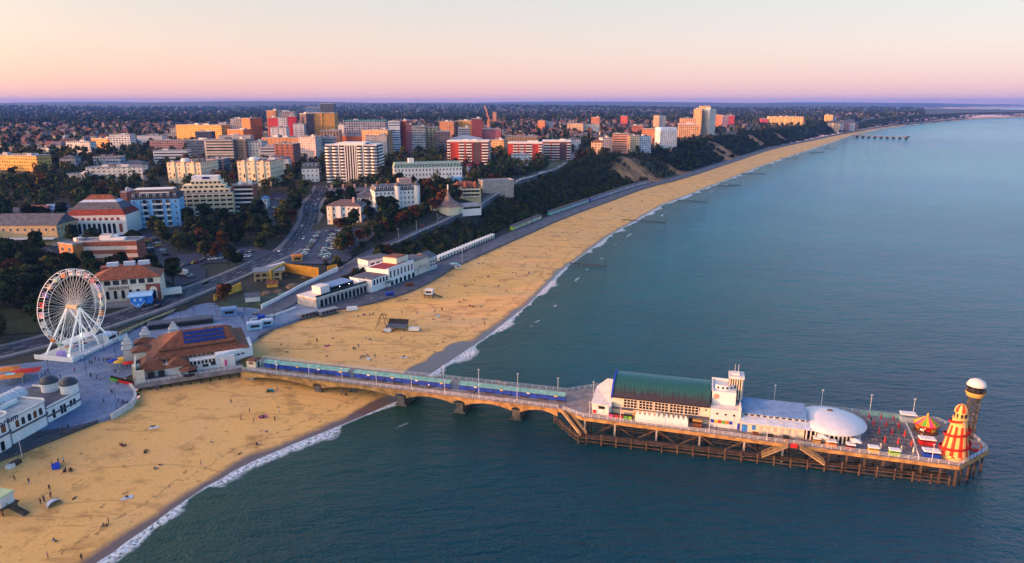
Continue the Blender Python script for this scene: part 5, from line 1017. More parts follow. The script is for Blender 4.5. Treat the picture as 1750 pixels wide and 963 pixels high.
for x in (.15, .4, .62): MB().box(W_ * x, W_ * x + 5, 17.5, 20, H_ + 2.5, H_ + 4.4).build('roof_plant', paleblue, o)
MB().box(0, W_ * .8, -7, -.3, -1.0, .9).build('terrace', mat('terrace_stone', (.30, .28, .27)), o)
# -- upside-down house attraction
q = G(237, 526); o = thing('upside_down_house', 'bright blue upside down house standing on its pointed roof', 'attraction', (q.x, q.y, q.z), R(22)); ub = mat('vivid_blue', (.03, .22, .75), var=.05); uw = mat('pale_blue_trim', (.45, .70, .95), var=0)
MB().add([(-3, 0, 2.8), (3, 0, 2.8), (3, 0, 5.2), (-3, 0, 5.2), (0, 0, -.3), (-3, 8, 2.8), (3, 8, 2.8), (3, 8, 5.2), (-3, 8, 5.2), (0, 8, -.3)], [(4, 1, 2, 3, 0), (9, 5, 8, 7, 6), (0, 3, 8, 5), (1, 6, 7, 2), (4, 0, 5, 9), (4, 9, 6, 1), (3, 2, 7, 8)]).build('wall', ub, o)
m = MB().beam((-3, -.05, 2.8), (0, -.05, -.3), .3).beam((3, -.05, 2.8), (0, -.05, -.3), .3); m.build('roof_trim', uw, o); MB().box(-4.2, 6.2, -.6, 8.6, 5.21, 5.7).build('foundation_slab', uw, o)
for x in (-1.5, .9): MB().box(x - .2, x + .9, -.1, -.01, 3.0, 4.4).build('window', uw, o)
MB().tube((0, -.1, 1.3), (0, -.01, 1.3), .6, n=12).build('round_window', uw, o); MB().box(3.05, 5.8, 1, 7, 1.2, 5.2).build('side_wing', ub, o)
# -- left edge
o = B('exhibition_hall', 'tan concert hall with long grey pitched roof at the left edge', -8, 418, 101, 386, 2, 22, 2, 9, mat('tan_stone', (.46, .34, .19), var=.12), 'gable', slate, 6.0, front=16, ww_=1.4, wh_=2)
MB().box(0, o['w'] * .98, -4, -.1, 3.6, 4.2).build('entrance_canopy', white, o); words('BIC', 1.3, (o['w'] * .7, -.1, 6.3), 0, slate, o) if False else None
for k, (u0, u1, v, vt) in enumerate(((14, 40, 372, 360), (40, 75, 368, 356), (72, 98, 366, 354), (96, 118, 372, 361))): B('hall_roof_block', f'{nth[k]} gabled grey roof from the left behind the tan hall', u0, v + 4, u1, vt + 4, 0, 16, 1, 1, mat('grey_cladding', (.22, .22, .27)), 'gable', [slate, brick, greyblue, slate][k], 2.6, win=False, front=2)
o = B('arched_ballroom', 'white arcaded ballroom with tall red and grey mansard roof', 117, 405, 219, 371, 6, 24, 1, 1, whitew, 'x', win=False, front=18); W_, H_ = o['w'], o['h']
for k in range(8): archwin(MB(), W_ * .17 + W_ * .66 * (k + .5) / 8, -.09, H_ * .12, W_ * .05, H_ * .52).build('arched_window', glass, o)
for x in (.07, .9): MB().box(W_ * x - 1.1, W_ * x + 1.1, -.09, -.012, H_ * .2, H_ * .62).build('brick_panel', brick, o)
for k in range(9): MB().box(W_ * .06 + W_ * .88 * k / 9, W_ * .06 + W_ * .88 * (k + .55) / 9, -.09, -.012, H_ * .79, H_ * .93).build('attic_panel', brick, o)
MB().box(-.4, W_ + .4, -.4, -.012, H_ * .70, H_ * .745).build('cornice', whitew, o); MB().box(-.4, W_ + .4, -.45, 24, H_, H_ + .5).build('eaves', whitew, o)
m = MB(); v = []
def ringq(i, z): return [(i, i, z), (W_ - i, i, z), (W_ - i, 24 - i, z), (i, 24 - i, z)]
def tier(i0, z0, i1, z1, m_, nm): MB().add(ringq(i0, z0) + ringq(i1, z1), [(0, 1, 5, 4), (1, 2, 6, 5), (2, 3, 7, 6), (3, 0, 4, 7), (4, 5, 6, 7)]).build(nm, m_, o)
tier(.2, H_ + .5, 3, H_ + 4.2, mat('red_roof_tiles', (.23, .035, .02), var=.3), 'red_roof'); tier(3.01, H_ + 4.2, 6.5, H_ + 8.6, slate, 'slate_roof'); tier(6.51, H_ + 8.6, 9.5, H_ + 10.2, paleblue, 'roof_crown')
hp_ = hip(W_ - 19, 5, H_ + 10.2, 2.8).build('roof_cap', terracotta, o, (9.5, 9.5, 0)); MB().box(-12, W_ + 18, -6, -5.8, -1, 1.6).build('blue_hoarding', mat('deep_blue_hoarding', (.01, .02, .2)), o)
# -- blue hotel
o = B('blue_hotel', 'bright sky blue seafront hotel with white balconies and dark mansard storey', 229, 391, 311, 342, 14, 18, 5, 7, skyblue, 'mansard', mat('black_slate', (.035, .035, .045)), 4.0, front=20)
balconies(o, [(.24, .34), (.44, .66), (.72, .82)], 5, 0, white, 1.2); MB().box(3, o['w'] - 3, 5, 14, o['h'] + 4, o['h'] + 6.2).build('penthouse', mat('brown_cladding', (.2, .13, .1)), o); MB().box(2, o['w'] - 4, 4, 15, o['h'] + 6.2, o['h'] + 6.6).build('penthouse_roof', white, o); MB().box(6, o['w'] * .8, 1.6, 3.4, o['h'] + 4.02, o['h'] + 4.5).build('white_roof_strip', white, o)
B('brick_side_house', 'narrow red brick building squeezed between ballroom and blue hotel', 213, 386, 224, 330, 8, 14, 5, 2, brick, front=4)
# -- stepped cream art deco hotel
o = B('stepped_cream_hotel', 'broad cream art deco hotel stepping up to a central top storey', 310, 371, 401, 333, 13, 16, 5, 9, creamw, win=False, front=22, plant=0); W_, H_ = o['w'], o['h']; fh = H_ / 5
for f in range(5):
    for k in range(8): MB().box(W_ * (k + .12) / 8, W_ * (k + .9) / 8, -.09, -.012, fh * f + 1.0, fh * f + 2.5).build('window_strip', glass, o); 
    for k in range(8): MB().box(W_ * (k + .12) / 8, W_ * (k + .9) / 8, -1.0, -.1, fh * f + .25, fh * f + .9).build('balcony', creamw, o)
for k, (a, b) in enumerate(((.02, .95), (.07, .86), (.22, .80), (.24, .74))):
    z0 = H_ + .3 + 3.1 * k; MB().box(W_ * a, W_ * b, 1.2 + k * 1.2, 15, z0, z0 + 3.1).build('upper_storey', creamw if k < 3 else whitew, o)
    n = 9 - k
    for j in range(n) if k < 3 else []: MB().box(W_ * (a + (b - a) * (j + .2) / n), W_ * (a + (b - a) * (j + .8) / n), 1.1 + k * 1.2, 1.19 + k * 1.2, z0 + .8, z0 + 2.2).build('window', glass, o)
MB().box(W_ * .44, W_ * .58, 4.6, 4.79, H_ + 10.6, H_ + 12.2).build('sign_panel', mat('navy_lettering', (.01, .02, .12), var=0), o)
o = B('banded_brick_flats', 'red brick flats with pale balcony bands right of the stepped cream hotel', 402, 362, 437, 318, 10, 14, 6, 5, brick, front=16, win=False); balconies(o, [(.05, .95)], 6, 0, offw, 1.0)
B('small_white_house', 'small white and blue gabled house below the brick flats', 446, 358, 457, 340, 5, 8, 2, 2, whitew, 'hip', greyblue, 2.0, front=8)
# -- two cream hotels
for nm, lab, u0, v0, u1, vt, an in (('cream_terrace_hotel', 'cream stucco hotel with white roof structures behind the blue hotel', 289, 312, 346, 279, -4, 1), ('cream_terrace_hotel', 'larger cream stucco hotel with deep left side wall and white roof rooms', 411, 316, 464, 277, -2, 1)) if False else (('cream_terrace_hotel', 'cream stucco hotel with white roof structures behind the blue hotel', 289, 314, 346, 279, -4), ('cream_terrace_hotel', 'larger cream stucco hotel with deep left side wall and white roof rooms', 409, 318, 464, 277, -2)):
    o = B(nm, lab, u0, v0, u1, vt, an, 34, 5, 7, creamw, front=18, roofm=mat('pinkish_roof', (.40, .25, .2), var=.2), plant=5, group='cream hotels on the hill'); MB().box(-.3, o['w'] + .3, -.4, -.1, o['h'] * .82, o['h'] * .85).build('cornice', whitew, o)
    for x in (.2, .5, .78): MB().box(o['w'] * x - 1.2, o['w'] * x + 1.2, -.7, -.08, 0, o['h'] + 1.4).build('bay', creamw, o); MB().box(o['w'] * x - .6, o['w'] * x + .6, -.79, -.71, o['h'] * .35, o['h'] * .5).build('bay_window', glass, o)
    MB().lathe([(4, 0), (4, 2.6), (3, 3.2), (0, 3.4)], 16, (o['w'] * .4, 10, o['h'] + .3)).build('roof_drum', whitew, o)
o = B('dark_blue_flats', 'narrow dark blue building with white window bays between the cream hotels', 360, 304, 386, 273, 4, 18, 6, 4, mat('navy_render', (.03, .04, .09)), front=8, wh_=1.4, ww_=1.6); MB().box(o['w'] * .4, o['w'] * .6, -.8, -.012, 0, o['h']).build('pale_blue_bay', skyblue, o)
# -- white hotel complex right of the road
o = B('white_garden_hotel', 'front wing of the white hotel with slate roof, sunlit on its left', 560, 384, 618, 352, -2, 16, 3, 7, whitew, 'hip', mat('brown_slate', (.13, .09, .09), var=.2), 3.6, front=22); MB().box(o['w'] * .72, o['w'] * .78, 4, 6, o['h'] + 1, o['h'] + 5.4).build('chimney', mat('pink_stack', (.5, .3, .25)), o); MB().box(2, 4.2, -1.1, -.012, 0, o['h'] * .98).build('bay', creamw, o); MB().box(o['w'] * .3, o['w'] * .3 + 3, -1.1, -.012, 0, o['h'] * .98).build('bay', whitew, o)
o = B('white_cliff_hotel', 'long white hotel with slate mansard and round corner turrets', 642, 362, 716, 328, 22, 18, 4, 11, whitew, 'mansard', slate, 3.8, front=16); W_, H_ = o['w'], o['h']
for x in (W_ * .52, W_ * .97): MB().lathe([(2.3, -1), (2.3, H_ + 3.6)], 12, (x, .4, 0)).build('turret', whitew, o); MB().lathe([(2.7, H_ + 3.6), (2.5, H_ + 4), (0, H_ + 7)], 12, (x, .4, 0)).build('turret_roof', slate, o)
MB().box(W_ * .6, W_ * .9, 7, 13, H_ + 3.8, H_ + 8).build('roof_block', mat('pink_stack', (.5, .3, .25)), o)
for x in (.1, .35): MB().box(W_ * x, W_ * x + 1.4, 8, 10, H_ + 3.8, H_ + 6.4).build('chimney', terracotta, o)
o = B('white_hotel_link', 'middle range of the white hotel under dark pitched roofs', 612, 362, 643, 338, 14, 20, 3, 6, whitew, 'hip', slate, 4, front=10, sides='f'); MB().box(2, 10, -8, -.1, 0, 3.4).build('blue_roofed_annexe', mat('annexe_wall', (.4, .45, .5)), o); MB().box(1.5, 18, -9, -.1, 3.4, 3.8).build('annexe_roof', mat('blue_annexe_roof', (.16, .30, .50), var=.1), o)
o = B('white_hotel_range', 'rear pitched roofs and pink chimneys of the white hotel', 562, 346, 640, 332, 12, 16, 2, 8, whitew, 'gable', slate, 4, front=2, win=False)
for x in (.05, .3, .55, .8): MB().box(o['w'] * x, o['w'] * x + 1.6, 7, 9, o['h'] + 2, o['h'] + 6.5).build('chimney', mat('pink_stack', (.5, .3, .25)), o)
o = B('white_villa', 'white villa with slate mansard roof beside the tall curved flats', 517, 312, 546, 289, 6, 16, 3, 4, whitew, 'mansard', slate, 4.6, front=10)
# -- tent-roofed building on the cliff road
q = P(766, 352, 25); o = thing('tent_roofed_pavilion', 'pavilion with a swooping pointed tent roof on the cliff edge', 'pavilion', (q.x, q.y, tz(q.x, q.y)), R(28)); k = o.location.z
MB().lathe([(11.5, 3.2), (8, 4.6), (5, 6.6), (2.6, 9.4), (1.0, 12.6), (0.35, 15.2), (0, 15.4)], 10).build('tent_roof', mat('pinkish_tent_roof', (.24, .16, .14), var=.3, scale=.3), o); MB().lathe([(10.6, -4), (10.6, 3.3)], 10).build('wall', creamw, o); MB().tube((0, 0, 15), (0, 0, 18.5), .5, n=8).build('finial', whitew, o)
MB().box(8, 24, -7, 6, -5, 2.4).build('wing', whitew, o); MB().box(7.5, 24.5, -7.5, 6.5, 2.4, 3.0).build('wing_roof', palefelt, o); MB().box(9, 23.4, -7.1, -7.01, .3, 1.8).build('wing_window', glass, o); MB().box(-14, -10.5, -3, 3, -4, 6).build('lodge', creamw, o); hip(4, 6.6, 6, 2.4).build('lodge_roof', slate, o, (-14.2, -3.3, 0)); FOOT.append((o, -16, 26, -14, 12))
# -- big curved flats
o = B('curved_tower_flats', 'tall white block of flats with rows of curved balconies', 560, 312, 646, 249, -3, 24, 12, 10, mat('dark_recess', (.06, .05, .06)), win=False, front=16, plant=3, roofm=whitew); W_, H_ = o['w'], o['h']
for f in range(12):
    z = H_ / 12 * f
    for k, (x0, x1, bow_) in enumerate(((-.01, .12, 2.6), (.12, .26, 2.0), (.27, .38, 1.2), (.62, .74, 2.2), (.745, .88, 2.0), (.88, 1.01, 2.6))):
        n = 6; pts = [(W_ * (x0 + (x1 - x0) * i / n), -.02 - bow_ * math.sin(math.pi * i / n) ** .6) for i in range(n + 1)]; m = MB()
        m.prism(pts, z + .1, z + .3)
        for a, b in zip(pts[:-1], pts[1:]): m.add([(*a, z + .3), (*b, z + .3), (*b, z + 1.35), (*a, z + 1.35)], [(0, 1, 2, 3)])
        m.build('balcony', whitew, o)
for x in (.265, .385, .43, .48, .53, .575, .61, .742): MB().box(W_ * x - .35, W_ * x + .35, -1.2, -.012, 0, H_).build('fin', whitew, o)
for f in range(12):
    for side in (0, 1):
        z = H_ / 12 * f; x = -1.6 if side == 0 else W_; m = MB().box(x, x + 1.6, 1, 22, z + .1, z + .3).box(x if side == 0 else x + 1.5, x + .1 if side == 0 else x + 1.6, 1, 22, z + .31, z + 1.3); m.build('side_balcony', whitew, o)
MB().box(W_ * .25, W_ * .78, -.5, 20, H_ + .3, H_ + 2.6).build('top_storey', whitew, o)
# -- green-roofed long white hotel
o = B('green_mansard_hotel', 'very long white hotel with pale green mansard roof and dormers', 674, 312, 790, 288, 14, 16, 3, 22, whitew, 'mansard', mat('pale_green_tiles', (.22, .36, .30), var=.2), 4.4, front=14, sides='lr'); windows(o, o['w'], 16, o['h'], 3, 20, 1.3, 1.9, 'f', cap=70); MB().box(o['w'] * .22, o['w'] * .3, 3, 11, o['h'] + 4.4, o['h'] + 8).build('roof_block', whitew, o); MB().box(o['w'] * .8, o['w'] * 1.04, -8, -.1, -2, 3.6).build('side_annexe', skyblue, o)
o = B('edwardian_cliff_house', 'yellow Edwardian house with veranda and red turreted roof', 775, 338, 822, 319, 10, 14, 3, 7, mat('pale_yellow_render', (.62, .50, .26), var=.1), 'hip', terracotta, 3.4, front=10); balconies(o, [(.3, .95)], 3, 0, creamw, 1.8)
for x in (.15, .45, .8): MB().lathe([(1.9, o['h'] - 1), (1.9, o['h'] + 1.2), (2.1, o['h'] + 1.3), (0, o['h'] + 4.4)], 8, (o['w'] * x, 1, 0)).build('turret', terracotta, o)
o = B('grey_terrace_deck', 'long low grey car deck with parked cars right of the yellow house', 826, 330, 878, 311, 20, 14, 1, 1, mat('stained_concrete_wall', (.34, .31, .28), var=.2), win=False, front=8, plant=0)
o = B('maroon_roofed_house', 'white house with a maroon tiled roof below the red striped flats', 799, 294, 828, 284, 8, 12, 2, 5, whitew, 'hip', mat('maroon_tiles', (.2, .03, .06), var=.2), 4, front=8)
# -- red and white striped flats
def striped(label, u0, v0, u1, vt, ang, depth, fl, spans, bspan, wallm=redb, dk=True):
    o = B('striped_flats', label, u0, v0, u1, vt, ang, depth, fl, 8, wallm, win=False, front=12, plant=3, roofm=whitew); balconies(o, spans, fl, 0, whitew, 1.5); balconies(o, [(.1, .45), (.55, .9)], fl, 0, whitew, 1.2, face='r')
    for a, b in bspan: MB().box(o['w'] * a, o['w'] * b, -.4, -.012, 0, o['h']).build('brick_panel', darkb, o)
    balconies(o, [(.02, .25)], fl, 0, whitew, 1.2, face='l'); MB().box(-.3, o['w'] + .3, -.6, depth + .3, o['h'] + .91, o['h'] + 1.5).build('roof_edge', whitew, o); return o
striped('red and white striped flats with a dark brick panel, behind the green roofed hotel', 765, 286, 835, 243, -3, 22, 9, [(.0, .08), (.28, .42), (.46, .60), (.84, 1.0)], [(.63, .82)])
striped('long low red and white striped flats, left block beside the cliff road', 868, 277, 926, 246, -4, 22, 7, [(.15, .30), (.33, .48), (.52, .72), (.9, 1.0)], [])
striped('long low red and white striped flats, right block at the road bend', 927, 274, 975, 243, -2, 26, 7, [(.02, .3), (.33, .46), (.48, .6), (.86, 1.0)], [(.62, .84)])
# -- the high centre, further back (facade openings in the wall surface; sunset orange put into some wall colours)
def far(label, u0, v0, u1, vt, ang, depth, wall, fl=3.1, bay=3.0, wf=.5, hf=.5, name='office_block', roof='flat', roofm=None, rh=3, gcol=(.02, .025, .035), plant=2):
    key = 'facade_%d_%d_%d_%d_%d_%d' % (*[int(c * 99) for c in wall], int(bay * 10), int(wf * 100), int(hf * 100)); return B(name, label, u0, v0, u1, vt, ang, depth, 1, 1, fac(key, wall, bay, fl, wf, hf, gcol), roof, roofm, rh, win=False, front=8, plant=plant)
far('long low yellow and orange flats at the left edge among the trees', -12, 290, 66, 266, -14, 16, (.62, .34, .06), name='apartment_block', plant=5)
far('small white house with orange side wall on the wooded hill', 66, 268, 86, 254, -20, 10, (.62, .60, .58), name='house')
far('white house with a bright orange left gable on the wooded hill', 115, 262, 156, 243, -8, 12, (.60, .58, .57), name='house'); far('orange flat roofed block right of the white hill house', 158, 256, 186, 237, -30, 14, (.60, .28, .10), name='apartment_block'); far('tall white modern flats with blue windows on the wooded hill', 190, 258, 225, 231, 2, 16, (.64, .63, .63), name='apartment_block', bay=4, wf=.6)
far('long low white roofed hall left of the orange offices', 236, 252, 279, 233, 8, 26, (.55, .52, .54), wf=.0, name='hall'); far('pink brick terrace with many small windows left of the white banded flats', 258, 264, 318, 241, 6, 16, (.36, .20, .20), name='terrace')
far('dark slate roofed house half hidden in trees', 104, 284, 130, 271, 5, 12, (.3, .3, .36), name='house', roof='hip', roofm=slate); far('low white wing with flat roof at the left of the modern white flats', 110, 316, 150, 300, 6, 14, (.60, .56, .48), name='apartment_block')
o = far('modern white and pale yellow flats with tall dark stair windows', 150, 314, 246, 288, 10, 16, (.64, .62, .58), bay=4.4, wf=.35, name='apartment_block', plant=4); far('blue glazed upper flats behind the modern white flats', 162, 290, 208, 270, 8, 14, (.22, .30, .42), name='apartment_block', wf=.75); far('mauve roofed villa behind the modern white flats', 206, 292, 246, 280, 6, 14, (.34, .28, .34), name='villa', roof='hip', roofm=slate)
far('white banded curving flats below the pink terrace', 264, 280, 322, 259, 10, 18, (.66, .66, .68), bay=60, wf=.98, hf=.5, name='apartment_block'); far('blue glass office left of the balconied flats', 322, 276, 356, 241, 4, 18, (.05, .10, .18), wf=.8); far('cream flats with stacked balconies behind the cream hotels', 353, 284, 401, 240, 6, 18, (.55, .46, .38), bay=40, wf=.9, hf=.5, name='apartment_block'); far('plain brown brick slab right of the cream balconied flats', 401, 284, 423, 239, -4, 18, (.34, .20, .13), bay=7, wf=.25); far('pale grey flats with dark gaps right of the brown slab', 424, 284, 450, 243, -6, 16, (.50, .49, .50), bay=3.5)
far('grey concrete office with tall windows at the left of the orange offices', 293, 246, 324, 220, 4, 20, (.40, .37, .36), bay=2.6, hf=.8); far('long glowing orange and yellow office range', 304, 246, 381, 214, -16, 24, (.72, .36, .07), bay=3.4, plant=6); far('dark navy block in front of the glowing orange range', 336, 250, 364, 226, 6, 18, (.04, .05, .10), wf=.7); far('slim lilac grey stair tower right of the glowing orange range', 377, 244, 389, 211, 0, 12, (.42, .38, .48), wf=.2)  # evening sun on the long range is put into its orange wall colour
far('grey end of the orange office tower', 397, 246, 417, 204, 4, 20, (.45, .42, .42), hf=.7); far('bright orange red office tower with a dark right side', 417, 248, 431, 203, -30, 22, (.66, .17, .04), bay=2.8); far('low orange red wing in front of the orange office tower', 391, 252, 418, 222, -22, 18, (.66, .18, .04)); far('long pale office with a row of dotted windows', 376, 256, 430, 233, 6, 18, (.50, .46, .46), bay=2.8, hf=.35); far('small pale blue house roof left of the red tower', 438, 246, 462, 228, 5, 16, (.14, .22, .32), wf=.2, name='hall')
far('brown slab upper half of the red student tower', 460, 248, 476, 190, -8, 24, (.42, .20, .10), bay=2.6, hf=.45, name='tower_block'); far('grey top storeys between the brown slab and the red wing', 476, 248, 507, 192, 4, 20, (.34, .30, .34), bay=2.6, name='tower_block'); far('crimson left face of the student tower', 462, 252, 479, 202, 0, 12, (.50, .03, .05), bay=2.6, hf=.4, name='tower_block'); far('white and blue middle face of the student tower', 479, 252, 494, 202, 2, 10, (.52, .56, .66), bay=2.6, hf=.6, name='tower_block'); far('crimson right face of the student tower', 495, 254, 510, 200, 6, 10, (.48, .02, .05), bay=2.6, hf=.4, name='tower_block')
far('white office in front of the crimson tower', 465, 260, 492, 219, 4, 18, (.58, .54, .55), bay=7, wf=.2); far('white office right of the crimson tower', 504, 256, 522, 213, 6, 16, (.58, .58, .62), bay=7, wf=.5, hf=.3)
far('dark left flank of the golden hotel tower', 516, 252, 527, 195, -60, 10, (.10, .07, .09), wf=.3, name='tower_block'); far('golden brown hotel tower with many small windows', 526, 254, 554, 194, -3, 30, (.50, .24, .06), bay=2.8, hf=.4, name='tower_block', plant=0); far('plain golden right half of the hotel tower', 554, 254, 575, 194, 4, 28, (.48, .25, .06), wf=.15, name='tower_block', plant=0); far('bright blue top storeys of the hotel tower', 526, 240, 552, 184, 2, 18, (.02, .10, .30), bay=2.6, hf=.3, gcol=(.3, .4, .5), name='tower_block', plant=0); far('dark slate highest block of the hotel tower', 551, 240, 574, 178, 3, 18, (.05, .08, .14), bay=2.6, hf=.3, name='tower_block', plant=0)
far('wide orange brown brick block behind the white dotted hotel', 450, 272, 511, 236, -6, 22, (.48, .24, .11), bay=5, wf=.2, plant=4); far('red brick office with white banded right side', 472, 290, 504, 247, -8, 18, (.24, .08, .06), bay=6, wf=.4); far('white banded office beside the red brick office', 446, 286, 473, 252, 8, 14, (.55, .53, .56), bay=40, wf=.95, hf=.45); far('low white house in front of the banded office', 457, 300, 496, 272, 8, 12, (.55, .57, .62), bay=5, wf=.3, name='house', roof='hip', roofm=slate)
far('pinkish white hotel dotted with small windows', 512, 274, 541, 235, -12, 22, (.66, .50, .46), bay=3.2, wf=.35, hf=.35, name='hotel', plant=4); far('dark blue banded offices right of the pinkish hotel', 541, 272, 575, 236, 10, 20, (.30, .34, .42), bay=40, wf=.95, hf=.55); far('brown colonnaded office below the golden tower', 550, 262, 582, 224, 4, 20, (.32, .22, .17), bay=4, hf=.8)
far('wide teal roofed office with framed glass front', 590, 258, 662, 207, 4, 24, (.34, .36, .48), bay=3.2, wf=.7, hf=.7, roofm=mat('teal_roof', (.04, .26, .34))); far('white slim stair tower left of the teal roofed office', 580, 256, 590, 214, 0, 12, (.6, .58, .62), wf=.1); far('orange stone office in front of the teal roofed office', 620, 262, 664, 223, -20, 20, (.62, .32, .16), bay=4); far('orange red banded roof block behind the curved flats', 582, 258, 620, 233, -8, 20, (.60, .18, .06), bay=3, hf=.35); far('grey office with a grid of square windows', 626, 266, 662, 233, 5, 18, (.40, .33, .30), bay=4, gcol=(.5, .5, .52))
far('blue and white office slab with strip windows', 666, 262, 685, 208, 2, 16, (.46, .56, .72), bay=40, wf=.97, hf=.45); far('bright red orange block beside the blue and white slab', 685, 260, 696, 207, -24, 16, (.66, .10, .03), bay=3); far('dark purple brick block beside the red orange block', 696, 262, 705, 214, 6, 16, (.16, .06, .10)); far('grey blue glass office with sloping front', 705, 262, 728, 217, 4, 20, (.24, .30, .36), wf=.8); far('pale yellow office with four bays', 728, 258, 746, 219, -4, 18, (.60, .48, .24), bay=5, wf=.6); far('dark brick offices behind the trees', 746, 262, 770, 226, 4, 20, (.10, .09, .13))
far('orange brown block with a dark right half', 752, 244, 776, 209, -14, 22, (.42, .20, .10)); far('yellow orange office with vertical ribs', 783, 244, 806, 207, -8, 20, (.60, .32, .06), bay=2.4, hf=.9); far('dark red brick tower beside the ribbed office', 806, 250, 824, 204, 4, 20, (.26, .05, .06)); far('grey banded office in front of the ribbed office', 783, 254, 803, 219, 4, 12, (.36, .36, .42), bay=30, wf=.95, hf=.4); far('pink brick works roof beneath the orange crane', 818, 250, 856, 222, 4, 26, (.42, .12, .14), wf=.4)
o = far('low arena with a shallow grey domed roof', 776, 258, 818, 238, 4, 30, (.22, .06, .05), wf=.6, name='arena', roof='x'); MB().lathe([(24, 0), (20, 1.0), (12, 2.6), (5, 3.8), (0, 4.1)], 16, (o['w'] / 2, 15, o['h'])).build('domed_roof', mat('pale_grey_dome', (.42, .41, .42), var=.1), o)
far('slim brick water tower on the skyline right of the crane', 842, 215, 848, 193, -6, 10, (.40, .20, .14), wf=.2, name='tower')
far('orange stone villa with towers left of the long striped flats', 839, 264, 861, 240, -14, 18, (.64, .36, .16), name='villa', plant=4); far('long orange flats with a flat roof behind the striped flats', 865, 254, 918, 234, -8, 20, (.62, .28, .12), bay=4, name='apartment_block'); far('white seaside villa in front of the long striped flats', 877, 283, 908, 266, 8, 14, (.55, .58, .66), bay=4, name='villa'); far('pale blue house at the right end of the striped flats', 975, 256, 992, 238, 8, 16, (.40, .46, .54), name='house', roof='hip', roofm=slate)
far('cream cliff house with an orange roof among round trees', 1010, 266, 1029, 243, -10, 18, (.66, .44, .28), bay=4, name='house', roof='hip', roofm=terracotta); far('grey roofed hotel wing right of the cream cliff house', 1029, 262, 1046, 237, 8, 20, (.44, .46, .54), name='hotel')
far('orange and grey flats with curved balconies on the clifftop', 1046, 264, 1072, 230, -8, 22, (.52, .24, .16), bay=20, wf=.9, hf=.45, name='apartment_block'); far('cream hotel front with arched top windows on the clifftop', 1072, 262, 1092, 233, -6, 20, (.74, .56, .34), name='hotel'); far('blue grey right side of the clifftop cream hotel', 1092, 262, 1112, 234, 16, 18, (.52, .56, .64), name='hotel'); far('orange brick flats behind the cream clifftop hotel', 1096, 246, 1127, 221, -14, 20, (.60, .22, .10), name='apartment_block'); far('white four storey hotel facing the sea on the clifftop', 1127, 254, 1156, 224, 12, 20, (.64, .66, .70), name='hotel', roof='mansard', roofm=paleblue, rh=5); far('red brown flats among trees behind the clifftop hotels', 1079, 232, 1099, 215, -10, 18, (.36, .12, .08), name='apartment_block')
far('cream left half of the twin tower flats', 1116, 222, 1126, 198, -10, 18, (.62, .44, .26), wf=.3, name='tower_block'); far('pinkish right half of the twin tower flats', 1126, 222, 1137, 199, 10, 18, (.52, .44, .42), wf=.3, name='tower_block'); far('bright red square flats far behind the cliff', 1060, 216, 1072, 199, -12, 18, (.60, .10, .06), name='apartment_block')
far('orange flats with brown panels far inland', 919, 224, 931, 207, -18, 18, (.60, .22, .09), name='apartment_block'); far('grey flats right of the far orange flats', 932, 224, 945, 209, 8, 16, (.40, .40, .46), name='apartment_block'); far('low cream flats left of the far brick tower', 969, 226, 996, 212, -8, 18, (.66, .44, .28), name='apartment_block'); far('low white flats right of the far cream flats', 998, 226, 1024, 213, -2, 18, (.66, .58, .54), name='apartment_block'); far('orange brick tower behind the low white flats', 1010, 220, 1024, 201, -14, 18, (.52, .20, .10), name='tower_block')
far('orange sunlit left face of the tallest clifftop tower', 1183, 232, 1196, 187, -16, 30, (.72, .44, .20), bay=4, wf=.35, name='tower_block'); far('tallest central shaft of the clifftop tower', 1193, 230, 1211, 182, -10, 20, (.72, .44, .22), bay=3, wf=.2, name='tower_block'); far('white shaded right face of the tallest clifftop tower', 1210, 232, 1221, 187, 30, 22, (.66, .62, .58), bay=2.4, wf=.3, hf=.8, name='tower_block')  # one tower: sunlit orange and shaded white are put into its wall colours
far('upper orange flats left of the tallest tower', 1161, 234, 1187, 203, -10, 22, (.62, .34, .18), bay=4, name='apartment_block'); far('lower curved flats in front of the tallest tower', 1159, 240, 1193, 213, -8, 22, (.58, .34, .18), bay=3.6, hf=.6, name='apartment_block', roofm=mat('lilac_roof', (.5, .44, .56))); far('orange flats right of the tallest tower', 1221, 220, 1232, 197, -14, 24, (.66, .24, .12), name='apartment_block'); far('pink grey flats right of the tallest tower', 1233, 218, 1244, 199, 4, 24, (.44, .28, .32), name='apartment_block'); far('crimson brick flats beyond the tallest tower', 1244, 218, 1254, 198, -6, 24, (.50, .05, .07), name='apartment_block')
far('long golden seafront flats far along the cliff', 1313, 214, 1372, 200, -12, 40, (.80, .50, .18), bay=8, name='apartment_block', plant=8); far('golden flats alone on the far cliff', 1410, 212, 1422, 197, -16, 40, (.80, .46, .12), bay=8, name='apartment_block'); far('grey shaded side of the far golden flats', 1421, 212, 1429, 198, 14, 30, (.46, .40, .38), bay=8, name='apartment_block'); far('small magenta brick block before the long golden flats', 1301, 214, 1312, 204, -6, 30, (.50, .06, .10), name='apartment_block')  # lone golden flats: sunlit and shaded sides differ by wall colour
for k, (u0, u1, vt, c_) in enumerate(((1424, 1434, 211, (.55, .42, .30)), (1435, 1441, 212, (.5, .5, .5)), (1441, 1451, 210, (.38, .18, .14)), (1451, 1460, 211, (.62, .6, .6)), (1460, 1466, 214, (.40, .24, .16)))): far(f'{nth[k]} gabled apartment house from the left below the far chine', u0, 224, u1, vt, 4, 40, c_, bay=8, name='apartment_house', roof='gable', roofm=slate, rh=8)
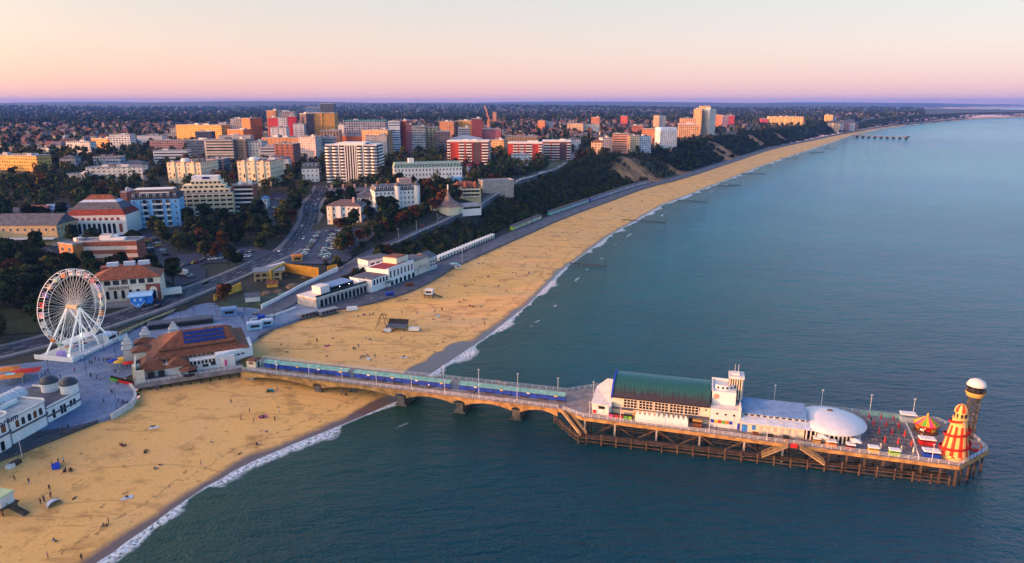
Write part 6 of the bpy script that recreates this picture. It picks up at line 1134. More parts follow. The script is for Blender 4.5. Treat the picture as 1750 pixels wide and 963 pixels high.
# crane over the works
q = G(836, 230); o = thing('tower_crane', 'orange tower crane with a steep raised jib above the town', 'crane', q, R(20)); cr = mat('crane_orange', (.62, .25, .12), var=.1); zt = zat(q.x, q.y, 205) - q.z; zj = zat(q.x, q.y, 181) - q.z
m = MB()
for k in range(14):
    z0, z1 = zt * k / 14, zt * (k + 1) / 14
    for a, b in (((-2, -2), (2, -2)), ((2, -2), (2, 2)), ((2, 2), (-2, 2)), ((-2, 2), (-2, -2))): m.beam((*a, z0), (*b, z1), .7).beam((*a, z0), (*a, z1), .9)
m.build('mast', cr, o); m = MB().beam((0, 0, zt), (-9, 0, zj), 2.0).beam((0, 0, zt), (-3, 0, zt + 10), 1.0).beam((-3, 0, zt + 10), (-8, 0, zj * .95), .5); m.build('jib', cr, o); MB().box(-1, 10, -2, 2, zt - 3, zt + .5).build('counterweight', cr, o)
q = G(278, 212); o = thing('tower_crane', 'dark crane jib leaning left on the skyline above the far trees', 'crane', q, R(8)); z1 = zat(q.x, q.y, 182) - q.z; z0 = zat(q.x, q.y, 203) - q.z; MB().beam((0, 0, -2), (0, 0, z0), 3).build('mast', dark, o); MB().beam((4, 0, z0 - 4), (-12, 0, z1), 2.4).build('jib', dark, o)
# ---------------------------------------------------------------- trees and scrub
def leafmat(name, c, v=.35):
    m = mat(name, c, rough=.9, var=v, scale=.35, spec=.1); return m
LEAF = {'dark': [leafmat('leaf_deep', (.010, .015, .006)), leafmat('leaf_dark', (.018, .030, .009)), leafmat('leaf_mid', (.040, .068, .016))],
        'olive': [leafmat('leaf_dark', (.020, .030, .010)), leafmat('leaf_olive', (.058, .066, .015)), leafmat('leaf_ochre', (.105, .080, .018))],
        'rust': [leafmat('leaf_brown', (.040, .020, .010)), leafmat('leaf_russet', (.110, .040, .012)), leafmat('leaf_orange', (.19, .065, .014))]}
bark = mat('bark', (.045, .035, .028), var=.3, scale=3)
def leaf_quads(cen, nrm, size, rs):
    """one small bent-free leaf spray per centre"""
    n = len(cen); a = rs.normal(size=(n, 3)); t1 = np.cross(nrm, a); t1 /= np.linalg.norm(t1, axis=1, keepdims=True) + 1e-9; t2 = np.cross(nrm, t1)
    s1 = (size * rs.uniform(.6, 1.25, n))[:, None]; s2 = (size * rs.uniform(.4, .9, n))[:, None]
    V = np.stack([cen - t1 * s1 - t2 * s2, cen + t1 * s1 - t2 * s2 * .6, cen + t1 * s1 * .8 + t2 * s2, cen - t1 * s1 * .7 + t2 * s2 * 1.1], 1); return V
def crown_pts(rs, R_, H_, lobes, per, z0):
    cen, nrm, lob = [], [], []
    for k in range(lobes):
        a = rs.uniform(0, 2 * np.pi); f = rs.uniform(0, 1); rr_ = R_ * .62 * math.sqrt(rs.uniform(0, 1)) * (1 - .45 * f); c = np.array([rr_ * math.cos(a), rr_ * math.sin(a), z0 + H_ * (.2 + .62 * f)]); r = R_ * rs.uniform(.30, .52)
        d = rs.normal(size=(per, 3)); d /= np.linalg.norm(d, axis=1, keepdims=True); d[:, 2] = np.abs(d[:, 2]) * np.where(rs.uniform(size=per) < .8, 1, -1)
        rad = r * rs.uniform(.72, 1.12, (per, 1)); cen.append(c + d * rad * np.array([1, 1, .82])); nn_ = d + rs.normal(scale=.5, size=(per, 3)); nrm.append(nn_ / np.linalg.norm(nn_, axis=1, keepdims=True)); lob.append(np.full(per, k))
    return np.vstack(cen), np.vstack(nrm), np.concatenate(lob)
def crown_mesh(seed, kind, R_, H_, lobes, per, leaf, z0):
    rs = np.random.RandomState(seed); c, n, l = crown_pts(rs, R_, H_, lobes, per, z0); V = leaf_quads(c, n, leaf, rs); k = len(c)
    lm = rs.choice([0, 0, 1, 1, 2], lobes); mi = np.where(rs.uniform(size=k) < .72, lm[l], rs.randint(0, 3, k)); return np_mesh('crown', V.reshape(-1, 3), np.arange(4 * k).reshape(k, 4), LEAF[kind], mi)
def trunk_mesh(seed, H_, z0, R_):
    rr = random.Random(seed); m = MB().tube((0, 0, -1), (rr.uniform(-.2, .2), rr.uniform(-.2, .2), z0 + H_ * .35), .38, .2, 7)
    for k in range(5): a = 6.28 * k / 5 + rr.random(); m.tube((0, 0, z0 * (.8 + .1 * k)), (R_ * .5 * math.cos(a), R_ * .5 * math.sin(a), z0 + H_ * rr.uniform(.35, .6)), .15, .05, 5)
    return m.mesh('trunk', bark)
PROTO = []
for k, (kind, name, R_, H_, z0, lab) in enumerate([('dark', 'broadleaf_tree', 4.6, 9, 2.2, 'dark green broadleaf tree'), ('dark', 'broadleaf_tree', 5.6, 10, 2.4, 'wide dark green tree'), ('dark', 'pine_tree', 3.6, 11, 3.0, 'tall dark pine'), ('dark', 'evergreen_oak', 5.0, 8, 1.6, 'low dark evergreen oak'), ('olive', 'broadleaf_tree', 5.2, 9, 2.0, 'olive green rounded tree'), ('olive', 'broadleaf_tree', 4.0, 7.5, 1.6, 'small olive green tree'), ('rust', 'autumn_tree', 4.6, 8.5, 1.8, 'russet autumn tree'), ('dark', 'broadleaf_tree', 3.4, 6, 1.2, 'small dark bushy tree')]):
    PROTO.append((crown_mesh(100 + k, kind, R_, H_, 15, 150, .52, z0), trunk_mesh(k, H_, z0, R_), name, lab, R_, kind))
def clear(xy, margin):
    """True where a plant may stand"""
    X, Y = xy[:, 0], xy[:, 1]; ok = np.ones(len(X), bool)
    for pts, w in LINES: ok &= seg_dist(X, Y, np.array([tuple(p)[:2] for p in pts])) > w + margin * .6
    for poly in AREAS: ok &= ~inside(X, Y, poly)
    for o_, x0, x1, y0, y1 in FOOT:
        c_, s_ = math.cos(o_.rotation_euler.z), math.sin(o_.rotation_euler.z); dx, dy = X - o_.location.x, Y - o_.location.y; lx, ly = dx * c_ + dy * s_, -dx * s_ + dy * c_
        ok &= ~((lx > x0 - margin) & (lx < x1 + margin) & (ly > y0 - margin) & (ly < y1 + margin))
    return ok
def in_view(X, Y, Z, pad=60):
    d = Y * cP - (Z - CAMH) * sP; u = 875 + FOC * X / np.maximum(d, 1); return (u > -pad) & (u < 1750 + pad) & (d > 20)
rs = np.random.RandomState(5)
def scatter(n, rmin, rmax, power=1.0):
    r = rmin * (rmax / rmin) ** (rs.uniform(size=n) ** power); a = rs.uniform(R(60), R(132), n); return np.stack([r * np.cos(a), r * np.sin(a)], 1)
def thin(xy, dist):
    cell = {}; keep = []
    for i, (x, y) in enumerate(xy):
        dd = dist[i]; k = (int(x // 7), int(y // 7)); ok = True; s_ = int(dd // 7) + 1
        for ii in range(-s_, s_ + 1):
            for jj in range(-s_, s_ + 1):
                for j in cell.get((k[0] + ii, k[1] + jj), ()):
                    if (xy[j][0] - x) ** 2 + (xy[j][1] - y) ** 2 < dd * dd: ok = False; break
                if not ok: break
            if not ok: break
        if ok: keep.append(i); cell.setdefault(k, []).append(i)
    return np.array(keep)
# candidate tree sites: all of the inland, thinner where it is built up
cand = scatter(16000, 240, 2600, .8); X, Y = cand[:, 0], cand[:, 1]; dprom = seg_dist(X, Y, PROM); inl_ = inside(X, Y, LANDP)
nzv = np.sin(X * .021 + 1.7 * np.sin(Y * .013)) * np.sin(Y * .017 + X * .009); rr_ = np.hypot(X, Y)
ok = inl_ & (dprom > 74) & clear(cand, 2.0); dens = np.where(rr_ < 1500, .97, .75) * np.where(nzv > .7, .5, 1); ok &= rs.uniform(size=len(X)) < dens
# rows of trees the photograph shows: along the hill road, round the car park, on the gardens
row = []
for a, b, n in (((586, 438), (602, 416), 4), ((608, 420), (690, 384), 12), ((690, 384), (768, 348), 12), ((622, 410), (705, 374), 9), ((640, 444), (668, 436), 4), ((720, 366), (790, 340), 8), ((490, 470), (560, 458), 0), ((700, 420), (760, 400), 0), ((570, 396), (620, 386), 5), ((470, 432), (498, 405), 5), ((440, 428), (470, 410), 5), ((490, 540), (520, 535), 4), ((455, 545), (500, 536), 5), ((385, 522), (400, 518), 2), ((0, 460), (60, 470), 5), ((0, 430), (30, 440), 4), ((300, 425), (350, 415), 6), ((350, 440), (372, 446), 3), ((380, 455), (440, 452), 4), ((300, 415), (440, 398), 12), ((318, 402), (440, 385), 9), ((640, 447), (668, 440), 4), ((820, 322), (880, 300), 7), ((980, 270), (1040, 262), 8)):
    for k in range(n): u, v = a[0] + (b[0] - a[0]) * (k + .5) / max(n, 1), a[1] + (b[1] - a[1]) * (k + .5) / max(n, 1); g = G(u + rnd.uniform(-4, 4), v + rnd.uniform(-2, 2)); row.append((g.x, g.y))
row = np.array(row); rowok = np.ones(len(row), bool)
for pts, w in LINES: rowok &= seg_dist(row[:, 0], row[:, 1], np.array([tuple(p)[:2] for p in pts])) > min(w, 9) + 0.5
row = row[rowok]
xy = np.vstack([row, cand[ok]]); dist = np.concatenate([np.full(len(row), 4.5), np.where(np.hypot(*cand[ok].T) < 800, 6.2, 8.8)])
keep = thin(xy, dist); isrow = keep < len(row); xy = xy[keep]; Z = terr(xy[:, 0], xy[:, 1]); vis = in_view(xy[:, 0], xy[:, 1], Z); xy, Z, isrow = xy[vis], Z[vis], isrow[vis]
order = np.argsort(np.hypot(xy[:, 0], xy[:, 1]) - isrow * 2000); xy, Z, isrow = xy[order], Z[order], isrow[order]; NT = 290
TREES = []
def pick(x, y, r_):
    f = math.sin(x * .05 + 2) * math.sin(y * .043) + r_.uniform(-.5, .5); return r_.choice([0, 1, 2, 3, 7]) if f < .28 else (r_.choice([4, 5]) if f < .75 else 6)
for i in range(min(NT, len(xy))):
    x, y = xy[i]; k = pick(x, y, rnd)
    if isrow[i] and x > -140 and y < 640: k = rnd.choice([4, 4, 6, 6, 5, 0])
    cm_, tm_, nm, lab, R_, kind = PROTO[k]; s_ = rnd.uniform(.9, 1.4) * (.85 if isrow[i] else 1); o = thing(nm, 'x', 'tree', (x, y, Z[i] - .2), rnd.uniform(0, 6.28), 'trees of the town gardens'); o.scale = (s_, s_, s_ * rnd.uniform(.85, 1.1)); link('crown', cm_, o); link('trunk', tm_, o); TREES.append((o, lab))
def mass(name, pts, Z_, kinds, size, hgt, per, leaf, label, cat, seed):
    """ground cover or far wood nobody could count: many leaf sprays in ONE object"""
    rs = np.random.RandomState(seed); n = len(pts); base = []
    for k in range(10): c, nn_, l = crown_pts(rs, 1.0, 1.6, 6, max(per // 6, 3), 0.05); base.append((c, nn_, l))
    VV, MI = [], []; mats = LEAF['dark'] + LEAF['olive'][1:] + LEAF['rust'][1:]
    for i in range(n):
        c, nn_, l = base[rs.randint(10)]; s_ = size * rs.uniform(.65, 1.25); a = rs.uniform(0, 6.28); ca, sa = math.cos(a), math.sin(a); Mx = np.array([[ca, -sa, 0], [sa, ca, 0], [0, 0, 1]])
        cc = (c @ Mx.T) * np.array([s_, s_, s_ * hgt]) + np.array([pts[i][0], pts[i][1], Z_[i] - .3]); VV.append(leaf_quads(cc, nn_ @ Mx.T, leaf * s_, rs)); q = rs.uniform(); tone = rs.choice(kinds); MI.append(np.where(rs.uniform(size=len(c)) < .7, tone, rs.randint(0, 3, len(c))))
    V = np.vstack(VV); k = len(V); o = link(name, np_mesh(name, V.reshape(-1, 3), np.arange(4 * k).reshape(k, 4), mats, np.concatenate(MI))); return tag(o, label, cat, kind='stuff')
rest, rz_ = xy[NT:], Z[NT:]; rd = np.hypot(rest[:, 0], rest[:, 1]); nr = rd < 950
mass('woodland', rest[nr], rz_[nr], [0, 0, 1, 1, 2, 2, 2, 3, 3, 4, 4, 5], 6.2, 1.2, 170, .125, 'dense woodland of mixed trees between the town buildings', 'woodland', 1)
mass('distant_woodland', rest[~nr], rz_[~nr], [0, 0, 1, 1, 2, 3, 3, 4], 6.5, 1.15, 60, .2, 'far belt of trees fading towards the hills', 'woodland', 2)
# far plain beyond: coarse tree cover out to the hills
fc = scatter(9000, 2400, 8500, .9); Zf = terr(fc[:, 0], fc[:, 1]); okf = inside(fc[:, 0], fc[:, 1], LANDP) & (seg_dist(fc[:, 0], fc[:, 1], PROM) > 110) & in_view(fc[:, 0], fc[:, 1], Zf) & clear(fc, 10); fc, Zf = fc[okf], Zf[okf]
mass('hill_woods', fc, Zf, [0, 1, 1, 2, 3], 13.0, .75, 24, .3, 'woods spread over the far plain and hills', 'woodland', 3)
# scrub on the cliff face
sc_ = []; pr = smooth_line([tuple(p) for p in PROM[10:30]], 6)
for i in range(len(pr) - 1):
    d = (pr[i + 1] - pr[i]).normalized(); nrm = Vector((-d.y, d.x)); L_ = (pr[i + 1] - pr[i]).length; r0 = pr[i].length; n = max(1, int(L_ * 70 / (10 if r0 < 900 else 26 if r0 < 2000 else 80)))
    for _ in range(n): p_ = pr[i] + d * rnd.uniform(0, L_) + nrm * rnd.uniform(17.5, 86); sc_.append((p_.x, p_.y))
sc_ = np.array(sc_); Zs = terr(sc_[:, 0], sc_[:, 1]); bare_at = np.zeros(len(sc_))
for u, v, r_ in BARE: g = G(u, v); bare_at = np.maximum(bare_at, np.exp(-((sc_[:, 0] - g.x) ** 2 + (sc_[:, 1] - g.y) ** 2) / (r_ * r_)))
oks = clear(sc_, .5) & inside(sc_[:, 0], sc_[:, 1], LANDP) & (bare_at < rs.uniform(.2, .6, len(sc_))) & (Zs > 4.6) & in_view(sc_[:, 0], sc_[:, 1], Zs); sc_, Zs = sc_[oks], Zs[oks]
nearm = np.hypot(sc_[:, 0], sc_[:, 1]) < 1000
mass('cliff_scrub', sc_[nearm], Zs[nearm], [0, 1, 1, 1, 2, 2, 3, 3, 4], 2.6, 1.1, 54, .2, 'dense dark scrub covering the cliff above the promenade', 'scrub', 4)
mass('distant_cliff_scrub', sc_[~nearm], Zs[~nearm], [0, 0, 1, 1, 2, 2], 5.0, .7, 30, .28, 'dark scrub on the far cliffs along the bay', 'scrub', 6)
# ---------------------------------------------------------------- beach huts, groynes, the far pier
def ordinal(n):
    if n < 20: return nth[n]
    t_ = ['twentieth', 'thirtieth', 'fortieth', 'fiftieth', 'sixtieth', 'seventieth', 'eightieth', 'ninetieth', 'hundredth'][(n + 1) // 10 - 2]; w_ = ['twenty', 'thirty', 'forty', 'fifty', 'sixty', 'seventy', 'eighty', 'ninety'][min((n + 1) // 10 - 2, 7)]
    return t_ if (n + 1) % 10 == 0 else w_ + '-' + nth[(n + 1) % 10 - 1]
LAB = []                                                   # (object, description, landmarks) to be told apart at the end
def hutparts(col):
    o = thing('beach_hut', 'x', 'beach hut', (0, 0, 0), 0, 'beach huts along the promenade'); MB().box(-1.05, 1.05, 0, 2.4, 0, 2.1).build('wall', col, o)
    MB().add([(-1.25, -.3, 2.05), (1.25, -.3, 2.05), (1.25, 2.6, 2.05), (-1.25, 2.6, 2.05), (0, -.3, 3.0), (0, 2.6, 3.0)], [(0, 4, 5, 3), (1, 2, 5, 4), (0, 1, 4), (2, 3, 5), (3, 2, 1, 0)]).build('roof', col if col is white else slate, o); MB().box(-.55, .55, -.06, -.01, 0, 1.9).build('door', dark if col is white else offw, o); return o
hutcol = {'white': white, 'yellow': yellowp, 'lime green': mat('lime_paint', (.28, .55, .02)), 'green': greenp, 'turquoise': mat('turquoise_paint', (.06, .42, .38)), 'sky blue': mat('hut_sky_blue', (.16, .40, .70)), 'blue': bluep, 'violet': mat('violet_paint', (.22, .10, .45)), 'red': redp, 'pale cream': cream}
HP = {k: hutparts(v) for k, v in hutcol.items()}; used_h = set(); acc = 0.0; HUTS = []
hp = smooth_line([tuple(p) for p in PROM[10:20]], 1.0); last = -9
for i in range(len(hp) - 1):
    d = hp[i + 1] - hp[i]; acc += d.length; d.normalize(); p_ = hp[i] + Vector((-d.y, d.x)) * 15.2; u, v = uv_of(p_.x, p_.y, 4.4)
    if not (752 < u < 1110): continue
    gap = 3.6 if u < 850 else 3.0
    if acc < gap or 848 < u < 878 or 927 < u < 942 or 1006 < u < 1011: continue
    acc = 0
    c_ = 'white' if u < 850 else ['yellow', 'lime green', 'pale cream', 'green'][int(u * 7) % 4] if u < 928 else 'turquoise' if u < 976 else ['sky blue', 'turquoise'][int(u) % 2] if u < 1006 else ['blue', 'sky blue', 'violet'][int(u * 3) % 3] if u < 1040 else ['violet', 'red', 'pale cream', 'blue'][int(u * 3) % 4]
    o = HP[c_] if c_ not in used_h else dup(HP[c_], (0, 0, 0)); used_h.add(c_); o.location = (p_.x, p_.y, 4.37); o.rotation_euler.z = math.atan2(d.y, d.x); o.scale = (1.25,) * 3 if u > 850 else (1.1,) * 3; HUTS.append((o, f'{c_} gabled beach hut'))
for k, o in HP.items():
    if k not in used_h:
        for c_ in list(o.children): bpy.data.objects.remove(c_)
        bpy.data.objects.remove(o)
for k, (u0, v0, u1, v1) in enumerate(((975, 452, 1034, 456), (1063, 377, 1137, 381), (1158, 343, 1206, 346), (1228, 319, 1264, 317), (1266, 297, 1307, 298), (1332, 271, 1362, 272), (1384, 262, 1408, 261), (1408, 254, 1430, 254))):
    a, b = P(u0, v0, .6), P(u1, v1, .3); o = thing('groyne', f'{nth[k]} dark timber groyne from the pier running into the sea', 'groyne', a, math.atan2(b.y - a.y, b.x - a.x), 'timber groynes along the beach'); L_ = (b - a).length; m = MB(); n = max(8, int(L_ / 2.2))
    for j in range(n): x = L_ * j / (n - 1); m.tube((x, 0, -4), (x, 0, 1.5 - .9 * j / n), .2, n=6)
    m.build('posts', dark, o); MB().beam((0, .22, .7), (L_, .22, -.1), .12, .5).build('planks', timber, o); MB().tube((L_ + .6, 0, -4), (L_ + .6, 0, 3.8), .16, n=6).tube((L_ + .6, 0, 3.8), (L_ + .6, 0, 4.6), .4, .05, n=6).build('marker_beacon', dark, o)
a, b = P(1455, 232, 5), P(1552, 235.5, 5); L_ = (b - a).length; o = thing('distant_pier', 'small plain pier far along the bay', 'pier', (a.x, a.y, 0), math.atan2(b.y - a.y, b.x - a.x)); MB().box(0, L_, -5, 5, 5, 6.2).build('deck', mat('far_pier_concrete', (.12, .11, .12)), o); MB().box(L_ - 8, L_, -12, 12, 5, 8).build('pier_head', mat('far_pier_concrete', (.12, .11, .12)), o)
for k in range(9): MB().box(L_ * (k + 1) / 9.3 - 2, L_ * (k + 1) / 9.3 + 2, -5, 5, -3, 4.99).build('pier_leg', dark, o)

# ---------------------------------------------------------------- cars
def car_body(h_=1.45, L_=4.2, van=False):
    m = MB(); w = .88; z0 = .28
    sec = [(-L_ / 2, .55, .55), (-L_ / 2 + .12, .82, .78), (-.98, .95, .86), (-.35, .95, .88), (.9, .95, .88), (L_ / 2 - .45, .93, .86), (L_ / 2, .62, .70)] if not van else [(-L_ / 2, .9, .9), (-L_ / 2 + .1, 1.0, .98), (-.98, 1.1, .98), (0, 1.1, .98), (L_ / 2 - .1, 1.1, .98), (L_ / 2, 1.0, .95)]
    for (xa, za, wa), (xb, zb, wb) in zip(sec[:-1], sec[1:]): m.add([(xa, -wa, z0), (xa, wa, z0), (xa, wa, za), (xa, -wa, za), (xb, -wb, z0), (xb, wb, z0), (xb, wb, zb), (xb, -wb, zb)], [(3, 2, 6, 7), (0, 3, 7, 4), (2, 1, 5, 6), (1, 0, 4, 5)])
    for k, q in ((0, (0, 1, 2, 3)), (-1, (3, 2, 1, 0))): x, z, w_ = sec[k]; m.add([(x, -w_, z0), (x, w_, z0), (x, w_, z), (x, -w_, z)], [q])
    return m
def cabin(m, top, van=False):
    x0, x1, x2, x3 = (-1.1, -.45, 1.0, 1.75) if not van else (-1.75, -1.2, 2.05, 2.15); a, b = .84, .68; z0, z1 = (.93, 1.45) if not van else (1.08, 2.05)
    v = [(x0, -a, z0), (x3, -a, z0), (x3, a, z0), (x0, a, z0), (x1, -b, z1), (x2, -b, z1), (x2, b, z1), (x1, b, z1)]; return m.add(v, [(4, 5, 6, 7)] if top else [(0, 1, 5, 4), (1, 2, 6, 5), (2, 3, 7, 6), (3, 0, 4, 7)])
carcols = {'white': mat('car_white', (.66, .67, .68), rough=.25, var=0, spec=.5), 'silver': mat('car_silver', (.36, .38, .40), rough=.25, metal=.3, var=0), 'grey': mat('car_grey', (.12, .125, .135), rough=.25, var=0), 'black': mat('car_black', (.012, .012, .014), rough=.2, var=0), 'red': mat('car_red', (.38, .015, .012), rough=.25, var=0), 'blue': mat('car_blue', (.02, .07, .26), rough=.25, var=0), 'pale blue': mat('car_pale_blue', (.30, .42, .56), rough=.25, var=0), 'yellow': mat('car_yellow', (.62, .45, .02), rough=.25, var=0)}
CARP = {}
wheelm = MB().tube((0, -.1, 0), (0, .1, 0), .32, n=12).mesh('wheel', blackm); lampm = MB().box(-.03, .03, -.18, .18, -.07, .07).mesh('headlight', mat('headlamp_glass', (.7, .7, .65), var=0, rough=.2)); taill = MB().box(-.03, .03, -.16, .16, -.08, .08).mesh('tail_light', mat('tail_lamp_red', (.4, .01, .01), var=0))
for nm, cm_ in carcols.items():
    o = thing('parked_car', 'x', 'car', (0, 0, -50)); CARP[nm] = o; mb = car_body(); cabin(mb, True); mb.build('body', cm_, o); cabin(MB(), False).build('car_windows', glass, o)
    for x in (-1.3, 1.3):
        for y in (-.8, .8): link('wheel', wheelm, o, (x, y, .32))
    for y in (-.55, .55): link('headlight', lampm, o, (-2.02, y, .68)); link('tail_light', taill, o, (2.06, y, .68))
used_c = set(); ncar = 0; names_c = list(carcols); wts = [30, 22, 16, 18, 6, 6, 4, 1]; rc = random.Random(21)
def put_car(x, y, z, rz, where, c_=None, moving=False):
    c_ = c_ or rc.choices(names_c, wts)[0]; o = CARP[c_] if c_ not in used_c else dup(CARP[c_], (0, 0, 0)); used_c.add(c_); o.location = (x, y, z); o.rotation_euler = (0, 0, rz); o.name = 'car' if moving else 'parked_car'; o['group'] = where[1]; LAB.append((o, f'{c_} car', where[0])); return o
def car_line(a, b, n, rz, where, miss=.12, dz=.5):
    for k in range(n):
        if rc.random() < miss: continue
        f = (k + .5) / n; g = G(a[0] + (b[0] - a[0]) * f, a[1] + (b[1] - a[1]) * f); put_car(g.x, g.y, tz(g.x, g.y) + dz, rz + rc.choice([0, math.pi]) + rc.uniform(-.05, .05), where)
w1 = ('in the clifftop side car park', 'cars in the car park by the road')
for a, b, n in (((545, 399), (518, 440), 14), ((569, 402), (549, 442), 14), ((578, 403), (556, 447), 15), ((596, 404), (580, 430), 9), ((606, 405), (590, 428), 8)): car_line(a, b, n, R(10), w1)
car_line((556, 397), (640, 396), 16, R(95), w1, .3)
w2 = ('in the tree ringed car park by the gardens', 'cars in the garden car park')
for a, b, n in (((345, 446), (430, 440), 14), ((350, 438), (432, 432), 13), ((312, 456), (345, 449), 6)): car_line(a, b, n, R(80), w2, .2)
w3 = ('behind the lettered theatre', 'cars beside the theatre'); car_line((250, 412), (262, 440), 7, R(20), w3); car_line((262, 408), (285, 440), 8, R(20), w3, .2); car_line((290, 462), (330, 476), 6, R(40), w3); car_line((250, 440), (258, 458), 4, R(60), w3)
w4 = ('in the forecourt left of the striped stage tower', 'cars in the theatre forecourt'); car_line((75, 428), (95, 440), 4, R(10), w4); car_line((95, 421), (118, 434), 6, R(15), w4)
w5 = ('in the car park below the banded brick flats', 'cars on the hill car park'); car_line((452, 372), (482, 380), 8, R(60), w5); car_line((452, 352), (486, 360), 9, R(60), w5); car_line((462, 340), (490, 345), 6, R(60), w5)
def road_cars(pts, zs, u_spots, off_, where, moving=True):
    us = [uv_of(p.x, p.y, zs[i])[0] for i, p in enumerate(pts)]
    for i_ in u_spots:
        i = int(i_); p_ = pts[i]; d = (pts[min(i + 1, len(pts) - 1)] - pts[max(i - 1, 0)]).normalized(); q = p_ + Vector((-d.y, d.x)) * off_; put_car(q.x, q.y, zs[i] + .01, math.atan2(d.y, d.x), where, None, moving)
nm_ = len(road_main); w6 = ('on the main road', 'cars driving on the main road'); road_cars(road_main, zmain, [nm_ * f for f in (.08, .27, .45, .62, .71, .78, .83, .88, .93)], 3.3, w6); road_cars(road_main, zmain, [nm_ * f for f in (.18, .52, .66, .75, .8, .86, .9, .97)], -3.3, w6)
w7 = ('along the clifftop road', 'cars parked along the clifftop road')
nr_ = len(ramp); road_cars(ramp, zramp, [i for i in range(nr_) if 876 < uv_of(ramp[i].x, ramp[i].y, zramp[i])[0] < 968 and i % 2 == 0], -3.2, w7, False); road_cars(ramp, zramp, [i for i in range(nr_) if 690 < uv_of(ramp[i].x, ramp[i].y, zramp[i])[0] < 800 and i % 6 == 0], 3.0, w7, False); road_cars(ramp, zramp, [i for i in range(nr_) if 1085 < uv_of(ramp[i].x, ramp[i].y, zramp[i])[0] < 1195 and i % 4 == 0], -3.0, w7, False)
for c_, o in list(CARP.items()):
    if c_ not in used_c:
        for q in list(o.children): bpy.data.objects.remove(q)
        bpy.data.objects.remove(o)
# the lorry and the camper
q = G(287, 508); o = thing('lorry', 'white articulated lorry parked in front of the lettered theatre', 'lorry', (q.x, q.y, q.z + .3), R(28)); MB().box(-3.2, 6.5, -1.25, 1.25, 1.1, 4.1).build('trailer', offw, o); MB().box(-5.6, -3.4, -1.2, 1.2, .6, 3.1, .94).build('cab', white, o); MB().box(-5.65, -5.0, -1.1, 1.1, 1.9, 2.8).build('windscreen', glass, o)
for x in (-4.7, 3.6, 5.0):
    for y in (-1.1, 1.1): MB().tube((x, y - .15, .5), (x, y + .15, .5), .5, n=10).build('wheel', blackm, o)
q = G(312, 472); o = thing('camper_van', 'large white motorhome at the edge of the garden car park', 'motorhome', (q.x, q.y, q.z + .5), R(160)); MB().box(-3.2, 2.6, -1.2, 1.2, .6, 3.1).build('body', offw, o); MB().box(2.61, 4.0, -1.1, 1.1, .6, 2.0, .9).build('cab', white, o); MB().box(-2.4, 1.6, -1.26, -1.21, 1.7, 2.4).build('side_window', glass, o)
for x in (-1.8, 3.0):
    for y in (-1.05, 1.05): MB().tube((x, y - .12, .35), (x, y + .12, .35), .36, n=10).build('wheel', blackm, o)

# ---------------------------------------------------------------- people
def figure(bones, radii, faces):
    """one continuous body grown round a skeleton; faces(z, x) picks the cloth"""
    me = bpy.data.meshes.new('body'); names = list(bones); me.from_pydata([bones[k] for k in names], [(names.index(a), names.index(b)) for a, b in faces], []); o_ = bpy.data.objects.new('tmp', me); COL.objects.link(o_)
    sk = o_.modifiers.new('s', 'SKIN'); sk.use_smooth_shade = True
    for i, k in enumerate(names): me.skin_vertices[0].data[i].radius = (radii[k], radii[k] * (.75 if k in ('chest', 'pelvis') else 1)); me.skin_vertices[0].data[i].use_root = k == 'pelvis'
    ss = o_.modifiers.new('u', 'SUBSURF'); ss.levels = 1; ss.render_levels = 1; bpy.context.view_layer.update()
    out = bpy.data.meshes.new_from_object(o_.evaluated_get(bpy.context.evaluated_depsgraph_get())); bpy.data.objects.remove(o_); bpy.data.meshes.remove(me); out.name = 'body'; return out
RAD = dict(pelvis=.15, chest=.17, neck=.065, head=.105, crown=.09, shoulder=.075, elbow=.05, hand=.04, hip=.10, knee=.07, ankle=.05, toe=.045)
def skel(pel, chest, neck, head, crown_, arms, legs):
    b = dict(pelvis=pel, chest=chest, neck=neck, head=head, crown=crown_); e = [('pelvis', 'chest'), ('chest', 'neck'), ('neck', 'head'), ('head', 'crown')]; r = {k: RAD[k] for k in b}
    for s_, a in (('L', arms[0]), ('R', arms[1])):
        for nm, p_ in zip(('shoulder', 'elbow', 'hand'), a): b[nm + s_] = p_; r[nm + s_] = RAD[nm]
        e += [('chest', 'shoulder' + s_), ('shoulder' + s_, 'elbow' + s_), ('elbow' + s_, 'hand' + s_)]
    for s_, a in (('L', legs[0]), ('R', legs[1])):
        for nm, p_ in zip(('hip', 'knee', 'ankle', 'toe'), a): b[nm + s_] = p_; r[nm + s_] = RAD[nm]
        e += [('pelvis', 'hip' + s_), ('hip' + s_, 'knee' + s_), ('knee' + s_, 'ankle' + s_), ('ankle' + s_, 'toe' + s_)]
    return figure(b, r, e)
POSES = {}
POSES['standing'] = skel((0, 0, .95), (0, 0, 1.3), (0, 0, 1.47), (0, .02, 1.6), (0, 0, 1.68), ([(-.19, 0, 1.4), (-.25, .02, 1.12), (-.24, .1, .88)], [(.19, 0, 1.4), (.25, .02, 1.12), (.24, .1, .88)]), ([(-.1, 0, .88), (-.11, .03, .48), (-.11, 0, .08), (-.12, .16, .05)], [(.1, 0, .88), (.11, .03, .48), (.11, 0, .08), (.12, .16, .05)]))
POSES['walking'] = skel((0, 0, .94), (0, .03, 1.3), (0, .05, 1.46), (0, .08, 1.59), (0, .07, 1.67), ([(-.19, .02, 1.4), (-.25, -.14, 1.15), (-.23, -.1, .92)], [(.19, .02, 1.4), (.25, .12, 1.15), (.22, .3, 1.0)]), ([(-.1, 0, .88), (-.1, .24, .5), (-.1, .28, .08), (-.1, .44, .07)], [(.1, 0, .88), (.1, -.02, .48), (.1, -.34, .16), (.1, -.26, .05)]))
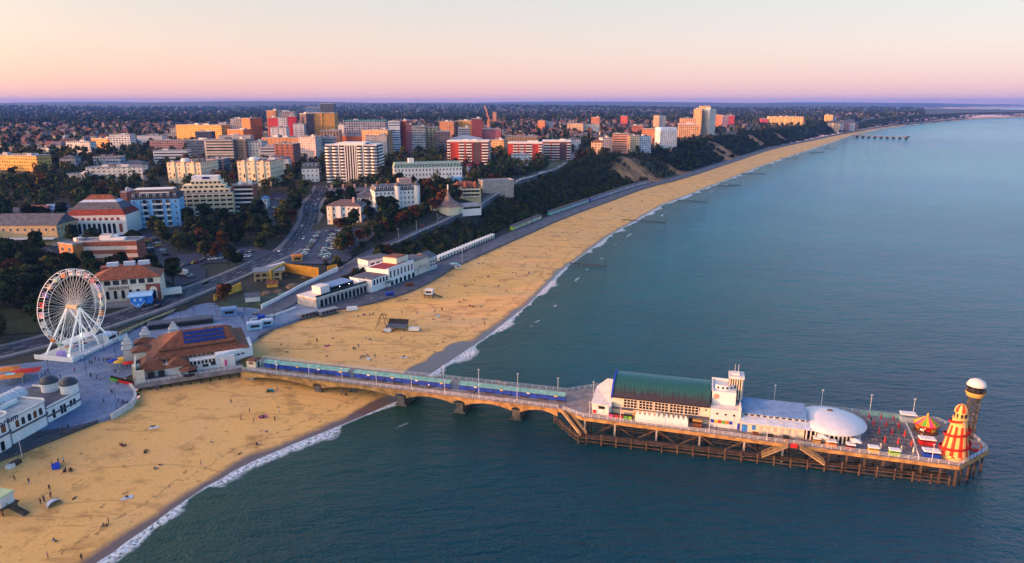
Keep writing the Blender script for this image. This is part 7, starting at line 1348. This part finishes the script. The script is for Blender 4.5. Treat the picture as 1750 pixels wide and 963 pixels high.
POSES['sitting'] = skel((0, 0, .16), (0, -.08, .5), (0, -.06, .66), (0, -.03, .79), (0, -.04, .87), ([(-.19, -.07, .6), (-.27, -.02, .36), (-.16, .2, .36)], [(.19, -.07, .6), (.27, -.02, .36), (.16, .2, .36)]), ([(-.11, .06, .14), (-.15, .38, .44), (-.13, .62, .08), (-.13, .76, .06)], [(.11, .06, .14), (.15, .36, .42), (.13, .62, .08), (.13, .76, .06)]))
POSES['lying'] = skel((0, 0, .14), (0, -.36, .16), (0, -.53, .14), (0, -.66, .14), (0, -.75, .13), ([(-.19, -.46, .13), (-.34, -.26, .09), (-.28, -.02, .07)], [(.19, -.46, .13), (.34, -.3, .09), (.36, -.06, .07)]), ([(-.11, .08, .13), (-.13, .48, .11), (-.13, .88, .08), (-.14, .9, .2)], [(.11, .08, .13), (.14, .46, .26), (.14, .82, .08), (.14, .95, .08)]))
skin = mat('skin', (.42, .24, .16), var=.1)
cloth = {'black': (.012, .012, .014), 'navy': (.012, .018, .05), 'white': (.66, .64, .62), 'grey': (.12, .12, .13), 'red': (.40, .02, .02), 'blue': (.03, .10, .38), 'pink': (.55, .22, .26), 'olive': (.05, .05, .02), 'dark': (.02, .016, .015)}
clm = {k: mat('cloth_' + k, v, var=.1, rough=.9) for k, v in cloth.items()}; hairm = mat('dark_hair', (.02, .013, .009), var=0)
PERS = {}
for pose, me in POSES.items():
    me.materials.clear(); [me.materials.append(skin) for _ in range(3)]
    c = np.array([p_.center[:] for p_ in me.polygons]); ax = c[:, 2] if pose != 'lying' else -c[:, 1]; arm = np.abs(c[:, 0]) > .235
    if pose in ('standing', 'walking'): top_, leg_, sk_ = (ax > .93) & (ax < 1.46), (ax <= .93) & (ax > .12) & ~(arm & (ax > .78)), arm & (ax < 1.05) & (ax > .75)
    elif pose == 'sitting': top_, leg_, sk_ = (ax > .22) & (ax < .66) & (c[:, 1] < .12), c[:, 1] >= .0, np.zeros(len(c), bool); leg_ = leg_ & ~top_
    else: top_, leg_, sk_ = (ax > -.02) & (ax < .52), (ax <= -.02) & (ax > -.45), np.zeros(len(c), bool)
    mi = np.zeros(len(c), np.int32); mi[leg_] = 2; mi[top_] = 1; mi[sk_] = 0; me.polygons.foreach_set('material_index', mi); me.update()
hair_pos = {'standing': ((0, -.005, 1.655), 0), 'walking': ((0, .065, 1.645), 0), 'sitting': ((0, -.045, .845), 0), 'lying': ((0, -.72, .14), 1)}
hairmesh = MB().lathe([(.115, -.05), (.12, .0), (.1, .07), (.05, .11), (0, .12)], 10).mesh('hair', hairm, True)
rp = random.Random(33)
def person(loc, pose, top, leg, rz, where, grp, note=''):
    if rp.random() < (.1 if grp == 'people on the beach' else .34 if 'square' in grp else .62): return None
    o = thing('person', 'x', 'person', loc, rz, grp); b_ = link('body', POSES[pose], o); b_.material_slots[1].link = 'OBJECT'; b_.material_slots[1].material = clm[top]; b_.material_slots[2].link = 'OBJECT'; b_.material_slots[2].material = clm[leg]
    h_ = link('hair', hairmesh, o, hair_pos[pose][0]); h_.rotation_euler = (R(90), 0, 0) if hair_pos[pose][1] else (0, 0, 0); LAB.append((o, f'{pose} person in {top} top', where)); return o
def beach(u, v, pose, where, n=1, spread=0):
    for _ in range(n):
        g = G(u + rp.uniform(-spread, spread), v + rp.uniform(-spread, spread) * .4); person((g.x, g.y, g.z), pose if isinstance(pose, str) else rp.choice(pose), rp.choices(list(cloth), [5, 4, 3, 3, 1.2, 2, 1.4, 1.5, 5])[0], rp.choice(['black', 'navy', 'dark', 'grey', 'blue']), rp.uniform(0, 6.28), where, 'people on the beach')
GW, GL, GP = 'by the aquarium', 'left of the pier bridge', 'under the pier bridge'; GR, GC, GF, GS = 'right of the pier bridge', 'near the zip landing', 'below the beach huts', 'by the lifeguard cabin'
SI, ST, WK, LY = 'sitting', 'standing', 'walking', 'lying'; MIX = [SI, SI, LY]
for u, v, p_, w_, n, s_ in [(70, 862, ST, GW, 1, 0), (75, 858, ST, GW, 2, 4), (88, 851, ST, GW, 2, 4), (85, 838, ST, GW, 1, 0), (50, 827, ST, GW, 1, 0), (25, 822, WK, GW, 1, 0), (28, 808, ST, GW, 1, 0), (101, 793, ST, GW, 2, 4), (109, 791, ST, GW, 1, 0), (90, 800, ST, GW, 1, 0), (112, 805, SI, GW, 5, 8), (120, 803, SI, GW, 2, 5), (127, 852, LY, GW, 1, 0), (95, 926, SI, GW, 2, 3), (82, 955, WK, GW, 1, 0), (140, 958, ST, GW, 1, 0), (180, 900, SI, GW, 3, 4), (186, 896, ST, GW, 1, 0), (217, 850, LY, GL, 1, 0), (38, 877, LY, GW, 1, 0), (262, 730, LY, GL, 2, 3), (210, 763, SI, GL, 5, 6), (250, 774, SI, GL, 4, 6), (263, 803, SI, GL, 3, 3), (275, 795, LY, GL, 1, 0), (344, 797, ST, GL, 1, 0), (356, 752, WK, GL, 1, 0), (364, 756, SI, GL, 1, 0), (372, 696, WK, GL, 1, 0), (412, 718, ST, GL, 1, 0), (427, 706, ST, GL, 1, 0), (434, 722, ST, GL, 1, 0), (402, 724, LY, GL, 1, 0), (410, 776, LY, GL, 1, 0), (268, 668, ST, GL, 2, 3), (290, 670, ST, GL, 1, 0), (280, 690, WK, GL, 1, 0), (460, 668, LY, GL, 2, 3), (450, 712, LY, GL, 2, 4), (474, 668, ST, GL, 1, 0), (446, 716, SI, GL, 2, 4), (478, 706, ST, GL, 1, 0), (470, 720, ST, GL, 1, 0), (585, 672, ST, GP, 1, 0), (590, 676, SI, GP, 2, 3), (600, 670, SI, GP, 1, 0), (636, 670, SI, GP, 2, 3), (652, 672, ST, GP, 1, 0), (440, 760, SI, GL, 2, 3), (455, 738, LY, GL, 1, 0), (395, 690, WK, GL, 1, 0),
    (489, 572, SI, GR, 1, 0), (481, 590, SI, GR, 1, 0), (490, 602, LY, GR, 2, 2), (540, 585, ST, GR, 2, 3), (560, 591, LY, GR, 2, 3), (569, 580, SI, GR, 1, 0), (559, 610, SI, GR, 1, 0), (607, 597, SI, GR, 3, 4), (613, 594, ST, GR, 1, 0), (625, 612, SI, GR, 7, 9), (634, 616, LY, GR, 1, 0), (641, 612, ST, GR, 1, 0), (630, 580, SI, GR, 3, 4), (685, 580, SI, GR, 1, 0), (690, 610, LY, GR, 2, 2), (720, 564, SI, GC, 1, 0), (660, 572, ST, GC, 1, 0), (668, 566, SI, GC, 3, 5), (655, 570, SI, GC, 2, 4), (700, 545, ST, GC, 1, 0), (713, 538, ST, GC, 1, 0), (687, 537, ST, GC, 1, 0), (757, 586, SI, GR, 1, 0), (740, 547, SI, GC, 1, 0), (769, 550, ST, GF, 1, 0), (824, 546, SI, GF, 2, 4), (828, 556, ST, GF, 1, 0), (620, 541, SI, GC, 3, 5), (635, 537, SI, GC, 3, 5), (612, 542, SI, GC, 1, 0), (745, 532, SI, GS, 4, 5), (756, 532, ST, GS, 2, 2), (747, 538, LY, GS, 1, 0), (786, 517, SI, GS, 2, 3), (792, 512, LY, GS, 1, 0), (804, 524, SI, GS, 5, 7), (821, 525, SI, GS, 1, 0), (722, 503, ST, GS, 2, 2), (743, 512, ST, GS, 1, 0), (694, 514, SI, GS, 2, 3), (649, 513, ST, GS, 1, 0), (645, 516, SI, GS, 1, 0), (819, 453, SI, GF, 2, 4), (829, 452, SI, GF, 4, 5), (835, 474, SI, GF, 2, 3), (810, 480, SI, GF, 1, 0), (797, 489, LY, GF, 2, 3), (766, 490, SI, GF, 1, 0), (850, 490, SI, GF, 4, 6), (880, 468, SI, GF, 3, 5), (905, 470, SI, GF, 7, 9), (900, 440, LY, GF, 2, 4), (860, 440, SI, GF, 1, 0), (890, 420, SI, GF, 1, 0), (960, 400, SI, GF, 2, 3), (985, 398, SI, GF, 3, 4), (1026, 380, SI, GF, 1, 0), (1044, 358, SI, GF, 3, 4), (1076, 354, SI, GF, 2, 3), (1100, 346, WK, GF, 2, 4), (1118, 336, SI, GF, 2, 4), (1150, 340, SI, GF, 2, 4), (1190, 316, SI, GF, 2, 4), (940, 430, WK, GF, 1, 0), (920, 455, LY, GF, 2, 5), (870, 500, WK, GF, 2, 6)]: beach(u, v, p_, w_, n, s_)
SQ = 'on the paved square'
for u, v, n, s_ in [(140, 618, 3, 3), (155, 622, 2, 3), (168, 618, 4, 5), (183, 620, 8, 8), (192, 618, 6, 6), (160, 645, 6, 7), (170, 650, 4, 5), (128, 636, 1, 0), (214, 548, 2, 4), (212, 585, 3, 4), (222, 570, 2, 5), (230, 598, 2, 3), (203, 660, 3, 6), (190, 672, 2, 4), (205, 690, 5, 6), (216, 694, 3, 4), (175, 690, 4, 5), (240, 560, 4, 8), (265, 545, 5, 9), (290, 538, 6, 9), (330, 535, 4, 8), (420, 545, 3, 8), (455, 545, 2, 5), (80, 640, 2, 6), (110, 650, 2, 6), (200, 640, 3, 6), (420, 530, 2, 6), (470, 548, 2, 4)]:
    for _ in range(n): q = P(u + rp.uniform(-s_, s_), v + rp.uniform(-s_, s_) * .4, 4.47); person(q, rp.choice([ST, WK, WK]), rp.choices(list(cloth), [5, 4, 3, 3, 1.2, 2, 1.4, 1.5, 4])[0], rp.choice(['black', 'navy', 'dark', 'blue']), rp.uniform(0, 6.28), SQ, 'people on the paved square')
for u, v, n, s_ in [(70, 748, 3, 4), (98, 740, 3, 5), (112, 735, 4, 6), (35, 765, 3, 5), (128, 738, 2, 3)]:
    for _ in range(n): q = P(u + rp.uniform(-s_, s_), v + rp.uniform(-s_, s_) * .4, 4.47); person(q, rp.choice([ST, WK, SI]), rp.choice(list(cloth)), rp.choice(['black', 'navy', 'dark']), rp.uniform(0, 6.28), 'below the aquarium', 'people on the lower promenade')
for k in range(24): i = int(12 + k * 4.1); p_ = prom_pts[i]; d = (prom_pts[i + 1] - p_).normalized(); q = p_ + Vector((-d.y, d.x)) * rp.uniform(1.5, 11); person((q.x, q.y, 4.37), WK, rp.choice(list(cloth)), rp.choice(['black', 'navy', 'dark']), math.atan2(d.y, d.x) + rp.choice([-1, 1]) * math.pi / 2, 'on the long promenade', 'people on the long promenade')
for s_, t_, n in [(-104, 2.6, 2), (-97, 3.2, 1), (-88, 2.4, 2), (-78, 2.2, 1), (-67, 3, 2), (-58, 2.4, 1), (-47, 3, 2), (-29, 2.2, 2), (-20, 3, 1), (-12, 2.2, 2), (4, 10, 4), (7, 14, 3)]:
    for _ in range(n): person(PL(s_ + rp.uniform(-1.5, 1.5), t_ + rp.uniform(-.6, .6)), rp.choice([ST, WK]), rp.choice(list(cloth)), 'navy', rp.uniform(0, 6.28), 'on the pier bridge', 'people on the pier')
for s_, t_, n in [(60, -3, 1), (71, -4.5, 2), (88, -5, 2), (93, 3, 3), (97, 9, 3), (99, 14, 3), (94, 15, 3), (101.8, -3, 3), (103, 6, 2), (106, 8, 2), (113, 8, 3), (117, 5, 3), (48, -3, 1)]:
    for _ in range(n): person(PL(s_ + rp.uniform(-1.2, 1.2), t_ + rp.uniform(-.8, .8)), rp.choice([ST, WK]), rp.choice(list(cloth)), 'navy', rp.uniform(0, 6.28), 'on the pier head', 'people on the pier')

# ---------------------------------------------------------------- smaller things on the beach and the square
def towel(u, v, c_, lab, s_=1.0, rz=0): g = G(u, v); tag(MB().box(-.5 * s_, .5 * s_, -.95 * s_, .95 * s_, .01, .05).build('beach_towel', c_, None, g, rz), lab, 'towel')
for k, (u, v, c_, lab) in enumerate([(560, 592, pinkp, 'pink towel on the sand right of the bridge'), (690, 611, offw, 'white towel on the sand near the wet strip'), (630, 614, offw, 'white blanket beside the large group right of the bridge'), (450, 713, pinkp, 'pinkish blanket on the sand left of the bridge'), (217, 851, paleblue, 'pale blue towel under a lying person near the surf'), (263, 731, offw, 'white towel near the curved plaza wall'), (38, 878, offw, 'white blanket beside the yellow topped lifeguard hut'), (748, 540, tealglass, 'pale green towel below the white lifeguard cabin'), (850, 796, offw, 'x')][:8]): towel(u, v, c_, lab, 1.5, rp.uniform(0, 3))
def tent(u, v, c_, lab, w_=1.5, h_=1.2, rz=0):
    g = G(u, v); o = thing('beach_tent', lab, 'tent', g, rz); m = MB(); n = 8
    for k in range(n):
        a, b = math.pi * k / n, math.pi * (k + 1) / n
        m.add([(w_ * math.cos(a), -.9, h_ * math.sin(a)), (w_ * math.cos(b), -.9, h_ * math.sin(b)), (w_ * .75 * math.cos(b), 1, h_ * .8 * math.sin(b)), (w_ * .75 * math.cos(a), 1, h_ * .8 * math.sin(a))], [(0, 1, 2, 3)])
    m.build('canopy', c_, o); MB().add([(w_ * .75 * math.cos(math.pi * k / n), 1, h_ * .8 * math.sin(math.pi * k / n)) for k in range(n + 1)], [tuple(range(n + 1))]).build('back_panel', c_, o); return o
tent(96, 799, bluep, 'bright blue beach tent among people below the aquarium', 1.6, 1.4, 2.2); tent(92, 862, mat('pale_lilac_cloth', (.52, .56, .72)), 'pale lilac windbreak tent beside a standing group', 1.8, 1.3, 1.0); tent(462, 670, mat('turquoise_paint', (.06, .42, .38)), 'small turquoise beach tent left of the pier bridge', 1.3, 1.1); tent(602, 670, paleblue, 'blue and white beach parasol tent under the bridge', 1.0, 1.2)
def lifehut(u, v, lab, roofc, sz=1.0, rz=0, z=0):
    g = G(u, v); o = thing('lifeguard_hut', lab, 'lifeguard hut', g, rz); MB().box(-2.4, 2.4, -1.9, 1.9, 1.2, 1.45).build('platform', timber, o); MB().box(-1.8, 1.8, -1.4, 1.4, 1.45, 3.6, 1.04).build('cabin', offw, o); MB().box(-2.1, 2.1, -1.7, 1.7, 3.62, 3.9, .9).build('roof', roofc, o); MB().box(-1.3, 1.3, -1.5, -1.42, 2.3, 3.2).build('window', glass, o)
    for x in (-2, 2):
        for y in (-1.5, 1.5): MB().beam((x, y, -.5), (x, y, 1.2), .2).build('stilt', timber, o)
    MB().beam((2.4, 0, 1.35), (6.2, 0, .1), 1.4, .1).build('ramp', timber, o); rail_mb([(2.4, -.7, 1.4), (6.2, -.7, .1)], .9, 1.2, 2, .06).build('ramp_rail', timber, o); o.scale = (sz,) * 3; FOOT.append((o, 0, 0, 0, 0)); return o
lifehut(4, 872, 'white lifeguard hut with yellow and green roof at the lower left edge', mat('pale_yellow_roof', (.55, .60, .30)), 1.25, R(-15)); lifehut(734, 508, 'white rounded lifeguard cabin on the middle of the right beach', offw, 1.1, R(-10))
g = G(676, 563); o = thing('zip_landing_deck', 'dark zip line landing deck with a tall timber frame on the sand', 'landing deck', g, R(-6)); MB().box(-4, 5, -2.4, 3, 1.4, 1.7).build('deck', slate, o); MB().add([(-4, 3, 1.7), (5, 3, 1.7), (5, 4.4, 3.4), (-4, 4.4, 3.4), (-4, 3.2, 1.7), (5, 3.2, 1.7), (5, 4.6, 3.4), (-4, 4.6, 3.4)], [(0, 1, 2, 3), (7, 6, 5, 4), (2, 6, 7, 3)]).build('crash_mat', dark, o)
for x in (-3.6, 0.5, 4.6):
    for y in (-2, 2.6): MB().beam((x, y, -.5), (x, y, 1.4), .25).build('post', timber, o)
MB().beam((-9, -1, 0), (-6.6, 0, 6.6), .22).beam((-3.6, -1, 0), (-5.4, 0, 6.6), .22).beam((-9, 3.5, 0), (-6.6, 2.4, 6.6), .22).beam((-3.6, 3.5, 0), (-5.4, 2.4, 6.6), .22).beam((-6.9, 0, 6.5), (-5.1, 0, 6.5), .25).beam((-6, 0, 6.5), (-6, 2.4, 6.5), .25).build('timber_frame', timber, o)
MB().box(6.5, 11, -2.2, .2, .2, 1.4).build('white_skip', offw, o); MB().box(-4.2, -1, -4.6, -2.8, .1, 1.2).build('gear_pile', offw, o)
tag(MB().box(-2.6, 2.6, -1.1, 1.1, .3, 1.9, .9).build('hire_boat', white, None, G(602, 531), R(20)), 'white upturned hire boat at the top of the right beach', 'boat')
for u, v, lab, sz in ((525, 541, 'grey glass sided beach bar with low roof at the top of the sand', 1.3), (560, 538, 'long dark fenced terrace beside the glass sided beach bar', 1.4)):
    g = G(u, v); o = thing('beach_bar', lab, 'beach bar', (g.x, g.y, 3.4), R(48)); MB().box(-3.4 * sz, 3.4 * sz, -1.8, 1.8, 0, .4).build('deck', timber, o); MB().box(-3 * sz, 3 * sz, -1.4, 1.4, .41, 2.4).build('wall', mat('bar_grey_panel', (.16, .17, .2)), o); MB().box(-3.5 * sz, 3.5 * sz, -1.9, 1.9, 2.41, 2.65).build('roof', mat('bar_roof', (.30, .31, .34)), o)
    for k in range(4): MB().box(-2.7 * sz + 1.4 * sz * k, -1.6 * sz + 1.4 * sz * k, -1.47, -1.41, .9, 2.1).build('window', glass, o)
for u, v, lab, c_, w_, d_, h_ in ((700, 489, 'dark wooden play boat on the promenade edge', rust, 4.4, 1.6, 1.6), (666, 505, 'bright blue pop up stall on the promenade', bluep, 4.0, 1.5, 1.6), (436, 562, 'pale blue ice cream cabin behind the brown roofed building', mat('ice_blue', (.30, .52, .66)), 6.0, 3.0, 3.2), (457, 556, 'pale blue and white donut cabin next to the ice cream cabin', mat('ice_blue', (.30, .52, .66)), 4.6, 2.6, 2.8), (392, 538, 'blue grey kiosk with dark hatch on the square', greyblue, 6.5, 4.5, 3.4), (447, 547, 'small cabin with deep blue roof behind the ice cream cabin', bluep, 3, 2, 2.2), (782, 458, 'white boat shed cabin at the promenade end by the pale dome', offw, 3, 2, 2.0), (508, 446, 'tan brick kiosk with flat orange roof at the car park corner', mat('tan_paint', (.45, .25, .07)), 5.5, 4.5, 3.6), (310, 556, 'dark underpass canopy beside the main road', dark, 26, 5, 2.6)):
    q = P(u, v, 4.47) if v > 500 or u > 640 else G(u, v); o = thing('cabin', lab, 'cabin', (q.x, q.y, max(q.z, 4.3)), R(24)); MB().box(-w_ / 2, w_ / 2, -d_ / 2, d_ / 2, 0, h_ * .8).build('wall', c_, o); MB().box(-w_ / 2 - .3, w_ / 2 + .3, -d_ / 2 - .3, d_ / 2 + .3, h_ * .8 + .005, h_, .96).build('roof', orangep if 'orange roof' in lab else c_ if c_ in (bluep, greyblue, rust) else paleblue if c_ is not dark else slate, o); MB().box(-w_ * .3, w_ * .3, -d_ / 2 - .06, -d_ / 2 - .01, h_ * .3, h_ * .65).build('hatch', dark, o)
parasol(P(776, 458, 4.4), 'pale turquoise parasol at the end of the promenade', tealglass, 2.6, 3.0, 10)
for u, v, c_, lab in ((205, 628, yellowp, 'yellow umbrella left of the red umbrella by the brown roofs'), (211, 622, yellowp, 'smaller yellow umbrella behind the red one'), (220, 630, redp, 'large red umbrella beside the cream gable'), (194, 626, bluep, 'small blue umbrella left of the yellow umbrellas')): parasol(P(u, v, 4.47), lab, c_, 1.9, 2.6, 10)
binred, bingreen = redp, greenp
for k in range(8):
    q = P(192 + 4.6 * k, 650 + 1.1 * k, 4.47); o = thing('planter_box', f'{nth[k]} planter from the left in the {"green" if k < 3 else "red"} row beside the beach wall', 'planter', q, R(-20), 'planter boxes beside the beach wall'); MB().box(-.6, .6, -.5, .5, 0, 1.0, 1.08).build('tub', bingreen if k < 3 else binred, o); MB().lathe([(.5, 1.0), (.6, 1.3), (.3, 1.6), (0, 1.7)], 7).build('plant', LEAF['dark'][1], o)
pts = [P(u, v, 4.4) for u, v in ((212, 650), (222, 657), (230, 668), (232, 680), (225, 690), (210, 700), (190, 712))]; tag(wall_line('curved_wall', pts, .75, .8, mat('pale_stone', (.52, .50, .48)), None, hb=2.0), 'low pale curved stone wall around the end of the square', 'wall')
tag(wall_line('road_wall', [P(u, v, 4.6) for u, v in ((95, 622), (130, 612), (205, 572), (262, 548), (300, 532))][2:], 1.2, .5, mat('tan_stone', (.46, .34, .19)), None, hb=1.5), 'low tan retaining wall between square and main road', 'wall')
for k, (u, v, h_) in enumerate(((199, 618, 15), (148, 640, 7), (312, 572, 16), (250, 562, 8), (178, 600, 8), (222, 590, 7), (200, 700, 7), (332, 548, 7), (370, 540, 7), (418, 556, 7), (470, 545, 7), (545, 530, 6), (608, 514, 6), (660, 497, 6), (715, 480, 6), (790, 452, 12), (86, 648, 7), (38, 782, 6))):
    lamp_post(P(u, v, 4.45), f'{nth[k]} dark street lamp from the list of posts beside the square' if False else ['tall dark mast with lamps between wheel and yellow umbrella', 'dark lamp post near the aquarium turrets', 'tall dark mast behind the brown roofs', 'dark lamp post beside the low road wall', 'dark lamp post right of the wheel platform', 'dark lamp post behind the stepped pylons', 'lamp post by the curved stone wall', 'lamp post below the underpass canopy', 'lamp post left of the blue grey kiosk', 'lamp post in front of the golf garden', 'lamp post beside the dark shrub planter', 'promenade lamp at the left end of the arcade', 'promenade lamp at the right end of the arcade', 'promenade lamp before the white block', 'promenade lamp before the mural building', 'tall white flag mast at the end of the promenade row', 'lamp post behind the red canopy', 'pale lamp post in front of the aquarium'][k], h_, 'street_lamp', 0, 'lamps of the square and promenade', h_ < 14, railw if k in (15, 17) else dark)
for k, (u, v) in enumerate(((712, 396), (748, 384), (779, 368), (681, 410), (820, 350))):
    g = G(u, v); lamp_post((g.x, g.y, g.z + .8), f'{nth[k]} pale lamp post along the railing of the hill road', 6.5, 'street_lamp', 0, 'lamps along the hill road', True, railw)
m = rail_mb([(p_.x + 0, p_.y, zramp[i] + .1) for i, p_ in [(i, ramp[i] - Vector((-(ramp[i + 1] - ramp[i]).normalized().y, (ramp[i + 1] - ramp[i]).normalized().x)) * 4.7) for i in range(20, min(150, nr_ - 1), 2)]], 1.2, 4, 2, .14); tag(m.build('roadside_railing', railw, None), 'pale railing along the seaward side of the hill road', 'railing')
for k, (u, v) in enumerate(((246, 547), (306, 598), (270, 580), (214, 604), (228, 600), (150, 600))): q = P(u, v, 4.47); o = thing('bench', ['long dark bench near the road wall', 'dark bench behind the brown roofs', 'round dark seat beside the stepped pylons', 'dark bench right of the wheel hoarding', 'dark curved bench left of the cream gable', 'dark bench below the wheel steps'][k], 'bench', q, R(20 + 30 * k)); MB().box(-1.8, 1.8, -.5, .5, .4, .55).build('seat', dark, o); [MB().box(x - .15, x + .15, -.4, .4, 0, .4).build('leg', dark, o) for x in (-1.4, 1.4)]
for k, (u, v) in enumerate(((18, 800), (24, 796), (29, 793))): tag(MB().box(-1, 1, -.7, .7, 0, 1.1, .9).build('deckchair_stack', offw if k == 0 else timber, None, G(u, v), R(70)), ['white covered stack of deckchairs at the top of the lower left beach', 'brown stack of deckchairs next to the white covered stack', 'brown deckchair stack farthest from the white cover'][k], 'deckchair stack')

# ---------------------------------------------------------------- suburban houses inland
hw = [mat('house_brick', (.17, .09, .075)), mat('house_cream', (.46, .40, .33)), mat('house_white', (.56, .54, .52)), mat('house_pinkish', (.36, .22, .19))]; hr = [mat('house_tiles_red', (.17, .075, .06), var=.3), mat('house_tiles_brown', (.12, .075, .07), var=.3), mat('house_slates', (.14, .13, .17), var=.3)]
def house_proto(wm, rm):
    o = thing('house', 'x', 'house', (0, 0, -80), 0, 'suburban houses inland'); MB().box(-5, 5, -4, 4, -3, 5).build('wall', wm, o); q = MB().add([(-5.4, -4.5, 4.9), (5.4, -4.5, 4.9), (5.4, 4.5, 4.9), (-5.4, 4.5, 4.9), (-3.6, 0, 8.6), (3.6, 0, 8.6)], [(0, 1, 5, 4), (2, 3, 4, 5), (0, 4, 3), (1, 2, 5), (3, 2, 1, 0)]).build('roof', rm, o); MB().box(2, 3, -.6, .6, 7, 10).build('chimney', hw[0], q); return o
HPR = {(a, b): house_proto(hw[a], hr[b]) for a in range(4) for b in range(3)}; used_p = set(); hc_ = scatter(4200, 1150, 5600, .85); Zh = terr(hc_[:, 0], hc_[:, 1]); okh = inside(hc_[:, 0], hc_[:, 1], LANDP) & (seg_dist(hc_[:, 0], hc_[:, 1], PROM) > 150) & in_view(hc_[:, 0], hc_[:, 1], Zh, 0) & clear(hc_, 9); hc_, Zh = hc_[okh], Zh[okh]
kp = thin(hc_, np.where(np.hypot(*hc_.T) < 2200, 26.0, 38.0)); hc_, Zh = hc_[kp], Zh[kp]; od = np.argsort(np.hypot(*hc_.T)); hc_, Zh = hc_[od], Zh[od]; HOUSES = []
for i in range(min(200, len(hc_))):
    k = (rp.choice([0, 1, 1, 2, 3]), rp.choice([0, 0, 1, 2])); loc = (hc_[i, 0], hc_[i, 1], Zh[i] + 1.5)
    if k not in used_p: o = HPR[k]; o.location = loc; used_p.add(k)
    else: o = dup(HPR[k], loc)
    s_ = rp.uniform(1.0, 1.5); o.scale = (s_ * 1.1, s_, s_); o.rotation_euler.z = rp.choice([0, math.pi / 2]) + rp.uniform(-.3, .3); HOUSES.append((o, ['brick', 'cream', 'white', 'pinkish'][k[0]] + ' house with ' + ['red tiled', 'brown tiled', 'slate'][k[1]] + ' roof'))
V, Fq, Ft, MI = [], [], [], []; mm_ = [mat('far_brick_wall', (.11, .065, .055)), mat('far_cream_wall', (.24, .21, .18)), mat('far_white_wall', (.32, .31, .30)), mat('far_pinkish_wall', (.2, .13, .12))] + hr; m = MB()
for i in range(200, len(hc_)):
    x, y = hc_[i]; z = Zh[i] + 1.5; a = rp.choice([0, math.pi / 2]) + rp.uniform(-.3, .3); ca, sa = math.cos(a) * rp.uniform(1.0, 1.7), math.sin(a) * rp.uniform(1.0, 1.7); f = lambda px, py, pz: (x + px * ca - py * sa, y + px * sa + py * ca, z + pz * 1.15)
    m.slot(rp.choice([0, 1, 1, 2, 3])); m.add([f(*p_) for p_ in ((-5, -4, -3), (5, -4, -3), (5, 4, -3), (-5, 4, -3), (-5, -4, 5), (5, -4, 5), (5, 4, 5), (-5, 4, 5))], [(0, 1, 5, 4), (1, 2, 6, 5), (2, 3, 7, 6), (3, 0, 4, 7)])
    m.slot(4 + rp.choice([0, 0, 1, 2])); m.add([f(*p_) for p_ in ((-5.4, -4.5, 4.9), (5.4, -4.5, 4.9), (5.4, 4.5, 4.9), (-5.4, 4.5, 4.9), (-3.6, 0, 8.6), (3.6, 0, 8.6))], [(0, 1, 5, 4), (2, 3, 4, 5), (0, 4, 3), (1, 2, 5)])
tag(m.build('distant_houses', mm_), 'far suburbs of red and brown roofed houses among trees', 'houses', kind='stuff')
for k, o in HPR.items():
    if k not in used_p:
        for c_ in list(o.children):
            for d_ in list(c_.children): bpy.data.objects.remove(d_)
            bpy.data.objects.remove(c_)
        bpy.data.objects.remove(o)
# ---------------------------------------------------------------- words that single each thing out
from collections import defaultdict
def pos_of(o): l = o.location; return uv_of(l.x, l.y, l.z)
def tell_apart(items):
    """items: (object, description, place); the ones alike in one place are told apart by their order from the left"""
    g = defaultdict(list)
    for o, d, p_ in items: g[(d, p_)].append(o)
    for (d, p_), os_ in g.items():
        os_.sort(key=lambda o: pos_of(o)[0]); n = len(os_)
        for k, o in enumerate(os_): o['label'] = f'{d} {p_}' if n == 1 else f'{d} {p_}, {ordinal(k)} from the left'
tell_apart(LAB)
LM = [('near the striped stage tower', 190, 440), ('beside the ferris wheel', 60, 540), ('near the tan concert hall', 40, 400), ('near the white arcaded ballroom', 165, 385), ('near the sky blue hotel', 268, 375), ('below the stepped cream hotel', 355, 385), ('in the gardens before the blue hotel', 310, 420), ('around the garden car park', 400, 450), ('beside the big car park', 560, 420), ('near the white garden hotel', 590, 385), ('along the hill road', 700, 390), ('near the tent roofed pavilion', 760, 360), ('near the yellow cliff house', 810, 335), ('near the curved tower flats', 600, 315), ('by the golf garden', 470, 500), ('below the banded brick flats', 425, 375), ('by the planter wall', 480, 540), ('on the left edge slope', 20, 470), ('behind the white arcaded ballroom', 150, 330), ('near the white villa', 530, 320), ('by the seafront row', 640, 440), ('above the beach huts', 900, 300)]
def nearest(o):
    u, v = pos_of(o); return min(LM, key=lambda q: (q[1] - u) ** 2 + 4 * (q[2] - v) ** 2)[0]
tell_apart([(o, lab, nearest(o)) for o, lab in TREES]); tell_apart([(o, lab, 'along the promenade') for o, lab in HUTS])
LF = [('on the far left plain', 60), ('left of the orange offices', 220), ('behind the golden hotel tower', 480), ('behind the crane', 800), ('behind the striped flats', 960), ('behind the tallest tower', 1180), ('along the far cliff', 1420)]
tell_apart([(o, lab, min(LF, key=lambda q: abs(q[1] - pos_of(o)[0]))[0]) for o, lab in HOUSES])
